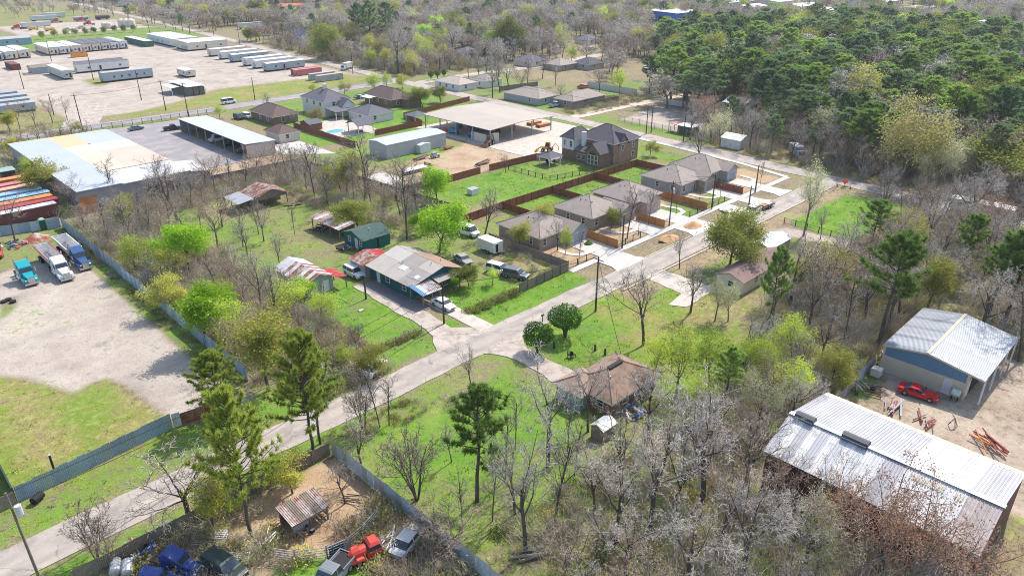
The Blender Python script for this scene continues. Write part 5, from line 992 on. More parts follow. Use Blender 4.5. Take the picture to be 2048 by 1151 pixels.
MB().slab([(-1.2, 6, 2.7), (2.2, 6, 3.0), (2.2, 16.5, 3.0), (-1.2, 16.5, 2.7)], 0.1).build('side_roof', M_whtd, rt); posts(rt, [(-1, 6.2), (-1, 16.2), (9.3, -0.2)], 2.7, 0.1, M_trim)
rt = root('ruined_hut', 'broken grey roofed hut with timber heap behind the end on trailer', 'hut', 82, 389); gable(rt, 0, 0, 8.4, 7, 2.6, 0.9, 'x', M_bluew, M_wood, 0.3); MB().hexa([(-4, -1, 0), (0, -2, 0), (1, 2, 0), (-3, 3, 0)], [(-3, 0, 0.8), (-1, -0.5, 0.6), (-0.6, 1, 0.9), (-2, 1.5, 0.5)]).build('timber_heap', M_wood, rt)
def container(x0, y0, x1, y1, label, m, top=None, h=2.6, group=None, z=0):
    rt = thing('shipping_container', label, 'container', (x0, y0, z), 0, group); a, b = x1 - x0, y1 - y0; mb = MB()
    along = a > b; L = max(a, b); n = int(L / 0.28)
    mb.box(0.03, 0.03, 0.12, a - 0.03, b - 0.03, h - 0.08)
    for i in range(n):
        u = i * L / n
        if along: mb.box(u, 0, 0.15, u + L / n * 0.5, b, h - 0.1)
        else: mb.box(0, u, 0.15, a, u + L / n * 0.5, h - 0.1)
    tag(mb.build('corrugated_wall', m, rt), kind='stuff'); MB().box(0, 0, h - 0.1, a, b, h).build('top_panel', top or m, rt); MB().box(0, 0, 0.0, a, b, 0.12).build('base_frame', M_under, rt)
    f = MB()
    for x in (0, a - 0.1):
        for y in (0, b - 0.1): MB().box(x - 0.01, y - 0.01, 0.12, x + 0.11, y + 0.11, h + 0.01).build('corner_post', m, rt)
    return rt
cc = lambda n, c: mat('container_' + n, S(*c), 0.6, 0.12, 0.5, 0.06, 6, stain=S(110, 70, 54), stain_amt=0.25)
c_red, c_mar, c_or, c_nav, c_lb, c_pe, c_pk, c_wh, c_gr = cc('red', (170, 66, 66)), cc('maroon', (120, 62, 60)), cc('orange', (226, 142, 84)), cc('navy', (52, 70, 130)), cc('blue', (150, 190, 214)), cc('peach', (226, 168, 140)), cc('pink', (206, 124, 118)), cc('white', (214, 208, 204)), cc('grey', (178, 182, 184))
for y, m, tp, x1, lb in ((174.2, c_mar, c_wh, 34.6, 'maroon container with pale top, nearest of the stacked row at the left edge'), (177.4, c_red, c_red, 35.8, 'red container, second of the row at the left edge'), (180.8, c_or, c_or, 35.6, 'orange container next to the navy one'), (184.2, c_nav, c_lb, 36.0, 'navy container with pale blue top'), (188.2, c_lb, c_lb, 35.4, 'light blue container behind the navy one'), (192.6, c_pe, c_pe, 35.2, 'peach container, third from the far end'), (196.4, c_pk, c_pk, 35.6, 'pink red container, second from the far end'), (201.4, c_or, c_or, 36.4, 'orange container at the far end of the row')): container(x1 - 24.4, y, x1, y + 2.44, lb, m, tp, 2.7, 'row of containers at the left edge')
container(163.4, 301.4, 176.4, 303.9, 'red container at the near right of the trailer yard', c_pk, c_pk); container(164, 304.6, 177, 307.0, 'red brown container right behind the red one', c_mar, c_pk); container(162.4, 286.8, 174.4, 289.3, 'grey container behind the orange topped one', c_gr, c_gr); container(162.2, 280.8, 174.4, 283.3, 'grey container with orange top beside the back road', c_gr, c_pe)
container(153.6, 451, 158.2, 483, 'dark green long container with white top between trailer rows', cc('green', (52, 112, 100)), M_wht, 3.2); container(111, 433.6, 118, 436.6, 'orange open skip in front of the long trailer row', cc('bright_orange', (240, 160, 40)), c_mar, 2.4); container(78.5, 408, 82, 421, 'brown low box at the left of the pale yard', c_mar, c_mar, 2.6)
container(85.4, 78.0 + 15.0, 86.0, 78.0 + 16.0, '', M_grey) if False else None

# ------------------------------------------------------------------ road vehicles (local +x is the front)
def paint(n, c, rough=0.3): return mat('paint_' + n, S(*c), rough, 0.03, 0.6, 0.02, 6, spec=0.6)
def car(style, label, pos, head, pm, group=None, name=None, dirt=None):
    D = {'sedan': (4.7, 1.8, 0.95, 1.45, (1.05, 0.45, -0.95, -1.65)), 'sport': (4.75, 1.9, 0.90, 1.33, (0.75, 0.05, -0.95, -1.75)), 'suv': (4.8, 1.9, 1.05, 1.78, (1.15, 0.55, -2.1, -2.3)), 'van': (5.3, 2.0, 1.1, 2.1, (1.75, 1.15, -2.4, -2.6)), 'pickup': (5.5, 1.95, 1.05, 1.85, (1.2, 0.6, -0.55, -0.75))}[style]
    L, W_, hb, ht, (wx0, rx0, rx1, wx1) = D; hl, hw = L / 2, W_ / 2; g = 0.28
    nm = name or {'sedan': 'parked_car', 'sport': 'sports_car', 'suv': 'sport_utility_car', 'van': 'van', 'pickup': 'pickup_truck'}[style]
    rt = thing(nm, label, 'truck' if style == 'pickup' else 'van' if style == 'van' else 'car', (*pos, 0.03), R(head), group)
    hood = hb - (0.12 if style in ('sedan', 'sport') else 0.05)
    def sect(x, w, z0, z1): return [(x, -w, z0), (x, w, z0), (x, w * 1.0, (z0 + z1) * 0.55), (x, w * 0.93, z1), (x, -w * 0.93, z1), (x, -w, (z0 + z1) * 0.55)]
    mb = MB(); st = [sect(hl, hw * 0.80, g + 0.1, hood * 0.82), sect(hl - 0.35, hw * 0.95, g, hood * 0.95), sect(wx0 + 0.15, hw, g, hood), sect(wx0, hw, g, hb), sect(wx1, hw, g, hb), sect(-hl + 0.3, hw * 0.96, g, hb * 0.97), sect(-hl, hw * 0.86, g + 0.1, hb * 0.88)]
    for s_ in st: mb.v += s_
    for i in range(len(st) - 1):
        for j in range(6): mb.face((6 * i + j, 6 * i + (j + 1) % 6, 6 * i + 6 + (j + 1) % 6, 6 * i + 6 + j))
    mb.face((5, 4, 3, 2, 1, 0)); k = 6 * (len(st) - 1); mb.face(tuple(k + j for j in range(6)))
    mb.build('body', pm, rt)
    tw = hw * 0.80
    if style == 'pickup':
        MB().box(-hl + 0.12, -hw * 0.78, hb - 0.35, wx1 - 0.08, hw * 0.78, hb + 0.004).build('bed_floor', M_under, rt)
        for s_ in (-1, 1): MB().box(-hl + 0.05, s_ * hw * 0.93 - 0.06, hb - 0.1, wx1, s_ * hw * 0.93 + 0.06, hb + 0.12).build('bed_side', pm, rt)
        MB().box(-hl + 0.02, -hw * 0.88, hb - 0.1, -hl + 0.12, hw * 0.88, hb + 0.12).build('tailgate', pm, rt)
    MB().hexa([(wx0, -hw * 0.92, hb - 0.02), (wx0, hw * 0.92, hb - 0.02), (wx1, hw * 0.92, hb - 0.02), (wx1, -hw * 0.92, hb - 0.02)], [(rx0, -tw, ht - 0.06), (rx0, tw, ht - 0.06), (rx1, tw, ht - 0.06), (rx1, -tw, ht - 0.06)]).build('windows', M_glass, rt)
    MB().hexa([(rx0 + 0.1, -tw - 0.03, ht - 0.07), (rx0 + 0.1, tw + 0.03, ht - 0.07), (rx1 - 0.06, tw + 0.03, ht - 0.07), (rx1 - 0.06, -tw - 0.03, ht - 0.07)], [(rx0 - 0.12, -tw * 0.9, ht), (rx0 - 0.12, tw * 0.9, ht), (rx1 + 0.12, tw * 0.9, ht), (rx1 + 0.12, -tw * 0.9, ht)]).build('roof', pm, rt)
    for s_ in (-1, 1):
        for xa, xb in ((wx0 * 0.02 + rx0 * 0.4 + rx1 * 0.58, 0.07),): MB().hexa([(xa, s_ * hw * 0.93 - 0.02, hb), (xa + 0.12, s_ * hw * 0.93 - 0.02, hb), (xa + 0.12, s_ * hw * 0.93 + 0.02, hb), (xa, s_ * hw * 0.93 + 0.02, hb)], [(xa, s_ * (tw + 0.02) - 0.02, ht - 0.05), (xa + 0.12, s_ * (tw + 0.02) - 0.02, ht - 0.05), (xa + 0.12, s_ * (tw + 0.02) + 0.02, ht - 0.05), (xa, s_ * (tw + 0.02) + 0.02, ht - 0.05)]).build('pillar', pm, rt)
        MB().box(hl - 0.16, s_ * hw * 0.62 - 0.2, hood * 0.68, hl - 0.02, s_ * hw * 0.62 + 0.2, hood * 0.84).build('headlight', M_lamp, rt); MB().box(-hl - 0.01, s_ * hw * 0.66 - 0.16, hb * 0.66, -hl + 0.1, s_ * hw * 0.66 + 0.16, hb * 0.86).build('tail_light', M_tail, rt)
        MB().box(wx0 - 0.2, s_ * (hw + 0.1) - 0.1, hb - 0.02, wx0 - 0.05, s_ * (hw + 0.1) + 0.1, hb + 0.14).build('mirror', pm, rt)
        wr = 0.33 if style in ('sedan', 'sport') else 0.38
        for xw in (hl * 0.62, -hl * 0.60): wheel(rt, xw, s_ * (hw - 0.10), wr, 0.24)
    MB().box(hl - 0.08, -hw * 0.4, g + 0.16, hl + 0.02, hw * 0.4, g + 0.38).build('grille', M_under, rt)
    return rt
white, silver, black, dgrey = paint('white', (240, 240, 238)), paint('silver', (186, 190, 194)), paint('black', (36, 38, 42)), paint('grey', (98, 104, 110))
car('sedan', 'white sedan parked on the concrete drive beside the utility pole', P(887, 614), -90, white)
car('suv', 'white car with black roof rails by the striped barn', P(709, 551), -90, white)
car('van', 'white van parked on the grass under the forked bare tree', P(936, 469), -84, white)
car('suv', 'white older sport utility car beside the board fence, left one of two', P(998, 545), -78, white)
car('suv', 'grey car beside the board fence, right one of two', P(1032, 555), -72, dgrey)
car('sedan', 'dusty abandoned car with open bonnet beside the patchwork roofed house', P(926, 524), -100, paint('dusty', (160, 156, 150), 0.8))
car('sedan', 'white car half hidden by the shrub at the street edge', (46.2, 73.7), 24, white)
car('pickup', 'white pickup truck towing a low trailer on the street', (141.6, 69.6), 181, white)
rt = thing('flatbed_trailer', 'dark low trailer loaded with pale slabs behind the white pickup', 'trailer', (147.6, 69.5, 0), R(181))
MB().box(-2.6, -1.0, 0.55, 2.4, 1.0, 0.68).build('deck', M_under, rt); MB().box(2.4, -0.06, 0.5, 3.4, 0.06, 0.6).build('drawbar', M_under, rt); MB().box(-1.6, -0.8, 0.70, 0.2, 0.8, 1.0).build('load', M_conc2, rt); MB().box(0.5, -0.7, 0.70, 1.7, 0.6, 0.95).build('load', M_wcedar, rt)
for s_ in (-1, 1):
    for x in (-0.5, 0.4): wheel(rt, x, s_ * 1.08, 0.34, 0.2)
car('sport', 'red sports car parked by the blue and cream workshop wall', (93.0, 19.3), -82, paint('red', (200, 24, 34), 0.22))
car('sedan', 'grey saloon on the parking lot by the dark mesh fence', P(273, 260), 8, dgrey); car('pickup', 'black pickup truck parked next to the long vehicle shelter', P(346, 260), -8, black)
car('van', 'white van parked inside the long vehicle shelter', (87.5, 213), 180, white); car('suv', 'dark car inside the long vehicle shelter, beside the white van', (87.8, 204.5), 180, black); car('pickup', 'dark pickup inside the long vehicle shelter, nearest its end wall', (87.8, 196), 180, dgrey)
car('van', 'white roofed cart like vehicle on the back road verge', P(458, 207), 0, white); car('pickup', 'silver pickup beside the grey bungalow across the side road', P(1110, 213), 5, silver); car('suv', 'silver car on the far gravel road', P(1183, 100), 0, silver); car('suv', 'orange red car beside the white fence across the side road', P(1165, 177), 90, paint('orange', (220, 90, 60)))
car('sedan', 'white car by the navy roofed house', P(552, 84), 20, white); car('sedan', 'dark car in front of the brown brick house', P(720, 197), 0, dgrey); car('suv', 'white car at the brown brick house left of the pool', P(495, 236), -90, white); car('suv', 'dark car at the brown brick house left of the pool', P(478, 238), -90, black)
for i, (a, b, c_, st) in enumerate(((1290, 138, silver, 'sedan'), (1302, 146, white, 'van'), (1318, 142, dgrey, 'sedan'), (1310, 132, black, 'pickup'))): car(st, ('silver wrecked car among the junk below the tall pines', 'white van among the junk below the tall pines', 'grey wrecked car at the right of the junk below the pines', 'black pickup behind the junk below the tall pines')[i], P(a, b), 40 + i * 50, c_)
def boxtruck(label, pos, head, cab, box_m, L=5.0, h=3.1):
    rt = thing('box_truck', label, 'truck', (*pos, 0.02), R(head)); MB().box(-L, -1.15, 0.9, 0, 1.15, h).build('cargo_box', box_m, rt)
    MB().hexa([(0.1, -1.0, 0.5), (2.2, -0.95, 0.5), (2.2, 0.95, 0.5), (0.1, 1.0, 0.5)], [(0.1, -0.95, 2.2), (1.25, -0.85, 2.2), (1.25, 0.85, 2.2), (0.1, 0.95, 2.2)]).build('cab', cab, rt)
    MB().hexa([(1.92, -0.82, 1.25), (2.02, -0.82, 1.25), (2.02, 0.82, 1.25), (1.92, 0.82, 1.25)], [(1.35, -0.76, 2.1), (1.45, -0.76, 2.1), (1.45, 0.76, 2.1), (1.35, 0.76, 2.1)]).build('windscreen', M_glass, rt); MB().box(-L + 0.2, -0.5, 0.5, 0.3, 0.5, 0.88).build('chassis', M_under, rt)
    for s_ in (-1, 1):
        wheel(rt, 1.3, s_ * 0.95, 0.42, 0.26); wheel(rt, -L * 0.68, s_ * 0.95, 0.42, 0.3); MB().box(2.16, s_ * 0.65 - 0.15, 0.8, 2.24, s_ * 0.65 + 0.15, 1.0).build('headlight', M_lamp, rt)
    return rt
boxtruck('grey box truck parked in the shade at the edge of the wood', P(1597, 316), 228, paint('truck_blue', (150, 164, 180)), M_greym)
boxtruck('white box truck parked beside the side road near the trailer yard', P(690, 140), 200, white, M_wht)
def semi(label, pos, head, pm, tub=None, stripe=None, group=None):
    """bonneted tractor unit; local +x front, origin under the fifth wheel"""
    rt = thing('tractor_unit', label, 'truck', (*pos, 0.02), R(head), group)
    mb = MB(); mb.hexa([(3.1, -0.75, 0.75), (5.2, -0.62, 0.75), (5.2, 0.62, 0.75), (3.1, 0.75, 0.75)], [(3.1, -0.78, 1.95), (5.05, -0.55, 1.55), (5.05, 0.55, 1.55), (3.1, 0.78, 1.95)]); mb.build('bonnet', pm, rt)
    MB().hexa([(1.5, -1.1, 0.8), (3.15, -1.1, 0.8), (3.15, 1.1, 0.8), (1.5, 1.1, 0.8)], [(1.5, -1.0, 2.75), (2.75, -1.0, 2.75), (2.75, 1.0, 2.75), (1.5, 1.0, 2.75)]).build('cab', pm, rt)
    MB().hexa([(0.2, -1.15, 0.8), (1.5, -1.15, 0.8), (1.5, 1.15, 0.8), (0.2, 1.15, 0.8)], [(0.25, -1.05, 3.0), (1.7, -1.05, 3.0), (1.7, 1.05, 3.0), (0.25, 1.05, 3.0)]).build('sleeper', pm, rt)
    MB().hexa([(1.7, -1.0, 2.77), (2.6, -0.95, 2.77), (2.6, 0.95, 2.77), (1.7, 1.0, 2.77)], [(0.4, -1.0, 3.35), (0.9, -0.95, 3.35), (0.9, 0.95, 3.35), (0.4, 1.0, 3.35)]).build('roof_fairing', pm, rt)
    MB().hexa([(3.0, -0.95, 1.95), (3.14, -0.95, 1.95), (3.14, 0.95, 1.95), (3.0, 0.95, 1.95)], [(2.66, -0.88, 2.62), (2.80, -0.88, 2.62), (2.80, 0.88, 2.62), (2.66, 0.88, 2.62)]).build('windscreen', M_glass, rt)
    MB().box(-2.4, -0.45, 0.65, 5.0, 0.45, 0.9).build('chassis', M_under, rt); MB().box(5.1, -0.5, 0.65, 5.24, 0.5, 1.5).build('grille', M_chrome, rt); MB().box(5.1, -1.15, 0.35, 5.4, 1.15, 0.68).build('bumper', M_chrome, rt)
    for s_ in (-1, 1):
        MB().hexa([(3.5, s_ * 0.95 - 0.3, 0.85), (5.1, s_ * 0.95 - 0.3, 0.7), (5.1, s_ * 0.95 + 0.3, 0.7), (3.5, s_ * 0.95 + 0.3, 0.85)], [(3.75, s_ * 0.9 - 0.25, 1.3), (4.9, s_ * 0.9 - 0.25, 1.2), (4.9, s_ * 0.9 + 0.2, 1.2), (3.75, s_ * 0.9 + 0.25, 1.3)]).build('fender', pm, rt)
        MB().tube([(0.12, s_ * 1.05, 0.9), (0.12, s_ * 1.05, 3.9)], 0.09, 8).build('exhaust_stack', M_chrome, rt); MB().tube([(0.5, s_ * 1.0, 0.65), (2.4, s_ * 1.0, 0.65)], 0.32, 10).build('fuel_tank', M_chrome, rt)
        MB().box(1.9, s_ * 1.08 - 0.03, 1.75, 2.75, s_ * 1.08 + 0.03, 2.45).build('side_window', M_glass, rt); MB().box(4.9, s_ * 0.75 - 0.14, 1.0, 5.2, s_ * 0.75 + 0.14, 1.2).build('headlight', M_lamp, rt); MB().box(2.9, s_ * 1.35 - 0.06, 1.8, 3.05, s_ * 1.35 + 0.06, 2.5).build('mirror', M_chrome, rt)
        wheel(rt, 4.3, s_ * 0.95, 0.5, 0.3)
        for x in (-0.6, -1.8): wheel(rt, x, s_ * 0.85, 0.5, 0.56)
    if tub:
        t = thing('dump_trailer', tub[0], 'trailer', (*pos, 0.02), R(head)); a, b = -9.3, -0.6 + 0.75
        mo, mr, mi = tub[1], tub[-1], mat('tub_inside', S(180, 176, 172), 0.7, 0.15, 0.6, 0.1, 5)
        for s_ in (-1, 1):
            MB().hexa([(a, s_ * 0.75 - 0.05, 1.1), (b, s_ * 0.75 - 0.05, 1.1), (b, s_ * 0.75 + 0.05, 1.1), (a, s_ * 0.75 + 0.05, 1.1)], [(a, s_ * 1.2 - 0.05, 2.75), (b, s_ * 1.2 - 0.05, 2.75), (b, s_ * 1.2 + 0.05, 2.75), (a, s_ * 1.2 + 0.05, 2.75)]).build('side_wall', mo, t)
            MB().box(a, s_ * 1.24 - 0.08, 2.72, b, s_ * 1.24 + 0.08, 2.86).build('top_rail', mr, t)
            for x in (a + 1.0, a + 2.2): wheel(t, x, s_ * 0.9, 0.5, 0.5)
        MB().box(a, -0.75, 1.05, b, 0.75, 1.12).build('floor', mi, t)
        MB().hexa([(b - 0.05, -0.75, 1.1), (b + 0.05, -0.75, 1.1), (b + 0.05, 0.75, 1.1), (b - 0.05, 0.75, 1.1)], [(b + 0.45, -1.2, 2.75), (b + 0.55, -1.2, 2.75), (b + 0.55, 1.2, 2.75), (b + 0.45, 1.2, 2.75)]).build('front_wall', mr, t); MB().hexa([(a - 0.05, -0.75, 1.1), (a + 0.05, -0.75, 1.1), (a + 0.05, 0.75, 1.1), (a - 0.05, 0.75, 1.1)], [(a - 0.35, -1.2, 2.75), (a - 0.25, -1.2, 2.75), (a - 0.25, 1.2, 2.75), (a - 0.35, 1.2, 2.75)]).build('tailgate', mo, t)
        for k in range(5): MB().tube([(a + 0.6 + k * 2.0, -1.2, 2.8), (a + 0.6 + k * 2.0, -0.6, 3.0), (a + 0.6 + k * 2.0, 0.6, 3.0), (a + 0.6 + k * 2.0, 1.2, 2.8)], 0.04, 5).build('tarp_bow', M_galvd, t)
        MB().box(a + 0.2, -0.4, 0.7, b, 0.4, 1.04).build('chassis', M_under, t)
    return rt
semi('white tractor unit with open dump trailer in the truck lot', (25.4, 140.6), -90, white, ('open dump trailer with red rim behind the white tractor unit', M_whtd, c_red)); semi('dark blue tractor unit with open dump trailer beside the sheet fence', (29.2, 143.4), -90, paint('navy', (52, 86, 130)), ('pale grey open dump trailer behind the dark blue tractor unit', M_whtd)); semi('turquoise tractor unit without trailer in the truck lot', (20.5, 142.8), -90, paint('teal', (20, 160, 168)))
# truck yard far off at the top left
for i, (a, b, hd, c_, lb) in enumerate(((183, 50, 170, paint('cherry', (206, 40, 48)), 'red tractor unit among the white tanks far off at the top left'), (40, 58, 190, paint('cherry', (206, 40, 48)), 'red tractor unit at the left end of the far truck yard'), (168, 43, 160, paint('cherry', (206, 40, 48)), 'red tractor unit with tanker behind the white tanks'), (118, 45, 175, paint('brick_red', (190, 80, 76)), 'brick red tractor unit behind the white semi trailers'))): semi(lb, P(a, b), hd, c_)
for i, (a, b, lb) in enumerate(((70, 60, 'yellow truck in the far truck yard, left of two'), (103, 62, 'yellow truck in the far truck yard, right of two'))): boxtruck(lb, P(a, b), 10, paint('yellow', (226, 176, 40)), paint('yellow', (226, 176, 40)), 4, 2.0)
for i, (a, b, lb) in enumerate(((135, 61, 'pale pickup in the front row of the far truck yard, left one'), (163, 57, 'pale pickup in the front row of the far truck yard, right one'))): car('pickup', lb, P(a, b), 10, silver)
def semitrailer(label, x, y, m, L=15.5, rz=0):
    rt = thing('semi_trailer', label, 'trailer', (x, y, 0), rz); MB().box(0, -1.25, 1.1, L, 1.25, 4.0).build('cargo_box', m, rt); MB().box(0.4, -0.5, 0.75, L - 0.5, 0.5, 1.1).build('chassis', M_under, rt)
    for xx in (1.4, 2.7):
        for s_ in (-1, 1): wheel(rt, xx, s_ * 1.0, 0.5, 0.4)
    for s_ in (-1, 1): MB().box(L - 4, s_ * 0.8 - 0.08, 0, L - 3.84, s_ * 0.8 + 0.08, 1.1).build('landing_leg', M_under, rt)
for a, b, lb in ((44, 58, 'white semi trailer in front of the far truck yard'), (62, 44, 'white semi trailer behind, left of the far truck yard'), (80, 38, 'pale semi trailer at the back of the far truck yard'), (478, 59, 'white semi trailer beside the straight road, right of the trailer yard')): x, y = P(a, b); semitrailer(lb, x, y, M_wht, 18)
for i, (a, b, s_) in enumerate(((245, 54, 1), (254, 54, 1), (264, 54, 1), (210, 57, 0.75), (219, 57, 0.75))):
    x, y = P(a, b); rt = thing('storage_tank', ('large white tank, left of three at the right of the far truck yard', 'large white tank, middle of three', 'large white tank, right of three, nearest the road', 'smaller white tank, left of two', 'smaller white tank, right of two')[i], 'tank', (x, y, 0), 0, 'white tanks far off at the top left')
    h = 5.5 * s_; MB().tube([(0, 0, 0), (0, 0, h * 0.8)], 2.5 * s_, 16).build('shell', M_cream, rt); MB().tube([(0, 0, h * 0.8), (0, 0, h * 0.94), (0, 0, h)], [2.5 * s_, 1.7 * s_, 0.4], 16).build('dome', M_cream, rt)
for i, (a, b) in enumerate(((148, 42), (192, 40))):
    x, y = P(a, b); rt = thing('tanker_trailer', ('grey tanker trailer left of the red tractor unit', 'dark tanker with pale canopy behind the red tractor unit')[i], 'trailer', (x, y, 0)); MB().tube([(0, 0, 2), (10, 0, 2)], 1.2, 12).build('tank', M_galvd if i == 0 else M_shC, rt); MB().box(0, -0.5, 0.6, 10, 0.5, 0.9).build('chassis', M_under, rt)
    for xx in (1.4, 2.7, 8): wheel(rt, xx, 0.9, 0.5, 0.4); wheel(rt, xx, -0.9, 0.5, 0.4)
# white enclosed trailer beside the patched house, portable toilet, red truck at left edge
x, y = P(988, 512); rt = thing('box_trailer', 'small white enclosed trailer with open dark door in the old yard', 'trailer', (x, y, 0)); MB().box(0, 0, 0.5, 2.4, 4.6, 2.5).build('body', M_whitewall, rt); opening(rt, 'door', '-y', 0, 0.3, 0.5, 0.9, 1.8, M_trim, M_dark); MB().box(1.1, -1.2, 0.45, 1.25, 0, 0.55).build('drawbar', M_under, rt)
for yy in (1.6, 2.4):
    w_ = wheel(rt, -0.08, yy, 0.34, 0.2); w_.rotation_euler = (0, 0, R(90)); w_ = wheel(rt, 2.48, yy, 0.34, 0.2); w_.rotation_euler = (0, 0, R(90))
rt = thing('portable_toilet', 'dark green portable toilet beside the back fence of the truck lot', 'toilet', (29.6, 166.9, 0)); gpt = mat('toilet_green', S(24, 92, 66), 0.6, 0.05); MB().box(-0.55, -0.55, 0.1, 0.55, 0.55, 2.15).build('cabin', gpt, rt); MB().hexa([(-0.58, -0.58, 2.15), (0.58, -0.58, 2.15), (0.58, 0.58, 2.15), (-0.58, 0.58, 2.15)], [(-0.3, -0.4, 2.4), (0.3, -0.4, 2.4), (0.3, 0.4, 2.4), (-0.3, 0.4, 2.4)]).build('roof', mat('toilet_roof', S(150, 190, 176), 0.6), rt); opening(rt, 'door', '-y', -0.55, -0.4, 0.15, 0.8, 1.9, gpt, gpt)
car('pickup', 'old red pickup among the scrap at the left edge of the truck lot', (19.4, 157.8), 262, paint('faded_red', (196, 66, 56), 0.6))
# yellow loader and pale trailer at the far right
def loader(label, x, y, hd, m=None):
    m = m or paint('machine_yellow', (232, 168, 40), 0.5); rt = thing('backhoe_loader', label, 'loader', (x, y, 0), hd)
    MB().box(-1.4, -0.7, 0.7, 1.4, 0.7, 1.5).build('body', m, rt); MB().hexa([(-0.9, -0.65, 1.5), (0.5, -0.65, 1.5), (0.5, 0.65, 1.5), (-0.9, 0.65, 1.5)], [(-0.8, -0.6, 2.7), (0.3, -0.6, 2.7), (0.3, 0.6, 2.7), (-0.8, 0.6, 2.7)]).build('cab', M_glass, rt); MB().box(-0.95, -0.72, 2.7, 0.45, 0.72, 2.82).build('cab_roof', m, rt)
    for s_ in (-1, 1): MB().tube([(0.9, s_ * 0.6, 1.4), (2.0, s_ * 0.6, 1.1), (2.7, s_ * 0.6, 0.5)], 0.09, 6).build('lift_arm', m, rt); wheel(rt, -0.9, s_ * 0.9, 0.7, 0.4); wheel(rt, 1.1, s_ * 0.85, 0.5, 0.35)
    MB().hexa([(2.6, -1.1, 0.2), (3.4, -1.1, 0.15), (3.4, 1.1, 0.15), (2.6, 1.1, 0.2)], [(2.6, -1.1, 0.9), (2.8, -1.1, 0.9), (2.8, 1.1, 0.9), (2.6, 1.1, 0.9)]).build('bucket', m, rt); MB().tube([(-1.4, 0, 1.2), (-2.4, 0, 2.6), (-3.2, 0, 1.6), (-3.3, 0, 0.6)], 0.12, 6).build('boom', m, rt)
    return rt
x, y = P(1988, 430); loader('yellow backhoe loader on the side road at the right edge', x, y, R(100)); x, y = P(2020, 448); rt = unit(x, y, x + 3, y + 12, 'white trailer beside the yellow loader at the right edge', M_whitewall, M_wht, 3.2, None)
x, y = P(978, 290); loader('orange brown loader in front of the cream hut', x, y, R(200), paint('machine_brown', (146, 112, 82), 0.7)); x, y = P(1094, 303); loader('yellow tractor behind the gazebo lawn', x, y, R(120))
# ------------------------------------------------------------------ utility poles and wires
POLES = {}
def pole(key, px, py, top, label, arm=None, lean=(0, 0), tr=False, group='utility poles'):
    x, y = P(px, py); h = hgt(px, py, top); rt = thing('utility_pole', label, 'pole', (x, y, 0), 0, group)
    MB().tube([(0, 0, -0.2), (lean[0] * h, lean[1] * h, h)], [0.14, 0.09] if tr else [0.17, 0.11], 8).build('shaft', mat('weathered_pole', S(132, 120, 110), 0.9, 0.15, 2, 0.1, 9) if key == 'a' else M_pole, rt)
    if arm is not None: c, s_ = math.cos(R(arm)), math.sin(R(arm)); MB().tube([(-c * 1.1, -s_ * 1.1, h - 0.5), (c * 1.1, s_ * 1.1, h - 0.5)], 0.07, 4).build('cross_arm', M_pole, rt)
    if tr: MB().tube([(0.35, 0, h - 2.6), (0.35, 0, h - 1.6)], 0.28, 10).build('transformer', mat('transformer', S(206, 210, 214), 0.5), rt)
    POLES[key] = Vector((x + lean[0] * h, y + lean[1] * h, h)); return rt
pole('a', 83, 1165, 985, 'near utility pole with pale transformer at the lower left corner', None, (-0.01, 0.012), True)
pole('b', 888, 647, 566, 'utility pole beside the white sedan drive', 0); pole('c', 1191, 622, 513, 'utility pole on the near verge opposite the board fence', 90); pole('d', 732, 597, 552, 'slim pole on the corner lawn')
pole('e', 1244, 496, 430, 'slim pole at the second new driveway'); pole('f', 1338, 452, 362, 'tall utility pole at the third new driveway', 90, (0, 0), True); pole('g', 1423, 418, 348, 'utility pole between the two far new driveways'); pole('h', 1495, 427, 372, 'slim pole beside the white pickup'); pole('i', 1510, 385, 330, 'slim pole at the far new driveway')
pole('j', 166, 262, 188, 'twin utility pole on the near side of the back road, left', 0); pole('k', 332, 221, 160, 'utility pole on the far verge of the back road', 0); pole('l', 377, 233, 165, 'utility pole by the roofed block units', 0); pole('m', 283, 200, 140, 'pole at the front of the pale yard'); pole('n', 108, 230, 188, 'leaning pole behind the brush at the left'); pole('o', 187, 160, 105, 'pole beside the long pale trailer'); pole('p', 103, 122, 80, 'pole in front of the long trailer row')
pole('q', 706, 148, 96, 'utility pole beside the white box truck', 90); pole('r', 735, 128, 100, 'pole behind the white box truck'); pole('s', 48, 108 + 70, 138, 'pole at the far left of the pale yard'); pole('t', 510, 200, 155, 'pole behind the back road by the fence'); pole('u', 1292, 268, 214, 'utility pole at the dirt road corner'); pole('v', 1302, 265, 215, 'slim pole by the gravel field'); pole('w', 1366, 285, 230, 'utility pole in front of the dark hut'); pole('x', 1190, 100, 66, 'utility pole on the far gravel road')
pole('y', 300, 68, 35, 'utility pole by the straight road, top left'); pole('z', 352, 62, 28, 'second utility pole by the straight road'); pole('aa', 400, 58, 30, 'third utility pole by the straight road'); pole('ab', 428, 72, 38, 'fourth utility pole by the straight road'); pole('ac', 480, 90, 52, 'fifth utility pole by the straight road')
rt = thing('steel_post', 'single dark steel post in the grass by the lower left sheet fence', 'post', (8.8, 81.4, 0)); MB().tube([(0, 0, -0.1), (0, 0, 2.2)], 0.12, 10).build('shaft', M_under, rt); MB().tube([(0, 0, 2.2), (0, 0, 2.28)], 0.14, 10).build('cap', M_galv, rt)
def wire(a, b, dz, sag, label, off=0):
    A0, B0 = POLES[a] + Vector((0, off, dz)), POLES[b] + Vector((0, off, dz)); pts = []
    for i in range(13): t = i / 12; p = A0.lerp(B0, t); p.z -= sag * 4 * t * (1 - t); pts.append(p)
    tag(MB().tube(pts, 0.034, 4).build('power_line', M_blk), label, 'wire', 'power lines along the street')
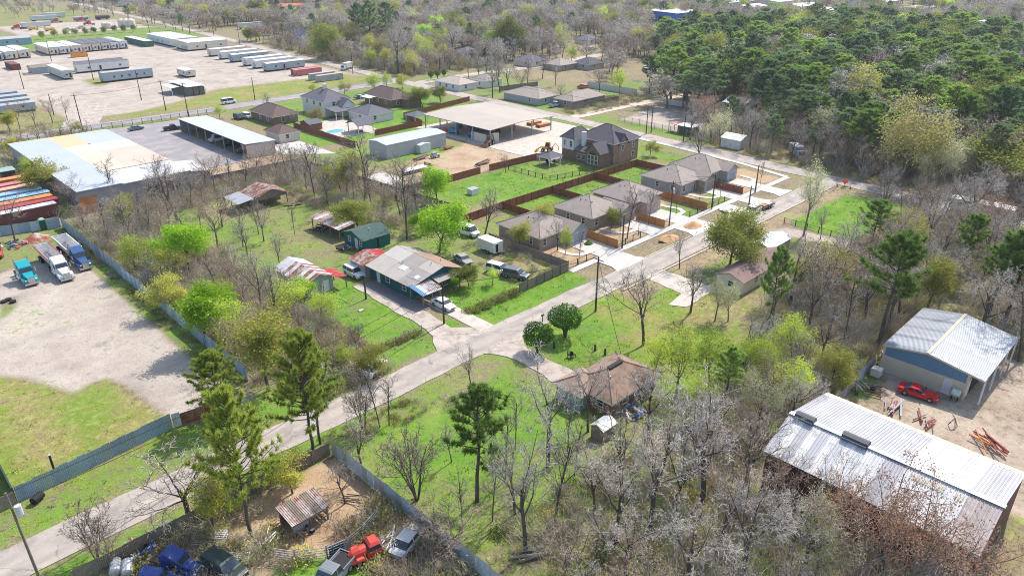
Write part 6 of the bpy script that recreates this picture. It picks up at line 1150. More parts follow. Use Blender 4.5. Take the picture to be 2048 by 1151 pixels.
wire('a', 'b', -0.1, 0.9, 'upper power line along the street from the near pole'); wire('a', 'b', -1.4, 1.1, 'lower power line along the street from the near pole'); wire('b', 'c', -0.1, 0.6, 'power line crossing the street by the sedan'); wire('c', 'f', -0.4, 0.6, 'power line from the verge pole to the third driveway'); wire('f', 'g', -0.4, 0.3, 'power line past the long cedar fence'); wire('q', 'u', -0.4, 1.5, 'long power line beside the side road'); wire('j', 'k', -0.4, 0.8, 'power line along the back road, left span'); wire('k', 'l', -0.4, 0.4, 'power line along the back road, right span')
for k_, (q, e) in enumerate((('b', (64.2, 90.0, 3.6)), ('d', (56.6, 101.0, 2.8)), ('c', (70.0, 50.0, 3.2)), ('f', (128.0, 88.0, 4.0)), ('e', (112.0, 88.0, 4.0)), ('g', (146.0, 88.0, 4.0)))):
    POLES['drop%d' % k_] = Vector(e); wire(q, 'drop%d' % k_, -0.3, 0.35, ('service wire to the patchwork roofed house', 'service wire to the striped barn', 'service wire over the yellow lawn to the hip roofed house', 'service wire to the brick garage house', 'service wire to the taupe new house', 'service wire to the grey beige new house')[k_])
# ------------------------------------------------------------------ signs
rt = thing('stop_sign', 'red octagonal stop sign at the end of the street', 'sign', (172.6, 64.6, 0)); MB().tube([(0, 0, 0), (0, 0, 2.3)], 0.04, 6).build('post', M_galvd, rt)
oc = [(0, 0.42 * math.cos(R(22.5 + 45 * k)), 2.35 + 0.42 * math.sin(R(22.5 + 45 * k))) for k in range(8)]; oc2 = [(0, 0.37 * math.cos(R(22.5 + 45 * k)), 2.35 + 0.37 * math.sin(R(22.5 + 45 * k))) for k in range(8)]
MB().hexa([(-0.05, p[1], p[2]) for p in oc], [(-0.07, p[1], p[2]) for p in oc]).build('border', M_trim, rt); o = MB().hexa([(-0.072, p[1], p[2]) for p in oc2], [(-0.078, p[1], p[2]) for p in oc2]).build('face', paint('sign_red', (196, 24, 34), 0.5), rt)
def text(s_, size, parent, loc, rot, m, name='lettering'):
    cu = bpy.data.curves.new(name, 'FONT'); cu.body = s_; cu.size = size; cu.align_x = 'CENTER'; cu.align_y = 'CENTER'; cu.extrude = 0.004; cu.materials.append(m)
    tmp = bpy.data.objects.new(name, cu); me = bpy.data.meshes.new_from_object(tmp); bpy.data.objects.remove(tmp)
    t = link(name, me, parent, loc); t.rotation_euler = rot; return t
text('STOP', 0.26, o, (-0.084, 0, 2.35), (R(90), 0, R(-90)), M_trim)
rt = thing('roadworks_sign', 'orange diamond road works sign on a stand at the side road corner', 'sign', (175.2, 63.6, 0)); om = mat('sign_orange', S(255, 96, 30), 0.5); dm = [(0, 0, 0.6), (0, 0.75, 1.35), (0, 0, 2.1), (0, -0.75, 1.35)]
MB().hexa([(-0.03, p[1], p[2]) for p in dm], [(-0.05, p[1], p[2]) for p in dm]).build('face', om, rt); MB().tube([(0, 0, 0), (0, 0, 1.0)], 0.04, 6).build('post', M_under, rt); MB().tube([(-0.5, -0.5, 0.05), (0.5, 0.5, 0.05)], 0.04, 6).build('foot', M_under, rt); MB().tube([(0.5, -0.5, 0.05), (-0.5, 0.5, 0.05)], 0.04, 6).build('foot', M_under, rt)
for i, (dy, dx) in enumerate(((1.4, 0.1), (-1.6, 0.4))):
    rt = thing('traffic_cone', ('orange traffic cone left of the road works sign', 'orange traffic cone right of the road works sign')[i], 'cone', (174.4 + dx, 63.6 + dy, 0)); MB().tube([(0, 0, 0.04), (0, 0, 0.75)], [0.18, 0.04], 10).build('cone', om, rt); MB().box(-0.22, -0.22, 0, 0.22, 0.22, 0.04).build('base', M_under, rt)
# ------------------------------------------------------------------ heaps, stones, timber stacks
def heap(name, label, cat, x, y, rx, ry, h, m, seed=1):
    r = random.Random(seed); mb = MB(); n = 16; rings = 6; mb.v.append((0, 0, h))
    for k in range(1, rings + 1):
        t = k / rings
        for j in range(n): a = 6.283 * j / n; q = 1 + r.uniform(-0.12, 0.12); mb.v.append((rx * t * q * math.cos(a), ry * t * q * math.sin(a), h * (1 - t) ** 1.15 * (1 + r.uniform(-0.15, 0.15)) - (0.1 if k == rings else 0)))
    for j in range(n): mb.face((0, 1 + j, 1 + (j + 1) % n))
    for k in range(rings - 1):
        for j in range(n): j2 = (j + 1) % n; a = 1 + k * n; mb.face((a + j, a + n + j, a + n + j2, a + j2))
    return tag(mb.build(name, m, None, True, (x, y, 0)), label, cat)
M_soil = mat('orange_soil', S(200, 154, 110), 0.95, 0.2, 1.0, 0.15, 6, 0.4)
x, y = P(1385, 452); heap('soil_heap', 'orange heap of soil on the street verge, farther one', 'heap', x, y, 2.6, 1.8, 1.1, M_soil, 3); x, y = P(1338, 476); heap('soil_heap', 'orange heap of soil on the street verge, nearer one', 'heap', x, y, 2.4, 1.6, 0.8, M_soil, 4)
x, y = P(1150, 505); x, y = P(1176, 482); heap('clipped_shrub', 'low clipped dark shrub before the pale blue garage', 'shrub', 103.0, 83.2, 1.2, 0.9, 0.9, LEAF['bush'], 6)
x, y = P(72, 478); heap('scrap_heap', 'rusty heap of scrap metal next to the portable toilet', 'heap', x, y, 3.0, 2.2, 1.3, M_rust, 5)
r = random.Random(12)
def bars(name, label, cat, cx, cy, n, L, spread, ms, ang=0.0, aj=0.4, z=0.15, hz=0.4, rad=0.06, part='bar'):
    rt = thing(name, label, cat, (cx, cy, 0))
    for i in range(n):
        a = ang + r.uniform(-aj, aj); l = L * r.uniform(0.6, 1.1) / 2; x, y = r.uniform(-spread, spread), r.uniform(-spread, spread); z0, z1 = z + r.uniform(0, hz), z + r.uniform(0, hz)
        MB().tube([(x - math.cos(a) * l, y - math.sin(a) * l, z0), (x + math.cos(a) * l, y + math.sin(a) * l, z1)], rad * r.uniform(0.7, 1.4), 5).build(part, ms[i % len(ms)], rt)
    return rt
M_rb = mat('red_beam', S(160, 84, 72), 0.8, 0.15, 1, 0.1, 6, rand=0.12); M_ob = mat('orange_beam', S(206, 120, 60), 0.8, 0.1, 1, 0.08, 6)
bars('beam_stack', 'red and orange steel beams on the dirt near the frame edge', 'stack', *P(1975, 888), 9, 4.0, 0.9, [M_rb, M_rb, M_ob, M_rb, M_ob], 0.9, 0.5, 0.4, 0.5, 0.09, 'beam')
bars('pipe_stack', 'red and grey steel lengths lying beside the ribbed roof, upper end', 'stack', *P(1785, 812), 12, 3.6, 1.0, [M_rb, M_galv, M_rust, M_galvd], 0.1, 0.25, 0.1, 0.4, 0.08, 'pipe'); bars('pipe_stack', 'red steel lengths lying beside the ribbed roof, lower end', 'stack', *P(1850, 842), 8, 3.0, 1.0, [M_rb, M_rust, M_galvd], 0.15, 0.7, 0.1, 0.3, 0.08, 'pipe')
bars('scrap_pile', 'pile of pipes and scrap beside the pale sheet fence', 'heap', *P(1706, 770), 16, 3.4, 1.3, [M_galv, M_galvd, M_rust, M_wht, M_under], 0.6, 0.4, 0.1, 0.7, 0.07, 'pipe')
rt = thing('steel_skid', 'rusty square steel skid lying on the dirt near the red sports car', 'skid', (*P(1745, 782), 0), 0.3)
for a, b, c_, d in ((-1.3, -1.1, 1.3, -1.0), (-1.3, 1.0, 1.3, 1.1), (-1.3, -1.1, -1.2, 1.1), (1.2, -1.1, 1.3, 1.1), (-0.1, -1.0, 0.1, 1.0)): MB().box(a, b, 0.15, c_, d, 0.3).build('bar', M_rust, rt)
rt = thing('wheel_tyre', 'old tyre lying inside the rusty steel skid', 'tyre', (*P(1745, 782), 0.32)); MB().tube([(0, 0, 0), (0, 0, 0.2)], 0.38, 12).build('tread', M_tyre, rt)
rt = thing('water_tank', 'white square water tank beside the workshop corner', 'tank', (94.0, 25.0, 0)); MB().box(-0.6, -0.6, 0.15, 0.6, 0.6, 1.25).build('tank', mat('tank_cream', S(232, 226, 206), 0.5), rt); MB().box(-0.65, -0.65, 0, 0.65, 0.65, 0.15).build('pallet', M_wood, rt)
rt = thing('gas_tank', 'pale rounded tank on legs next to the workshop door', 'tank', (95.3, 15.7, 0)); MB().tube([(0, -0.5, 1.1), (0, -0.4, 1.1), (0, 0.4, 1.1), (0, 0.5, 1.1)], [0.3, 0.5, 0.5, 0.3], 12).build('tank', mat('pale_tank', S(206, 220, 206), 0.4), rt); posts(rt, [(-0.25, -0.35), (0.25, -0.35), (-0.25, 0.35), (0.25, 0.35)], 0.75, 0.04, M_under, 'leg')
for i, (a, b) in enumerate(((1762, 712), (1752, 724))): x, y = P(a, b); bars('crate_stack', ('rusty stack of crates against the workshop corner, upper one', 'rusty stack of crates against the workshop corner, lower one')[i], 'stack', x, y, 6, 1.4, 0.4, [M_rust, M_wood, M_whtd], 0.3, 0.2, 0.1, 0.9, 0.12, 'crate')
rt = thing('sawhorse', 'rusty steel sawhorse standing on the dirt', 'stand', (*P(1905, 852), 0)); 
for a, b in (((-0.4, -0.4, 0), (0, 0, 1.2)), ((0.4, -0.4, 0), (0, 0, 1.2)), ((0, 0.5, 0), (0, 0, 1.2)), ((0, 0, 1.2), (0.5, 0.7, 1.6))): MB().tube([a, b], 0.06, 5).build('leg', M_rust, rt)
# timber stacks in the dirt yard
for i, (a, b, lb) in enumerate(((840, 318, 'long dark timber stack in the dirt yard by the grey building'), (893, 298, 'pallet and timber stack before the grey metal building'), (965, 328, 'timber lengths beside the brown fence'))): bars('timber_stack', lb, 'stack', *P(a, b), 10, 5.5 if i != 1 else 3.5, 0.9, [M_wood, M_barkd, M_wcedar], 0.1, 0.12, 0.2, 0.6, 0.13, 'timber')
x, y = P(830, 343); rt = thing('flatbed_trailer', 'long flatbed trailer with pale deck in the dirt yard', 'trailer', (x, y, 0)); MB().box(-4, -1.2, 0.8, 4.5, 1.2, 0.95).build('deck', M_whtd, rt); MB().box(-4, -0.5, 0.5, 5.5, 0.5, 0.8).build('chassis', M_under, rt); MB().box(4.0, -1.2, 0.95, 4.5, 1.2, 1.6).build('headboard', M_rust, rt)
for xx in (-3, -2.1): wheel(rt, xx, 1.0, 0.4, 0.3); wheel(rt, xx, -1.0, 0.4, 0.3)
x, y = P(870, 315); rt = thing('scissor_lift', 'grey machine frame between the timber stacks', 'machine', (x, y, 0)); MB().box(-1.2, -0.6, 0.4, 1.2, 0.6, 0.9).build('body', M_galv, rt); MB().box(-0.9, -0.5, 0.9, 0.4, 0.5, 1.5).build('hood', M_greym, rt); [wheel(rt, a, b, 0.35, 0.2) for a in (-0.8, 0.8) for b in (-0.6, 0.6)]
# things under the tan canopy
cl = [('blue', (40, 90, 170)), ('crate_red', (200, 60, 50)), ('black2', (40, 40, 44)), ('crate_orange', (226, 120, 60)), ('cyan', (60, 140, 180))]
for i in range(12):
    xx, yy = 143.5 + (i % 4) * 5.5 + r.uniform(-1, 1), 163 + (i // 4) * 6 + r.uniform(-1.5, 1.5); s_ = r.uniform(0.8, 1.5); rt = thing('covered_machine', ('blue', 'red', 'black', 'orange', 'cyan')[i % 5] + ' covered machine under the tan canopy, ' + ('front', 'middle', 'back')[i // 4] + ' row, ' + ('first', 'second', 'third', 'fourth')[i % 4] + ' from the left edge', 'machine', (xx, yy, 0), r.uniform(0, 3))
    MB().hexa([(-s_, -s_ * 0.7, 0), (s_, -s_ * 0.7, 0), (s_, s_ * 0.7, 0), (-s_, s_ * 0.7, 0)], [(-s_ * 0.7, -s_ * 0.5, s_ * 1.2), (s_ * 0.8, -s_ * 0.5, s_ * 1.4), (s_ * 0.8, s_ * 0.5, s_ * 1.4), (-s_ * 0.7, s_ * 0.5, s_ * 1.2)]).build('cover', paint(cl[i % 5][0], cl[i % 5][1], 0.6), rt); MB().box(-s_ * 0.9, -s_ * 0.55, s_ * 0.3, s_ * 0.9, s_ * 0.55 + 0.25, s_ * 0.55).build('platform', M_under, rt)
for i, (a, b) in enumerate(((1062, 252), (1080, 256))): x, y = P(a, b); container(x, y, x + 5, y + 2.0, ('orange open rack beside the canopy, left one', 'orange open rack beside the canopy, right one')[i], paint('rack_orange', (196, 118, 76), 0.7), M_wcedar, 0.9)
rt = root('white_gazebo', 'small white open tent with pale blue grey roof behind the tan canopy corner', 'gazebo', 143.2, 190); hip(rt, 0, 0, 5.5, 5, 2.5, 1.0, M_trim, M_shE, 0.3, wall=False); posts(rt, [(0.1, 0.1), (5.4, 0.1), (0.1, 4.9), (5.4, 4.9)], 2.5, 0.1, M_trim)
# garden bits round the crossroads
rt = thing('mailbox', 'black mailbox on a post at the street edge by the round shrubs', 'mailbox', (*P(1085, 643), 0)); MB().box(-0.05, -0.05, 0, 0.05, 0.05, 1.0).build('post', M_barkd, rt); MB().tube([(-0.25, 0, 1.12), (0.25, 0, 1.12)], 0.14, 10).build('box', M_blk, rt)
for i, (a, b) in enumerate(((1139, 714), (1146, 713))):
    rt = thing('garden_chair', ('black garden chair on the grass, left one of two', 'black garden chair on the grass, right one of two')[i], 'chair', (*P(a, b), 0), 0.5 + i); MB().box(-0.28, -0.28, 0.4, 0.28, 0.28, 0.46).build('seat', M_blk, rt); MB().box(-0.28, 0.24, 0.46, 0.28, 0.3, 1.0).build('backrest', M_blk, rt); posts(rt, [(-0.24, -0.24), (0.24, -0.24), (-0.24, 0.24), (0.24, 0.24)], 0.44, 0.03, M_blk, 'leg')
for i, (a, b, lb) in enumerate(((1108, 694, 'short tree stump in the shade beside the round shrubs'), (1190, 700, 'dark short post on the grass behind the hip roofed house'), (1210, 708, 'dark short post beside the hip roofed house ridge'))): rt = thing('tree_stump', lb, 'stump', (*P(a, b), 0)); MB().tube([(0, 0, -0.05), (0.03, 0, 0.5), (0.0, 0.05, 0.95)], [0.2, 0.16, 0.14], 8).build('stump', M_barkd, rt); MB().tube([(0, 0.05, 0.955), (0, 0.05, 0.97)], 0.12, 8).build('cut_top', M_wood, rt)
x, y = P(722, 621); rt = thing('stone_slab', 'pale flat stone on the corner lawn', 'stone', (x, y, 0)); MB().hexa([(-0.5, -0.3, 0), (0.5, -0.35, 0), (0.6, 0.3, 0), (-0.4, 0.4, 0)], [(-0.4, -0.22, 0.15), (0.42, -0.28, 0.18), (0.45, 0.22, 0.16), (-0.32, 0.3, 0.12)]).build('stone', M_conc2, rt)
rt = thing('storage_box', 'small weathered white box on the big lawn', 'box', (*P(946, 387), 0)); MB().box(-1.1, -0.9, 0, 1.1, 0.9, 1.2).build('body', M_whtd, rt); MB().slab([(-1.2, -1.0, 1.28), (1.2, -1.0, 1.28), (1.2, 1.0, 1.34), (-1.2, 1.0, 1.34)], 0.08).build('lid', M_greym, rt)
rt = root('small_greenhouse', 'tiny hut with pale panes and orange bin among the bare trees', 'hut', *P(1205, 885)); gable(rt, 0, 0, 2.4, 1.8, 1.6, 0.5, 'x', M_wood, M_galv, 0.15)
bars('junk_pile', 'clutter of blue and white junk behind the hip roofed house', 'heap', *P(1265, 828), 12, 1.4, 1.1, [M_wht, paint('blue', (40, 90, 170), 0.6), M_galvd, M_wood], 0.5, 1.5, 0.1, 0.7, 0.14, 'junk')
bars('log_pile', 'grey fallen logs and brush at the edge of the yellow lawn', 'heap', *P(1650, 632), 16, 5, 2.0, [M_barkp, M_bark, M_barkd], -0.4, 0.5, 0.1, 0.6, 0.1, 'log'); bars('log_pile', 'pale cut logs lying under the bare trees at the lower centre', 'heap', *P(1060, 1108), 6, 3.0, 0.8, [M_barkp, M_bark], -0.5, 0.3, 0.1, 0.2, 0.1, 'log')
bars('clutter', 'clutter before the green shed door', 'heap', *P(690, 500), 10, 1.4, 1.2, [M_under, M_galvd, M_rust], 0.5, 1.5, 0.1, 0.5, 0.14, 'junk'); bars('clutter', 'dark farm implements beside the old barn', 'heap', *P(590, 414), 9, 2.2, 1.4, [M_under, M_rust], 0.5, 1.5, 0.1, 0.8, 0.1, 'bar'); bars('clutter', 'dark equipment under the rusty lean to', 'heap', *P(640, 462), 9, 2.0, 1.4, [M_under, M_blk], 0.5, 1.5, 0.1, 0.9, 0.12, 'junk')
bars('clutter', 'scattered clutter at the left end of the truck lot', 'heap', *P(28, 492), 14, 1.6, 2.2, [M_wht, M_under, paint('blue', (40, 90, 170), 0.6), M_redm], 0.5, 1.5, 0.1, 0.5, 0.16, 'junk')
for i in range(3): rt = thing('wheel_tyre', ('old tyre in the grass at the left edge, left', 'old tyre in the grass at the left edge, middle', 'old tyre in the grass at the left edge, right')[i], 'tyre', (*P(8 + i * 9, 604 - (i == 1) * 4), 0.0)); MB().tube([(0, 0, 0), (0, 0, 0.3)], 0.5, 12).build('tread', M_tyre, rt); MB().tube([(0, 0, 0.3), (0, 0, 0.31)], 0.25, 10).build('hole', M_under, rt)
rt = thing('culvert_pipe', 'short black pipe lying at the foot of the lower left fence', 'pipe', (*P(77, 1001), 0), 0.6); MB().tube([(-0.6, 0, 0.45), (0.6, 0, 0.45)], 0.42, 14).build('pipe', M_blk, rt); MB().tube([(-0.62, 0, 0.45), (-0.605, 0, 0.45)], 0.34, 14).build('opening', M_dark, rt)
# ------------------------------------------------------------------ corral: shelter and goats
rt = root('animal_shelter', 'low timber animal shelter with grey corrugated roof in the corral', 'shelter', 22.7, 53.6)
MB().slab([(-0.2, -0.2, 1.75), (4.0, -0.2, 1.75), (4.0, 0.0, 1.75), (-0.2, 0.0, 1.75)], 0.3).build('fascia', M_wood, rt)
sheets(rt, -0.2, 5, 0.86, (-0.3, 1.75), (2.9, 2.15), lambda i: M_wood if i % 2 else M_rustl, 'x', ribs=4); posts(rt, [(0, 0), (1.9, 0), (3.8, 0), (0, 2.6), (3.8, 2.6)], 1.75, 0.07)
MB().box(0, 2.6, 0, 3.8, 2.7, 1.9).build('back_wall', M_wood, rt); MB().box(0.0, 0.0, 0.3, 1.7, 0.06, 1.6).build('front_board', M_greym, rt)
for z in (0.3, 0.8, 1.3): MB().box(3.84, 0, z, 3.92, 2.7, z + 0.28).build('plank', M_wood, rt)
rt2 = thing('feed_tub', 'black feed tub beside the animal shelter', 'tub', (*P(625, 1062), 0)); MB().tube([(0, 0, 0), (0, 0, 0.35)], [0.25, 0.32], 12).build('tub', M_blk, rt2); MB().tube([(0, 0, 0.3), (0, 0, 0.36)], 0.26, 12).build('feed', M_wood, rt2)
def goat(label, x, y, hd, coat, s=1.0, headdown=0.0):
    rt = thing('goat', label, 'goat', (x, y, 0), hd); rt.scale = (s,) * 3
    V = [(-0.48, 0, 0.66), (-0.2, 0, 0.68), (0.1, 0, 0.66), (0.36, 0, 0.70), (0.56, 0, 0.86 - headdown), (0.72, 0, 1.0 - headdown * 1.6), (0.90, 0, 0.93 - headdown * 1.9)]; rad = [0.15, 0.19, 0.20, 0.18, 0.10, 0.095, 0.05]; E_ = [(i, i + 1) for i in range(6)]
    def leg(root_i, pts, rr):
        prev = root_i
        for p, q in zip(pts, rr): V.append(p); rad.append(q); E_.append((prev, len(V) - 1)); prev = len(V) - 1
    for s_ in (-1, 1):
        leg(0, [(-0.46, s_ * 0.13, 0.50), (-0.40, s_ * 0.13, 0.42), (-0.52, s_ * 0.13, 0.22), (-0.49, s_ * 0.13, 0.0)], [0.10, 0.07, 0.04, 0.04]); leg(3, [(0.34, s_ * 0.12, 0.48), (0.35, s_ * 0.12, 0.25), (0.34, s_ * 0.12, 0.0)], [0.085, 0.045, 0.04]); leg(5, [(0.66, s_ * 0.16, 1.03 - headdown * 1.6)], [0.03])
    leg(0, [(-0.60, 0, 0.74), (-0.66, 0, 0.68)], [0.05, 0.025])
    me = bpy.data.meshes.new('body'); me.from_pydata(V, E_, []); o = link('body', me, rt); sk = o.modifiers.new('skin', 'SKIN'); o.modifiers.new('sub', 'SUBSURF').render_levels = 2; o.modifiers['sub'].levels = 2
    for i, q in enumerate(rad): me.skin_vertices[0].data[i].radius = (q, q)
    me.skin_vertices[0].data[0].use_root = True; sk.use_smooth_shade = True; me.materials.append(coat)
    for s_ in (-1, 1): MB().tube([(0.66, s_ * 0.05, 1.08 - headdown * 1.6), (0.58, s_ * 0.07, 1.22 - headdown * 1.6), (0.48, s_ * 0.09, 1.26 - headdown * 1.6)], [0.025, 0.018, 0.006], 5).build('horn', M_blk, rt)
    return rt
c1 = mat('goat_coat', S(96, 74, 58), 0.9, 0.2, 1.2, 0.1, 8, stain=S(206, 192, 172), stain_amt=0.45, stain_scale=2.2); c2 = mat('goat_coat_dark', S(58, 48, 42), 0.9, 0.2, 1.2, 0.1, 8)
goat('brown goat with pale flanks standing alone in the sunlit corral', *P(700, 1056), 0.5, c1, 1.15, 0.12); goat('dark goat standing in the shade of the animal shelter', 24.0, 53.3, -2.0, c2, 1.0, 0.1); goat('pale brown goat in the shelter shade near the front board', 23.2, 53.2, -1.2, c1, 0.9)
goat('small dark goat beside the leaning sheet fence', *P(752, 1022), 2.2, c2, 0.7, 0.1)
bars('fallen_branch', 'dark fallen branch lying across the corral', 'branch', *P(708, 1000), 5, 3.4, 0.5, [M_barkd], -1.1, 0.4, 0.08, 0.5, 0.06, 'limb')
# ------------------------------------------------------------------ junk yard at the bottom edge
pr_ = mat('dusty_royal', S(34, 66, 142), 0.5, 0.2, 1.2, 0.12, 6, stain=S(92, 96, 110), stain_amt=0.4); semi('blue wrecked truck cab with long bonnet at the bottom edge, upper one', (12.3, 58.6), -62, pr_).scale = (0.72,) * 3; semi('blue wrecked truck cab at the bottom edge, lower one', (9.6, 57.4), -40, pr_).scale = (0.72,) * 3
car('suv', 'dark green black wrecked car in the junk yard', (15.9, 54.2), -75, paint('dark_green', (36, 52, 48), 0.45)); car('pickup', 'grey wrecked pickup at the bottom edge beside the green grass', (22.4, 46.4), 200, paint('dull_grey', (120, 126, 132), 0.6)); car('sedan', 'white roofed wrecked car under the brush by the pale sheet fence', (30.2, 45.0), 20, paint('dusty_white', (206, 206, 204), 0.7))
for i, (a, b) in enumerate(((233, 1140), (257, 1142))): rt = thing('steel_drum', ('grey steel tank lying at the bottom edge, left one', 'grey steel tank lying at the bottom edge, right one')[i], 'tank', (*P(a, b), 0), R(70)); MB().tube([(-0.9, 0, 0.5), (-0.8, 0, 0.5), (0.8, 0, 0.5), (0.9, 0, 0.5)], [0.3, 0.5, 0.5, 0.3], 14).build('shell', M_galv, rt); MB().box(-0.6, -0.3, 0, -0.5, 0.3, 0.2).build('cradle', M_under, rt)
bars('engine_parts', 'heap of engine parts between the blue cabs and the board fence', 'heap', *P(285, 1100), 18, 1.6, 1.4, [M_galvd, M_under, M_rust, M_wht, paint('royal', (30, 62, 140), 0.45)], 0.5, 1.5, 0.1, 0.9, 0.13, 'scrap'); bars('engine_parts', 'rusty parts between the blue cab and the green black car', 'heap', *P(420, 1110), 14, 1.6, 1.4, [M_rust, M_under, M_wood], 0.5, 1.5, 0.1, 0.6, 0.1, 'scrap')
def pallets(label, a, b, n, rz):
    rt = thing('rail_stack', label, 'stack', (*P(a, b), 0), rz); me = panel_mesh('rail', 3.2, 1.4, M_whtd)
    for i in range(n): o = link('gate_panel', me, rt, (r.uniform(-0.5, 0.5), r.uniform(-0.5, 0.5), 0.12 + i * 0.1), r.uniform(-0.2, 0.2)); o.rotation_euler.x = R(-88)
pallets('stack of pale gate panels lying beside the corral, nearer one', 500, 1110, 5, 2.4); pallets('stack of pale gate panels lying beside the corral, farther one', 455, 1060, 4, 2.3)
bars('timber_stack', 'loose pale boards on the gate panel stack', 'stack', *P(540, 1082), 8, 2.4, 0.8, [M_whtd, M_wcedar, M_wood], 0.6, 0.6, 0.5, 0.3, 0.06, 'board')
# old red truck with rounded bonnet and flatbed
rt = thing('vintage_truck', 'old red truck with rounded bonnet and fenders beside the corral rails', 'truck', (26.6, 46.5, 0), R(168)); rd = paint('vintage_red', (206, 64, 48), 0.45)
MB().tube([(0.3, 0, 1.0), (0.9, 0, 1.02), (1.6, 0, 0.98), (1.95, 0, 0.9)], [0.62, 0.58, 0.48, 0.3], 12).build('bonnet', rd, rt)
MB().hexa([(-1.1, -0.85, 0.5), (0.4, -0.85, 0.5), (0.4, 0.85, 0.5), (-1.1, 0.85, 0.5)], [(-1.05, -0.82, 1.25), (0.35, -0.82, 1.25), (0.35, 0.82, 1.25), (-1.05, 0.82, 1.25)]).build('cab', rd, rt); MB().hexa([(-1.05, -0.8, 1.25), (0.35, -0.8, 1.25), (0.35, 0.8, 1.25), (-1.05, 0.8, 1.25)], [(-0.95, -0.68, 1.75), (0.05, -0.68, 1.75), (0.05, 0.68, 1.75), (-0.95, 0.68, 1.75)]).build('windows', M_glass, rt)
MB().hexa([(-1.02, -0.75, 1.72), (0.12, -0.75, 1.72), (0.12, 0.75, 1.72), (-1.02, 0.75, 1.72)], [(-0.8, -0.5, 1.95), (-0.1, -0.5, 1.95), (-0.1, 0.5, 1.95), (-0.8, 0.5, 1.95)]).build('roof', rd, rt)
for s_ in (-1, 1):
    MB().tube([(0.5, s_ * 0.8, 0.62), (0.9, s_ * 0.82, 0.86), (1.4, s_ * 0.82, 0.86), (1.9, s_ * 0.8, 0.6)], [0.12, 0.26, 0.26, 0.1], 8).build('fender', rd, rt); wheel(rt, 1.25, s_ * 0.8, 0.38, 0.2); wheel(rt, -2.4, s_ * 0.8, 0.38, 0.2); MB().tube([(1.75, s_ * 0.55, 0.95), (1.9, s_ * 0.55, 0.95)], 0.13, 10).build('headlight', M_lamp, rt)
MB().box(1.95, -0.8, 0.4, 2.05, 0.8, 0.52).build('bumper', M_chrome, rt); MB().box(-4.4, -1.0, 0.75, -1.2, 1.0, 0.85).build('bed', M_wood, rt); MB().box(-4.2, -0.4, 0.5, 0.4, 0.4, 0.75).build('chassis', M_under, rt); MB().box(1.96, -0.3, 0.6, 2.0, 0.3, 1.0).build('grille', M_chrome, rt)
bars('scrap_load', 'grey pipes and boards heaped on the old truck bed', 'heap', 29.4, 45.6, 12, 2.6, 0.8, [M_galvd, M_wood, M_whtd], 0.4, 0.8, 0.85, 0.5, 0.05, 'pipe')
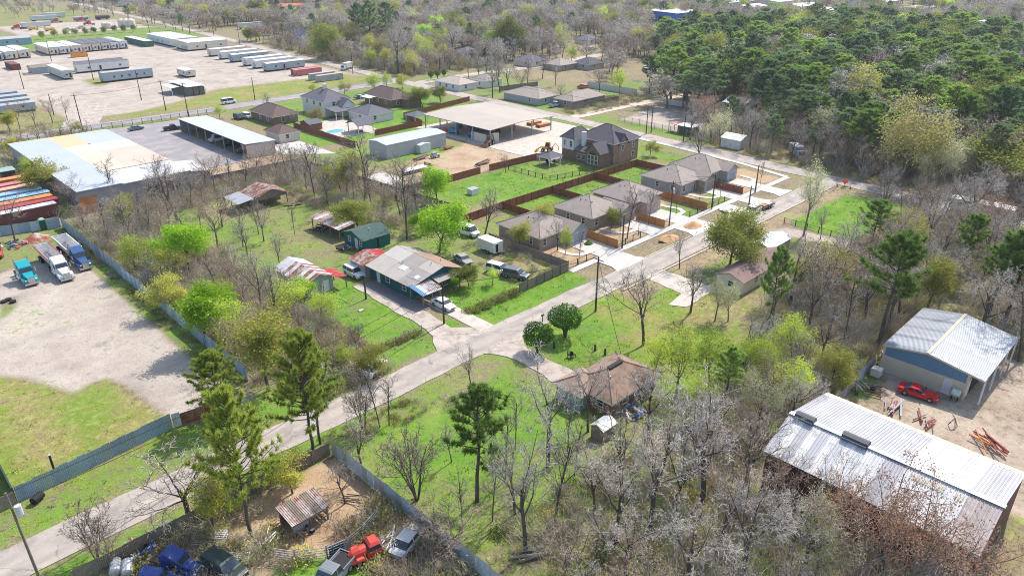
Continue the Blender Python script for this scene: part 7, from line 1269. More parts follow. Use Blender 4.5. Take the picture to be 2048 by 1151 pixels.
# ------------------------------------------------------------------ single trees one can point at: kind, base in photo, top, label, width
T = [
 ('spread', 381, 1044, 872, 'large bare tree spreading over the street above the old board fence', 1.5), ('multi', 193, 1117, 1010, 'small bare tree beside the street at the lower left', 1.1),
 ('pinefull', 503, 1070, 775, 'tall pine at the corral corner, nearest pine at the bottom', 0.68), ('pinefull', 627, 912, 664, 'tall yellow green pine behind the street by the fence corner', 0.74), ('pine', 641, 886, 720, 'second slimmer pine trunk beside the tall yellow green pine', 0.8),
 ('pinefull', 446, 838, 700, 'wide pine overhanging the gravel lot gate', 1.1), ('slim', 760, 853, 728, 'slender bare tree on the near verge, left of two', 0.8), ('slim', 778, 848, 742, 'slender bare tree on the near verge, right of two', 0.8), ('multi', 728, 860, 756, 'many stemmed bare shrub tree on the near verge', 0.9),
 ('spread', 943, 783, 694, 'vine covered bare tree on the green lawn by the crossroads', 0.85), ('pine', 954, 1001, 772, 'lone dark pine in front of the green lawn', 0.95), ('multi', 834, 996, 846, 'many stemmed bare tree behind the pale sheet fence', 1.15), ('spread', 903, 922, 836, 'small leaning bare tree on the green lawn', 0.7),
 ('pale', 1096, 931, 712, 'tall grey bare tree right of the green lawn', 0.9), ('pale', 1176, 862, 705, 'bare tree in front of the hip roofed house, left', 0.9), ('pale', 1297, 880, 700, 'leaning bare tree in front of the hip roofed house, right', 0.9),
 ('spread', 1288, 688, 518, 'tall forked bare tree on the yellow lawn', 0.95), ('spread', 1381, 623, 512, 'wide bare tree behind the forked one on the yellow lawn', 1.1), ('bud', 1430, 640, 556, 'slim budding tree at the yard edge, left of two', 0.9), ('bud', 1456, 642, 560, 'slim budding tree at the yard edge, right of two', 0.9), ('pine', 1531, 678, 492, 'dark pine with bare lower trunk beside the old house', 0.55),
 ('bush', 1130, 673, 606, 'large round evergreen shrub beside the street', 0.9), ('bush', 1075, 703, 642, 'smaller round evergreen shrub nearer the crossroads', 0.88),
 ('lime', 1352, 792, 655, 'lime green budding tree behind the hip roofed house', 0.95), ('lime', 1420, 770, 650, 'lime green budding tree right of the hip roofed house', 1.0), ('lime', 1478, 768, 665, 'pale budding tree at the edge of the yellow lawn', 1.0), ('pine', 1448, 815, 690, 'small pine amid the lime green budding trees', 0.9), ('lime', 1312, 735, 668, 'low lime green shrub tree by the hip roofed house corner', 1.1),
 ('pale', 1052, 1101, 835, 'slim tall bare tree at the bottom, right of the pale sheet fence', 0.75), ('pale', 1030, 1026, 845, 'slim bare tree behind the bottom bare tree', 0.7), ('pale', 1189, 1022, 880, 'bare tree in the middle of the lower wood', 1.0), ('pale', 1302, 1062, 805, 'big pale grey bare tree in the lower wood', 1.05), ('pale', 1405, 1003, 770, 'biggest pale grey bare tree in the lower wood', 1.1), ('spread', 1346, 1023, 850, 'dark trunked bare tree between the two big pale ones', 1.0),
 ('pale', 1480, 1175, 935, 'pale bare tree at the bottom edge left of the red one', 1.0), ('red', 1688, 1190, 945, 'reddish brown budding tree in front of the ribbed warehouse', 1.0), ('red', 1770, 1240, 985, 'reddish brown budding tree at the bottom edge by the warehouse', 0.8), ('pale', 1600, 1160, 965, 'pale bare tree before the left end of the warehouse', 1.0), ('bud', 1620, 1180, 1000, 'greenish budding tree left of the red one', 0.9), ('brown', 1560, 1030, 905, 'brown bare tree at the warehouse corner', 1.0), ('brown', 1660, 1080, 915, 'brown bare tree leaning over the warehouse roof', 1.0),
 ('pale', 1880, 1230, 1080, 'pale bare tree at the bottom right corner', 1.0), ('pale', 1250, 1170, 1010, 'pale bare tree cut by the bottom edge, centre', 1.1), ('pale', 1370, 1190, 1000, 'pale bare tree cut by the bottom edge, right of centre', 1.1), ('brown', 1130, 1170, 1040, 'brown bare tree cut by the bottom edge, left of centre', 1.1),
 ('oak', 1460, 527, 416, 'round full evergreen oak beside the street near the pickup', 1.2), ('spread', 1359, 536, 462, 'bare tree on the near verge before the oak', 0.8), ('slim', 1254, 477, 368, 'tall bare tree before the taupe new house', 0.95), ('slim', 1240, 474, 400, 'slimmer bare tree before the taupe new house', 0.7), ('slim', 1277, 470, 405, 'young bare tree right of the taupe house drive', 0.6), ('slim', 1157, 527, 448, 'slim street tree before the first new house', 0.7), ('slim', 1296, 452, 372, 'slim bare tree at the brick garage wing', 0.6), ('slim', 1352, 430, 360, 'slim bare tree beside the small front lawn', 0.6), ('slim', 1398, 405, 350, 'slim bare tree by the long cedar fence', 0.6), ('slim', 1440, 398, 335, 'slim bare tree at the grey beige house', 0.6), ('slim', 1520, 372, 318, 'slim bare tree at the far new house', 0.6),
 ('oak', 1222, 457, 418, 'evergreen bush against the taupe new house', 1.0), ('olive', 1082, 470, 405, 'olive budding tree over the first new house roof', 1.1), ('olive', 1040, 500, 445, 'olive shrub tree left of the first new house', 1.3), ('spread', 1115, 500, 425, 'bare tree before the first new house', 0.9), ('lime', 1130, 510, 450, 'thin pale tree at the first new house drive', 0.6),
 ('green', 383, 551, 448, 'bright green leafy tree beside the sheet fence', 1.15), ('lime', 272, 545, 462, 'yellow green tree left of the bright green one', 1.15), ('olive', 352, 625, 548, 'olive tree leaning over the sheet fence', 1.3), ('green', 412, 690, 570, 'bright green tree over the sheet fence, farther down', 1.1), ('lime', 450, 700, 590, 'yellow green tree over the sheet fence end', 1.1), ('olive', 537, 780, 625, 'large olive tree near the street end of the sheet fence', 1.15), ('lime', 590, 625, 545, 'lime green shrub tree left of the striped barn', 1.3), ('lime', 640, 645, 575, 'lime green shrub at the corner lawn edge', 1.3), ('green', 610, 600, 555, 'bright green shrub before the striped barn', 1.5), ('brown', 480, 735, 620, 'brown bare tree between the olive and the green trees', 1.1), ('spread', 525, 620, 490, 'tall bare tree in the scrub left of the striped barn', 0.9), ('spread', 548, 650, 520, 'bare tree right beside the tall scrub tree', 0.8),
 ('green', 878, 504, 405, 'bright green wide tree behind the patchwork roofed house', 1.35), ('green', 845, 470, 425, 'bright green small tree beside the dark wall', 1.2), ('green', 876, 414, 330, 'slender bright green tree at the big lawn edge', 0.9), ('spread', 969, 475, 372, 'dark forked bare tree beside the white van', 1.05), ('slim', 743, 409, 262, 'tallest bare tree behind the green shed', 0.85), ('slim', 629, 391, 280, 'tall bare tree above the old barn', 0.95), ('slim', 707, 406, 300, 'bare tree left of the tallest one', 0.9), ('slim', 814, 478, 292, 'very tall slim bare tree above the green shed', 0.8), ('spread', 845, 455, 380, 'leaning bare tree right of the green shed', 1.0), ('oak', 715, 455, 398, 'dark evergreen bush behind the rusty lean to', 1.5), ('brown', 762, 458, 408, 'brown brush tree behind the green shed', 1.5), ('olive', 655, 395, 330, 'pale olive tree over the concrete slab', 1.0), ('olive', 712, 350, 300, 'olive shrub tree by the brown fence', 1.2),
 ('slim', 230, 409, 308, 'tall bare tree before the patchwork roof, left', 0.95), ('spread', 262, 482, 372, 'wide bare tree in the scrub beside the sheet fence', 1.1), ('slim', 211, 465, 385, 'slim bare tree at the fence corner', 1.0), ('spread', 355, 440, 298, 'bare tree before the low white roof, right', 1.05), ('brown', 430, 385, 300, 'brown bare tree at the concrete wall', 1.1), ('slim', 460, 370, 305, 'slim bare tree at the concrete wall end', 1.0), ('olive', 90, 395, 320, 'yellow green brush at the patchwork warehouse corner', 1.4), ('lime', 62, 360, 312, 'lime green vines against the patchwork warehouse', 1.4), ('spread', 30, 480, 385, 'bare tree before the containers at the left edge', 1.0), ('brown', 150, 420, 345, 'brown bare tree behind the containers', 1.1),
 ('brown', 40, 258, 196, 'vine covered bare tree beside the back road, left edge', 0.9), ('spread', 72, 256, 200, 'bare tree beside the back road near the leaning pole', 1.0), ('brown', 105, 246, 190, 'brown brush tree at the back road', 1.1), ('spread', 135, 240, 190, 'bare tree at the yard entrance', 0.8), ('olive', 20, 262, 222, 'low brush by the back road at the left edge', 1.6),
 ('lime', 440, 236, 206, 'yellow green tree by the vehicle shelter', 1.4), ('gold', 636, 250, 212, 'golden green tree beside the pool house', 1.3), ('spread', 540, 222, 182, 'bare tree over the brown house left of the pool', 1.1), ('spread', 588, 258, 212, 'bare tree before the brown house left of the pool', 1.1), ('gold', 688, 190, 162, 'golden tree behind the white house', 1.4), ('lime', 628, 188, 168, 'lime tree behind the white house', 1.4), ('lime', 750, 185, 145, 'yellow green tree behind the brown house', 1.5), ('olive', 805, 178, 148, 'olive round tree behind the brown house', 1.5), ('oak', 845, 212, 175, 'grey green evergreen beside the brown house', 1.5), ('oak', 882, 205, 172, 'dark small tree at the side road lawn', 1.2), ('lime', 775, 178, 142, 'slim lime tree between the two behind the brown house', 0.9),
 ('spread', 985, 195, 108, 'tall bare tree by the white bungalow, left of the pair', 0.9), ('spread', 1000, 185, 100, 'tall bare tree by the white bungalow, right of the pair', 0.9), ('spread', 1085, 158, 100, 'tall bare tree across the side road by the bungalows', 1.0), ('brown', 1225, 140, 82, 'reddish bare tree by the far gravel road', 1.3), ('lime', 1240, 190, 135, 'pale green tree by the white fence', 1.0), ('spread', 1200, 186, 130, 'bare tree by the white fence', 1.0), ('spread', 1122, 205, 165, 'bare tree over the grey bungalow', 1.0), ('gold', 1330, 195, 142, 'yellow leaning tree at the dirt road end', 1.1), ('olive', 1300, 312, 280, 'olive small tree on the lawn behind the brick house', 1.3), ('spread', 1012, 345, 305, 'bare small tree at the big lawn fence', 1.1), 
 ('bud', 1607, 470, 318, 'tall slim budding tree at the corner of the bright vacant lot', 0.75), ('spread', 1641, 478, 415, 'crooked bare tree at the wire fence of the vacant lot', 0.8), ('slim', 1711, 484, 425, 'slim bare tree at the vacant lot edge', 0.7), ('spread', 1758, 474, 322, 'bare tree at the right of the vacant lot', 0.8), ('slim', 1801, 434, 370, 'slim bare tree beside the side road', 0.9), ('spread', 1835, 428, 345, 'bare tree beside the side road, left of the big pale one', 1.0), ('pale', 1922, 475, 325, 'big pale bare tree in front of the side road', 1.2), ('spread', 1884, 445, 350, 'leaning bare tree left of the big pale one', 1.0), ('pale', 1975, 430, 330, 'pale bare tree behind the yellow loader', 1.1),
 ('pine', 1754, 694, 462, 'tall pine behind the workshop fence', 1.0), ('slim', 1688, 680, 525, 'tall bare tree left of the tall pine', 0.9), ('olive', 1635, 600, 490, 'dark olive oak beside the old house', 1.25), ('oak', 1592, 580, 520, 'dark green evergreen at the old house gable', 0.95), ('olive', 1690, 580, 500, 'pale olive tree right of the dark oak', 1.2), ('pine', 1975, 640, 468, 'pine at the right edge above the workshop, left', 0.9), ('pine', 2010, 650, 452, 'pine at the right edge above the workshop, middle', 0.95), ('pine', 2045, 640, 448, 'pine at the right edge above the workshop, right', 0.95), ('spread', 1830, 600, 470, 'bare tree behind the workshop roof, left', 1.0), ('spread', 1890, 590, 470, 'bare tree behind the workshop roof, middle', 1.0), ('slim', 1950, 600, 500, 'bare trunk behind the workshop roof, right', 0.9), ('olive', 1660, 775, 690, 'green shrub tree at the fence before the workshop', 1.2), ('lime', 1580, 810, 720, 'budding shrub left of the workshop fence', 1.2), ('brown', 1540, 800, 700, 'brown bare tree at the end of the yellow lawn', 1.0), ('spread', 1600, 760, 660, 'bare tree at the right end of the yellow lawn', 0.9),
 ('gold', 1795, 372, 195, 'large golden tree standing before the pine wood', 0.95), ('spread', 1400, 335, 235, 'bare tree by the gravel field', 0.8), ('red', 1420, 262, 188, 'reddish bare tree at the corner of the gravel field', 1.1), ('red', 1875, 345, 290, 'reddish tree at the wood edge by the side road', 1.2),
 ('spread', 725, 945, 815, 'dark crooked bare tree inside the corral corner', 0.9), ('spread', 690, 1005, 905, 'small dark dead tree in the corral', 0.9), ('olive', 585, 985, 905, 'green shrub tree beside the animal shelter', 1.2), ('brown', 905, 1120, 1010, 'brown brush tree growing through the scrap by the sheet fence', 1.3), ('brown', 870, 1085, 1000, 'brown brush by the corral rails', 1.4), ('olive', 430, 1060, 950, 'green shrub behind the old board fence', 1.1), ('brown', 230, 1135, 1050, 'twiggy brown brush at the bottom left', 1.3), ('lime', 690, 735, 690, 'budding shrub beside the half hidden white vehicle', 1.4), ('olive', 752, 752, 690, 'olive shrub at the street edge', 1.2), ('multi', 715, 690, 640, 'small bare shrub at the chain link corner', 1.0), ('oak', 938, 572, 530, 'dark green shrub beside the porch roof', 1.4), ('green', 908, 580, 552, 'bright small bush before the porch', 1.3), ('lime', 985, 570, 535, 'pale shrub before the older white car', 1.2),
 ('slim', 1010, 960, 815, 'thin bare trunk on the green lawn, left of the tall grey tree', 0.65), ('slim', 1030, 900, 775, 'thin bare tree on the green lawn behind the tall grey one', 0.65), ('slim', 985, 1040, 880, 'thin bare tree right of the lone dark pine', 0.6), ('slim', 1135, 905, 770, 'thin bare tree left of the tiny hut', 0.65), ('slim', 1148, 960, 830, 'thin bare tree below the tiny hut', 0.65), ('slim', 925, 1060, 930, 'thin bare sapling beside the pale sheet fence', 0.6), ('slim', 1240, 905, 780, 'thin bare tree below the junk behind the hip roofed house', 0.65), ('slim', 590, 470, 400, 'thin bare tree in the long yard below the old barn', 0.7), ('slim', 520, 450, 370, 'thin bare tree in the scrub left of the long yard', 0.7), ('spread', 495, 510, 420, 'bare tree at the left side of the long yard', 0.9), ('spread', 560, 540, 455, 'bare tree above the striped barn', 0.8), ('slim', 660, 430, 340, 'thin bare tree right of the old barn', 0.7), ('brown', 770, 440, 372, 'brown bare tree above the green shed roof', 0.9), ('spread', 800, 430, 350, 'bare tree beside the dark wall', 0.9),
]
for k, a, b, t, lb, wdt in T: tpx(k, a, b, t, lb, wdt)
for i, (a, b) in enumerate(((86, 78), (110, 76), (132, 74), (152, 73), (170, 71), (190, 70), (211, 68), (230, 66), (249, 65), (267, 64))):
    x, y = P(a, b); tree('oak', x, y, 4.8, ('first', 'second', 'third', 'fourth', 'fifth', 'sixth', 'seventh', 'eighth', 'ninth', 'tenth')[i] + ' young tree from the left in the planted row before the far truck yard', 'planted row of young trees', 0.9)
for i, (a, b) in enumerate(((862, 160), (875, 158), (888, 156))): x, y = P(a, b); tree('bush', x, y, 4.0, ('left', 'middle', 'right')[i] + ' one of three clipped dark shrubs by the white bungalow', 'clipped shrubs by the bungalow', 0.55)
x, y = P(722, 106); 
for k, a, b, t, lb in (('oak', 665, 118, 48, 'dark round evergreen in the wood beyond the trailer yard'), ('gold', 705, 105, 45, 'orange gold tree in the wood beyond the trailer yard'), ('gold', 765, 130, 68, 'smaller orange gold tree in the wood'), ('pale', 797, 150, 26, 'white barked bare tree, tallest in the wood'), ('pale', 810, 140, 45, 'white barked bare tree right of the tallest'), ('oak', 1008, 118, 36, 'round bright evergreen in the far wood'), ('green', 990, 105, 60, 'green tree in the far wood left of the round evergreen'), ('pinedark', 742, 100, 0, 'dark tall pine in the far wood, left'), ('pinedark', 775, 95, 2, 'dark tall pine in the far wood, middle'), ('pinedark', 722, 92, 5, 'dark tall pine in the far wood, near the navy roof'), ('pale', 905, 120, 30, 'grey bare tree above the far grey house'), ('spread', 640, 95, 10, 'tall bare tree beside the navy roofed house')): tpx(k, a, b, t, lb, 1.1)
# ------------------------------------------------------------------ woods: the trees one can still tell apart stand singly, the far mass is one object
wr = random.Random(21)
BLD = [(o.location.x, o.location.y) for o in col.objects if o.parent is None and o.get('category') in ('house', 'shed', 'building', 'hut', 'workshop', 'warehouse', 'barn', 'shelter', 'canopy', 'trailer', 'truck', 'car', 'van', 'container', 'loader')]
TREES = [(o.location.x, o.location.y) for o in col.objects if o.parent is None and o.get('category') == 'tree']
def near_road(x, y):
    pts = [(176, -60), (177.5, 30), (179, 65), (183, 130), (186.5, 200), (188.5, 262), (192, 300), (199, 400), (209, 520), (222, 700), (240, 1000), (260, 1500)]
    for (x0, y0), (x1, y1) in zip(pts[:-1], pts[1:]):
        if y0 <= y <= y1: return abs(x - (x0 + (x1 - x0) * (y - y0) / (y1 - y0))) < 6.5
    return False
def blocked(x, y, gap, bgap=9.0, front=22.0):
    if near_road(x, y): return True
    if 184 < x < 272 and abs(y - 158) < 5 or 188 < x < 330 and abs(y - 250) < 5.5: return True
    for bx_, by_ in BLD:
        cx_, cy_ = bx_ + 5, by_ + 5; dx, dy = x - cx_, y - cy_; l = math.hypot(cx_, cy_); t = -(dx * cx_ + dy * cy_) / l; s_ = abs(dx * cy_ - dy * cx_) / l
        if -bgap < t < bgap + front and s_ < bgap: return True
    return any((x - a) ** 2 + (y - b) ** 2 < gap * gap for a, b in TREES)
def inside(poly, x, y):
    c = False
    for i in range(len(poly)):
        x0, y0 = poly[i]; x1, y1 = poly[i - 1]
        if (y0 > y) != (y1 > y) and x < (x1 - x0) * (y - y0) / (y1 - y0) + x0: c = not c
    return c
def scatter(poly, n, gap, bgap=6.0, front=8.0, tries=30):
    xs = [p[0] for p in poly]; ys = [p[1] for p in poly]; out = []
    for _ in range(n * tries):
        if len(out) >= n: break
        x, y = wr.uniform(min(xs), max(xs)), wr.uniform(min(ys), max(ys))
        if inside(poly, x, y) and in_view(x, y) and not blocked(x, y, gap, bgap, front): out.append((x, y)); TREES.append((x, y))
    return out
def screen(x, y, z=0.0):
    fwd, rgt = x * _sa + y * _ca, x * _ca - y * _sa; zc = fwd * _cp - (z - CAM_H) * _sp
    return CX + FOCAL * rgt / zc, CY - FOCAL * (fwd * _sp + (z - CAM_H) * _cp) / zc
def in_view(x, y): a, b = screen(x, y, 6.0); return -30 < a < 2078 and -30 < b < 1170
def pick(w_):
    t = wr.random() * sum(v for _, v in w_)
    for k, v in w_:
        t -= v
        if t <= 0: return k
    return w_[-1][0]
DESC = {'spread': 'grey bare tree', 'pale': 'pale grey bare tree', 'slim': 'slender bare tree', 'brown': 'brown bare tree', 'multi': 'many stemmed bare tree', 'green': 'bright green tree', 'lime': 'lime green budding tree', 'bud': 'pale budding tree', 'olive': 'olive leaved tree', 'gold': 'golden tree', 'red': 'reddish budding tree', 'oak': 'dark evergreen tree', 'pine': 'tall pine', 'pinefull': 'yellow green pine', 'pinedark': 'dark tall pine'}
GROVE = {}
def grove(poly, n, gap, mix, h, where, bgap=5.0, front=6.0, wide=(0.9, 1.25)):
    for x, y in scatter(poly, n, gap, bgap, front):
        k = pick(mix); GROVE.setdefault(DESC[k] + ' ' + where, []).append(tree(k, x, y, wr.uniform(*h) * (1.15 if 'pine' in k else 1), DESC[k] + ' ' + where, DESC[k] + 's ' + where, wr.uniform(*wide)))
BARE = [('spread', 3), ('pale', 3), ('brown', 2), ('slim', 2)]
grove(rect(35, 8, 60, 40), 20, 4.2, [('pale', 5), ('spread', 2), ('slim', 3), ('brown', 1)], (8, 11.5), 'in the lower wood left of the ribbed warehouse', 2.0, 2.0)
grove(rect(47, 12, 61, 24), 6, 3.5, [('red', 3), ('brown', 2), ('pale', 2)], (6, 8), 'close against the ribbed warehouse wall', 1.0, 1.0)
grove(rect(34.5, 84, 48, 166), 26, 4.2, [('brown', 4), ('spread', 3), ('slim', 2), ('olive', 1), ('lime', 1)], (4.5, 8), 'in the scrub beside the long sheet fence', 3, 3)
grove(rect(45, 126, 60, 170), 14, 4, [('brown', 3), ('spread', 3), ('slim', 3)], (6, 10), 'between the old barn and the sheet fence', 3, 3)
grove(rect(44, 160, 90, 172.5), 12, 3.6, [('brown', 3), ('spread', 2), ('slim', 2)], (6, 9), 'along the dark concrete wall', 2, 2)
grove([(78, 118), (92, 114), (92, 168), (80, 160)], 14, 4, [('brown', 2), ('spread', 2), ('slim', 3), ('olive', 1)], (7, 11), 'behind the green shed', 3, 3)
grove(rect(64, 27, 93, 40), 10, 4, [('pale', 3), ('lime', 3), ('spread', 2), ('bud', 2)], (6, 10), 'between the yellow lawn and the workshop', 3, 4)
grove(rect(98, 26, 140, 44), 28, 4.6, [('spread', 3), ('pine', 1), ('brown', 2), ('olive', 0.8), ('pale', 3)], (9, 14), 'in the grove behind the workshop', 3, 3)
grove(rect(112, -14, 170, 26), 40, 5, [('slim', 4), ('spread', 4), ('pine', 2), ('pale', 3)], (10, 15), 'in the wood right of the workshop', 3, 3)
grove(rect(140, 26, 174, 43), 14, 4.6, [('spread', 3), ('brown', 3), ('pale', 3), ('red', 1)], (7, 12), 'between the vacant lot and the frame edge', 3, 3)
grove(rect(184, -10, 232, 116), 100, 5, [('spread', 4), ('pale', 3), ('brown', 3), ('pinedark', 3), ('bud', 2), ('red', 1), ('oak', 1)], (9, 14), 'at the wood edge across the side road', 3, 4)
grove([(234, 140), (300, 150), (300, 190), (240, 168)], 26, 5, [('pinedark', 5), ('pine', 1), ('spread', 2), ('lime', 1)], (12, 16), 'at the end of the dirt road', 3, 5)
grove(rect(202, 268, 250, 400), 30, 5, [('spread', 4), ('brown', 4), ('pale', 3), ('olive', 2), ('lime', 1)], (8, 13), 'in the thicket right of the trailer yard', 5, 8)
grove(rect(196, 200, 235, 245), 8, 5, BARE, (9, 13), 'around the bungalows across the side road', 4, 8)
grove(rect(20, 238, 62, 254), 14, 3.4, [('brown', 4), ('olive', 3), ('spread', 2)], (3.5, 7), 'in the brush beside the back road', 2, 2)
ORD = 'first second third fourth fifth sixth seventh eighth ninth tenth eleventh twelfth thirteenth fourteenth fifteenth sixteenth seventeenth eighteenth nineteenth twentieth'.split()
ORD += ['twenty-' + o_ for o_ in ORD[:9]] + ['thirtieth'] + ['thirty-' + o_ for o_ in ORD[:9]]
for lb, obs in GROVE.items():   # where several of a kind stand together, say which one
    obs.sort(key=lambda o: screen(o.location.x, o.location.y)[0])
    for i, o in enumerate(obs):
        if len(obs) > 1: o['label'] = lb + ', ' + ORD[min(i, len(ORD) - 1)] + ' from left'
# far mass -----------------------------------------------------------------
PROTO = bpy.data.collections.new('far_tree_kinds'); FK = []
def far_proto(kind, i):
    tr, cr = KIND[kind][i]; bm = bmesh.new(); bm.from_mesh(tr); nt_ = len(bm.faces); off = len(tr.materials); bm.from_mesh(cr); bm.faces.ensure_lookup_table()
    for f in bm.faces[nt_:]: f.material_index += off
    me = bpy.data.meshes.new('far_%02d_%s' % (len(FK), kind)); bm.to_mesh(me); bm.free()
    for m in list(tr.materials) + list(cr.materials): me.materials.append(m)
    o = bpy.data.objects.new('far_%02d_%s' % (len(FK), kind), me); PROTO.objects.link(o); FK.append(kind)
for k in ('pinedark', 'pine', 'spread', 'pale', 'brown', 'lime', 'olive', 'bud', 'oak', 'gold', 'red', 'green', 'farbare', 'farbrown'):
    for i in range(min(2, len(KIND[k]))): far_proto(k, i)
def instancer(name, pts, coll, label=None, cat=None):
    """one object: points carrying kind, turn and size, instanced with geometry nodes"""
    me = bpy.data.meshes.new(name); me.from_pydata([(p[0], p[1], p[2]) for p in pts], [], [])
    a = me.attributes.new('idx', 'INT', 'POINT'); a.data.foreach_set('value', [p[3] for p in pts]); a = me.attributes.new('turn', 'FLOAT_VECTOR', 'POINT'); a.data.foreach_set('vector', [v for p in pts for v in (0, 0, p[4])]); a = me.attributes.new('size', 'FLOAT_VECTOR', 'POINT'); a.data.foreach_set('vector', [v for p in pts for v in p[5]])
    o = link(name, me); ng = bpy.data.node_groups.new(name, 'GeometryNodeTree'); ng.interface.new_socket('Geometry', in_out='INPUT', socket_type='NodeSocketGeometry'); ng.interface.new_socket('Geometry', in_out='OUTPUT', socket_type='NodeSocketGeometry')
    N = ng.nodes; gi, go = N.new('NodeGroupInput'), N.new('NodeGroupOutput'); ci = N.new('GeometryNodeCollectionInfo'); ci.inputs[0].default_value = coll; ci.inputs[1].default_value = True; ci.inputs[2].default_value = True
    ip = N.new('GeometryNodeInstanceOnPoints'); ip.inputs['Pick Instance'].default_value = True
    def attr(nm, ty): n = N.new('GeometryNodeInputNamedAttribute'); n.data_type = ty; n.inputs[0].default_value = nm; return n.outputs[0]
    L = ng.links; L.new(gi.outputs[0], ip.inputs['Points']); L.new(ci.outputs[0], ip.inputs['Instance']); L.new(attr('idx', 'INT'), ip.inputs['Instance Index']); L.new(attr('size', 'FLOAT_VECTOR'), ip.inputs['Scale'])
    e = N.new('FunctionNodeEulerToRotation'); L.new(attr('turn', 'FLOAT_VECTOR'), e.inputs[0]); L.new(e.outputs[0], ip.inputs['Rotation']); L.new(ip.outputs[0], go.inputs[0])
    md = o.modifiers.new('scatter', 'NODES'); md.node_group = ng
    return tag(o, label, cat, kind='stuff')
IDX = {}
for i, k in enumerate(FK): IDX.setdefault(k, []).append(i)
def fpt(x, y, k, h, wd): return (x, y, -0.2, wr.choice(IDX[k]), wr.uniform(0, 6.28), (h / 10 * wd, h / 10 * wd, h / 10))
pts = []
cell = {}
def grid_ok(x, y, g):
    c = (int(x // g), int(y // g))
    for i in (-1, 0, 1):
        for j in (-1, 0, 1):
            for a, b in cell.get((g, c[0] + i, c[1] + j), ()):
                if (a - x) ** 2 + (b - y) ** 2 < g * g * 0.8: return False
    cell.setdefault((g, *c), []).append((x, y)); return True
FRONT = {(o.location.x, o.location.y): {'blue_building': 130, 'distant_shed': 75}.get(o.name.split('.')[0]) for o in col.objects if o.parent is None}
BB = [b for b in BLD if b[0] > 180 or b[1] > 200]
def bl2(x, y, bgap, front):
    if near_road(x, y) or 184 < x < 272 and abs(y - 158) < 6 or 188 < x < 300 and abs(y - 250) < 6: return True
    for bx_, by_ in BB:
        cx_, cy_ = bx_ + 7, by_ + 7; dx, dy = x - cx_, y - cy_; l = math.hypot(cx_, cy_); t = -(dx * cx_ + dy * cy_) / l; s_ = abs(dx * cy_ - dy * cx_) / l
        f = FRONT.get((bx_, by_)) or min(front * max(1.0, l / 260), 60)
        if -bgap < t < bgap + f and s_ < bgap * max(1, l / 400): return True
    return False
def wood(poly, n, gap, mix, h, bgap=10, front=30, wd=(0.95, 1.3)):
    xs = [p[0] for p in poly]; ys = [p[1] for p in poly]
    for _ in range(n):
        x, y = wr.uniform(min(xs), max(xs)), wr.uniform(min(ys), max(ys))
        if not inside(poly, x, y) or bl2(x, y, bgap, front) or not grid_ok(x, y, gap): continue
        k = pick(mix); pts.append(fpt(x, y, k, wr.uniform(*h) * (1.15 if 'pine' in k else 1), wr.uniform(*wd)))
PINE = [('pinedark', 4.6), ('pine', 2.4), ('farbare', 2.6), ('lime', 0.5), ('oak', 1.0), ('olive', 0.5), ('pale', 0.6), ('farbrown', 0.9), ('bud', 0.4)]
FAR = [('farbare', 7), ('farbrown', 2.4), ('pale', 2), ('spread', 1), ('lime', 0.25), ('olive', 0.4), ('bud', 0.7), ('oak', 0.4), ('gold', 0.1), ('pinedark', 0.45), ('green', 0.06)]
pinepoly = PP((1330, 215), (1310, 120), (1360, 75), (1480, 92), (1620, 72), (1760, 66), (1900, 88), (2048, 108), (2300, 170), (2300, 430), (2048, 398), (1900, 372), (1700, 335), (1560, 285), (1430, 250))
wood(pinepoly, 7000, 5.6, PINE, (10, 17.5), 8, 40, (1.15, 1.9))
wood([(236, 196), (330, 196), (330, 1000), (236, 1000)], 12000, 5.4, FAR, (9, 14)); wood([(196, 420), (236, 380), (236, 1100), (226, 1100)], 900, 6.5, FAR, (8, 13))
wood(rect(199, 264, 262, 440), 2600, 4.8, FAR, (6, 11), 8, 14); wood([(330, 150), (720, 60), (720, 900), (330, 900)], 26000, 6.2, FAR, (10, 15), 12, 36, (1.0, 1.4)); wood([(720, 40), (1250, 40), (1250, 1100), (330, 1100), (330, 900), (720, 900)], 14000, 11, FAR, (11, 16), 14, 50, (1.1, 1.6))
wood([(232, -60), (700, -200), (700, 60), (300, 60), (232, 40)], 5000, 6.5, FAR, (10, 15)); wood([(60, 650), (205, 650), (205, 1100), (60, 1100)], 1200, 13, FAR, (6, 11), 14, 50)
wood([(-20, 560), (118, 560), (118, 640), (-20, 640)], 60, 9, FAR, (5, 8)); wood(rect(-40, 262, 40, 300), 60, 6, [('brown', 2), ('spread', 1)], (4, 7))
instancer('distant_woods', pts, PROTO, 'far off mixed pine and bare woodland filling the top of the view', 'woodland')
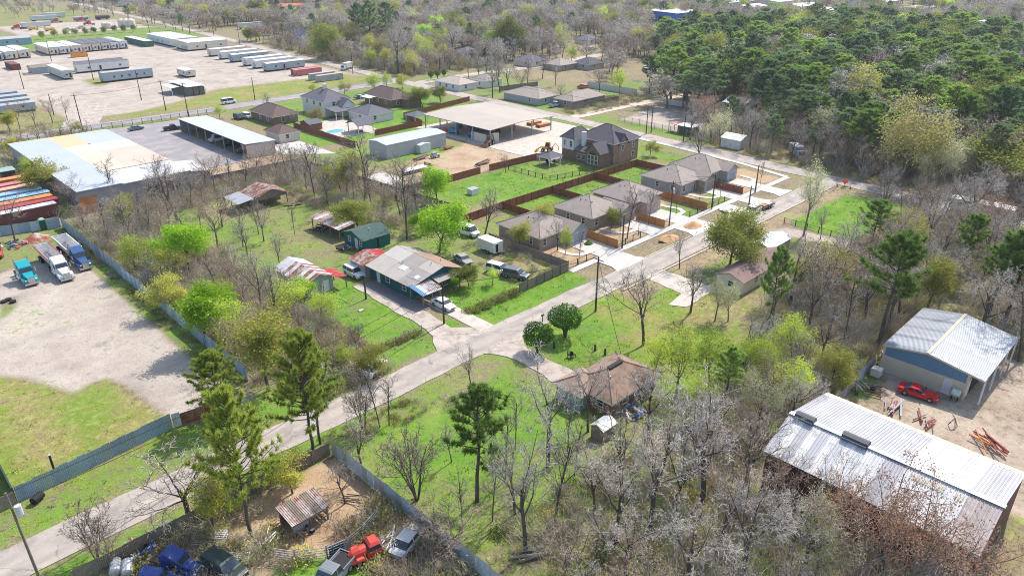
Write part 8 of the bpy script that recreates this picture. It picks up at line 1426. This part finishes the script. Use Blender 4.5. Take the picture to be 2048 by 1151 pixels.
# ------------------------------------------------------------------ undergrowth, weeds and grass tufts
BR = bpy.data.collections.new('brush_kinds')
def brush(nm, tw, leaf, n, h, nl, ls):
    r_ = random.Random(len(BR.objects) + 50); mb = MB()
    for _ in range(n):
        a = r_.uniform(0, 6.28); d = Vector((math.cos(a) * r_.uniform(0.1, 0.9), math.sin(a) * r_.uniform(0.1, 0.9), 1)).normalized(); p = Vector((r_.gauss(0, 0.35), r_.gauss(0, 0.35), -0.05)); q = p + d * h * r_.uniform(0.4, 1.0); e = q + (d + rvec(r_) * 0.5) * h * 0.25
        s_ = d.orthogonal().normalized() * 0.016; mb.poly((p - s_, p + s_, q + s_ * 0.7, q - s_ * 0.7), 0); mb.poly((q - s_ * 0.8, q + s_ * 0.8, e), 0)
        for _k in range(nl):
            c = p.lerp(q, r_.uniform(0.3, 1.1)) + rvec(r_) * 0.12; u = rvec(r_).normalized(); v = u.orthogonal().normalized() * ls * 0.6; u = u * ls * r_.uniform(0.6, 1.2); mb.poly((c + u, c + v, c - u, c - v), 1)
    BR.objects.link(bpy.data.objects.new('b%02d_%s' % (len(BR.objects), nm), mb.mesh(nm, [M_twig[tw], LEAF[leaf]])))
brush('a', 'brown', 'olive', 60, 1.3, 0, 0.1); brush('b', 'grey', 'lime', 60, 1.5, 1, 0.08); brush('c', 'brown', 'olive', 60, 1.0, 3, 0.09); brush('d', 'dark', 'bright', 40, 0.7, 5, 0.09); brush('e', 'brown', 'oak', 50, 0.9, 5, 0.10)
brush('f', 'grey', 'olive', 26, 4.2, 0, 0.1); brush('g', 'brown', 'olive', 30, 3.4, 1, 0.07); brush('h', 'pale', 'olive', 26, 4.8, 0, 0.1)
bp_ = []
def under(poly, n, mix, s=(0.6, 1.4)):
    xs = [p[0] for p in poly]; ys = [p[1] for p in poly]
    for _ in range(n):
        x, y = wr.uniform(min(xs), max(xs)), wr.uniform(min(ys), max(ys))
        if not inside(poly, x, y) or near_road(x, y): continue
        k = wr.uniform(*s); bp_.append((x, y, -0.05, pick(mix), wr.uniform(0, 6.28), (k * wr.uniform(0.9, 1.4), k * wr.uniform(0.9, 1.4), k)))
SC = [(0, 4), (1, 2), (2, 2), (4, 0.5)]; GR = [(3, 2), (2, 2), (4, 1.5), (1, 1)]
under(rect(33.5, 82, 49, 167), 1300, SC + [(3, 1.2)]); under(rect(34, 6, 60.5, 40), 480, SC + [(3, 2)]); under(rect(48, 160, 92, 173), 420, SC); under(rect(76, 112, 94, 168), 360, SC + [(3, 2)]); under(rect(97, 26, 140, 46), 420, SC + [(4, 2)]); under(rect(112, -20, 172, 24), 800, SC + [(4, 2)]); under(rect(138, 24, 174, 46), 420, SC); under(rect(184, -40, 236, 116), 1500, SC + [(4, 2)]); under(rect(200, 264, 250, 420), 1400, SC + [(4, 2)], (0.9, 2.0)); under(rect(190, 160, 236, 172), 120, SC)
under([(92, 110), (97, 112), (96, 150), (93, 172), (90, 172)], 260, [(4, 3), (0, 3), (3, 1)], (0.7, 1.5)); under(rect(62, 27, 95, 40), 260, SC + [(3, 3)]); under(rect(5, 50, 22, 61.8), 110, SC); under(rect(26, 38, 32, 52), 120, SC); under(rect(33, 61, 46, 66), 60, GR, (0.3, 0.8)); under(rect(36, 72.5, 48, 84), 260, SC + [(3, 2)]); under(rect(30.5, 84, 32.5, 165), 120, GR, (0.3, 0.7)); under(rect(67, 77.3, 78, 78.3), 90, [(4, 2), (3, 1)], (0.6, 1.0)); under(rect(48.6, 77.8, 57.6, 78.3), 60, [(4, 2), (2, 1)], (0.4, 0.8)); under(rect(48.3, 78.3, 49.8, 95), 90, [(2, 2), (0, 2)], (0.5, 1.0)); under(rect(34, 174, 38, 236), 220, [(3, 1), (1, 2), (4, 1)], (0.8, 1.8)); under(rect(14, 235, 60, 256), 200, SC, (0.8, 1.8)); under(rect(80, 78, 90, 92), 60, SC + [(3, 2)], (0.4, 0.9))
SAP = [(5, 3), (6, 3), (7, 2)]
under(rect(34, 84, 50, 168), 300, SAP, (0.6, 1.3)); under(rect(35, 6, 60.5, 38), 120, SAP, (0.6, 1.4)); under(rect(48, 158, 92, 173), 130, SAP, (0.6, 1.2)); under(rect(76, 116, 94, 170), 110, SAP, (0.6, 1.3)); under(rect(97, 26, 140, 46), 150, SAP, (0.6, 1.4)); under(rect(112, -20, 172, 24), 300, SAP, (0.7, 1.6)); under(rect(140, 24, 174, 44), 120, SAP, (0.6, 1.4)); under(rect(184, -40, 236, 116), 600, SAP, (0.8, 1.8)); under(rect(62, 27, 95, 38), 90, SAP, (0.5, 1.2)); under(rect(48, 6, 61, 25), 60, SAP, (0.6, 1.2)); under(rect(200, 264, 250, 420), 420, SAP, (0.8, 1.6))
instancer('undergrowth', bp_, BR, 'brown and green undergrowth and brush on the wood floors', 'undergrowth')
TF = bpy.data.collections.new('tuft_kinds')
for nm, leaf in (('t0', 'bright'), ('t1', 'olive'), ('t2', 'lime'), ('t3', 'bush')):
    r_ = random.Random(ord(nm[1])); mb = MB()
    for _ in range(14): a = r_.uniform(0, 6.28); p = Vector((r_.gauss(0, 0.12), r_.gauss(0, 0.12), -0.03)); d = Vector((math.cos(a) * 0.5, math.sin(a) * 0.5, 1)).normalized() * r_.uniform(0.10, 0.26); s_ = Vector((-math.sin(a), math.cos(a), 0)) * 0.022; mb.poly((p - s_, p + s_, p + d), 0)
    TF.objects.link(bpy.data.objects.new(nm, mb.mesh(nm, LEAF[leaf])))
tp = []
gx = np.random.RandomState(4); N_ = 60000; X = gx.uniform(0, 176, N_); Y = gx.uniform(26, 140, N_); C_ = cover(X, Y); Zr = relief(X, Y)
for i in range(N_):
    l, d = C_[i, 0], C_[i, 1]
    if wr.random() < 0.55 * l + 0.35 * d - 0.25: k = wr.choice((0, 0, 2, 3)) if wr.random() < l / (l + d + 0.01) else wr.choice((1, 1, 2)); s_ = wr.uniform(0.5, 1.5) ** 1.5; tp.append((X[i], Y[i], Zr[i], k, wr.uniform(0, 6.28), (s_ * 1.5, s_ * 1.5, s_)))
tp = [t for t in tp if not (66.4 < t[1] < 72.2)]
instancer('grass', tp, TF, 'tufts of grass and weeds over the lawns and verges', 'grass')
# ------------------------------------------------------------------ thin haze
hb = MB().box(-400, -400, -1.5, 1700, 1700, 60).build('haze', [])
hm = bpy.data.materials.new('haze_air'); hm.use_nodes = True; hn = hm.node_tree; hn.nodes.remove(hn.nodes['Principled BSDF']); pv = hn.nodes.new('ShaderNodeVolumePrincipled'); pv.inputs['Color'].default_value = (0.86, 0.92, 1.0, 1); pv.inputs['Density'].default_value = 0.00012; pv.inputs['Anisotropy'].default_value = 0.3
hn.links.new(pv.outputs[0], hn.nodes['Material Output'].inputs['Volume']); hb.data.materials.append(hm); tag(hb, kind='stuff')
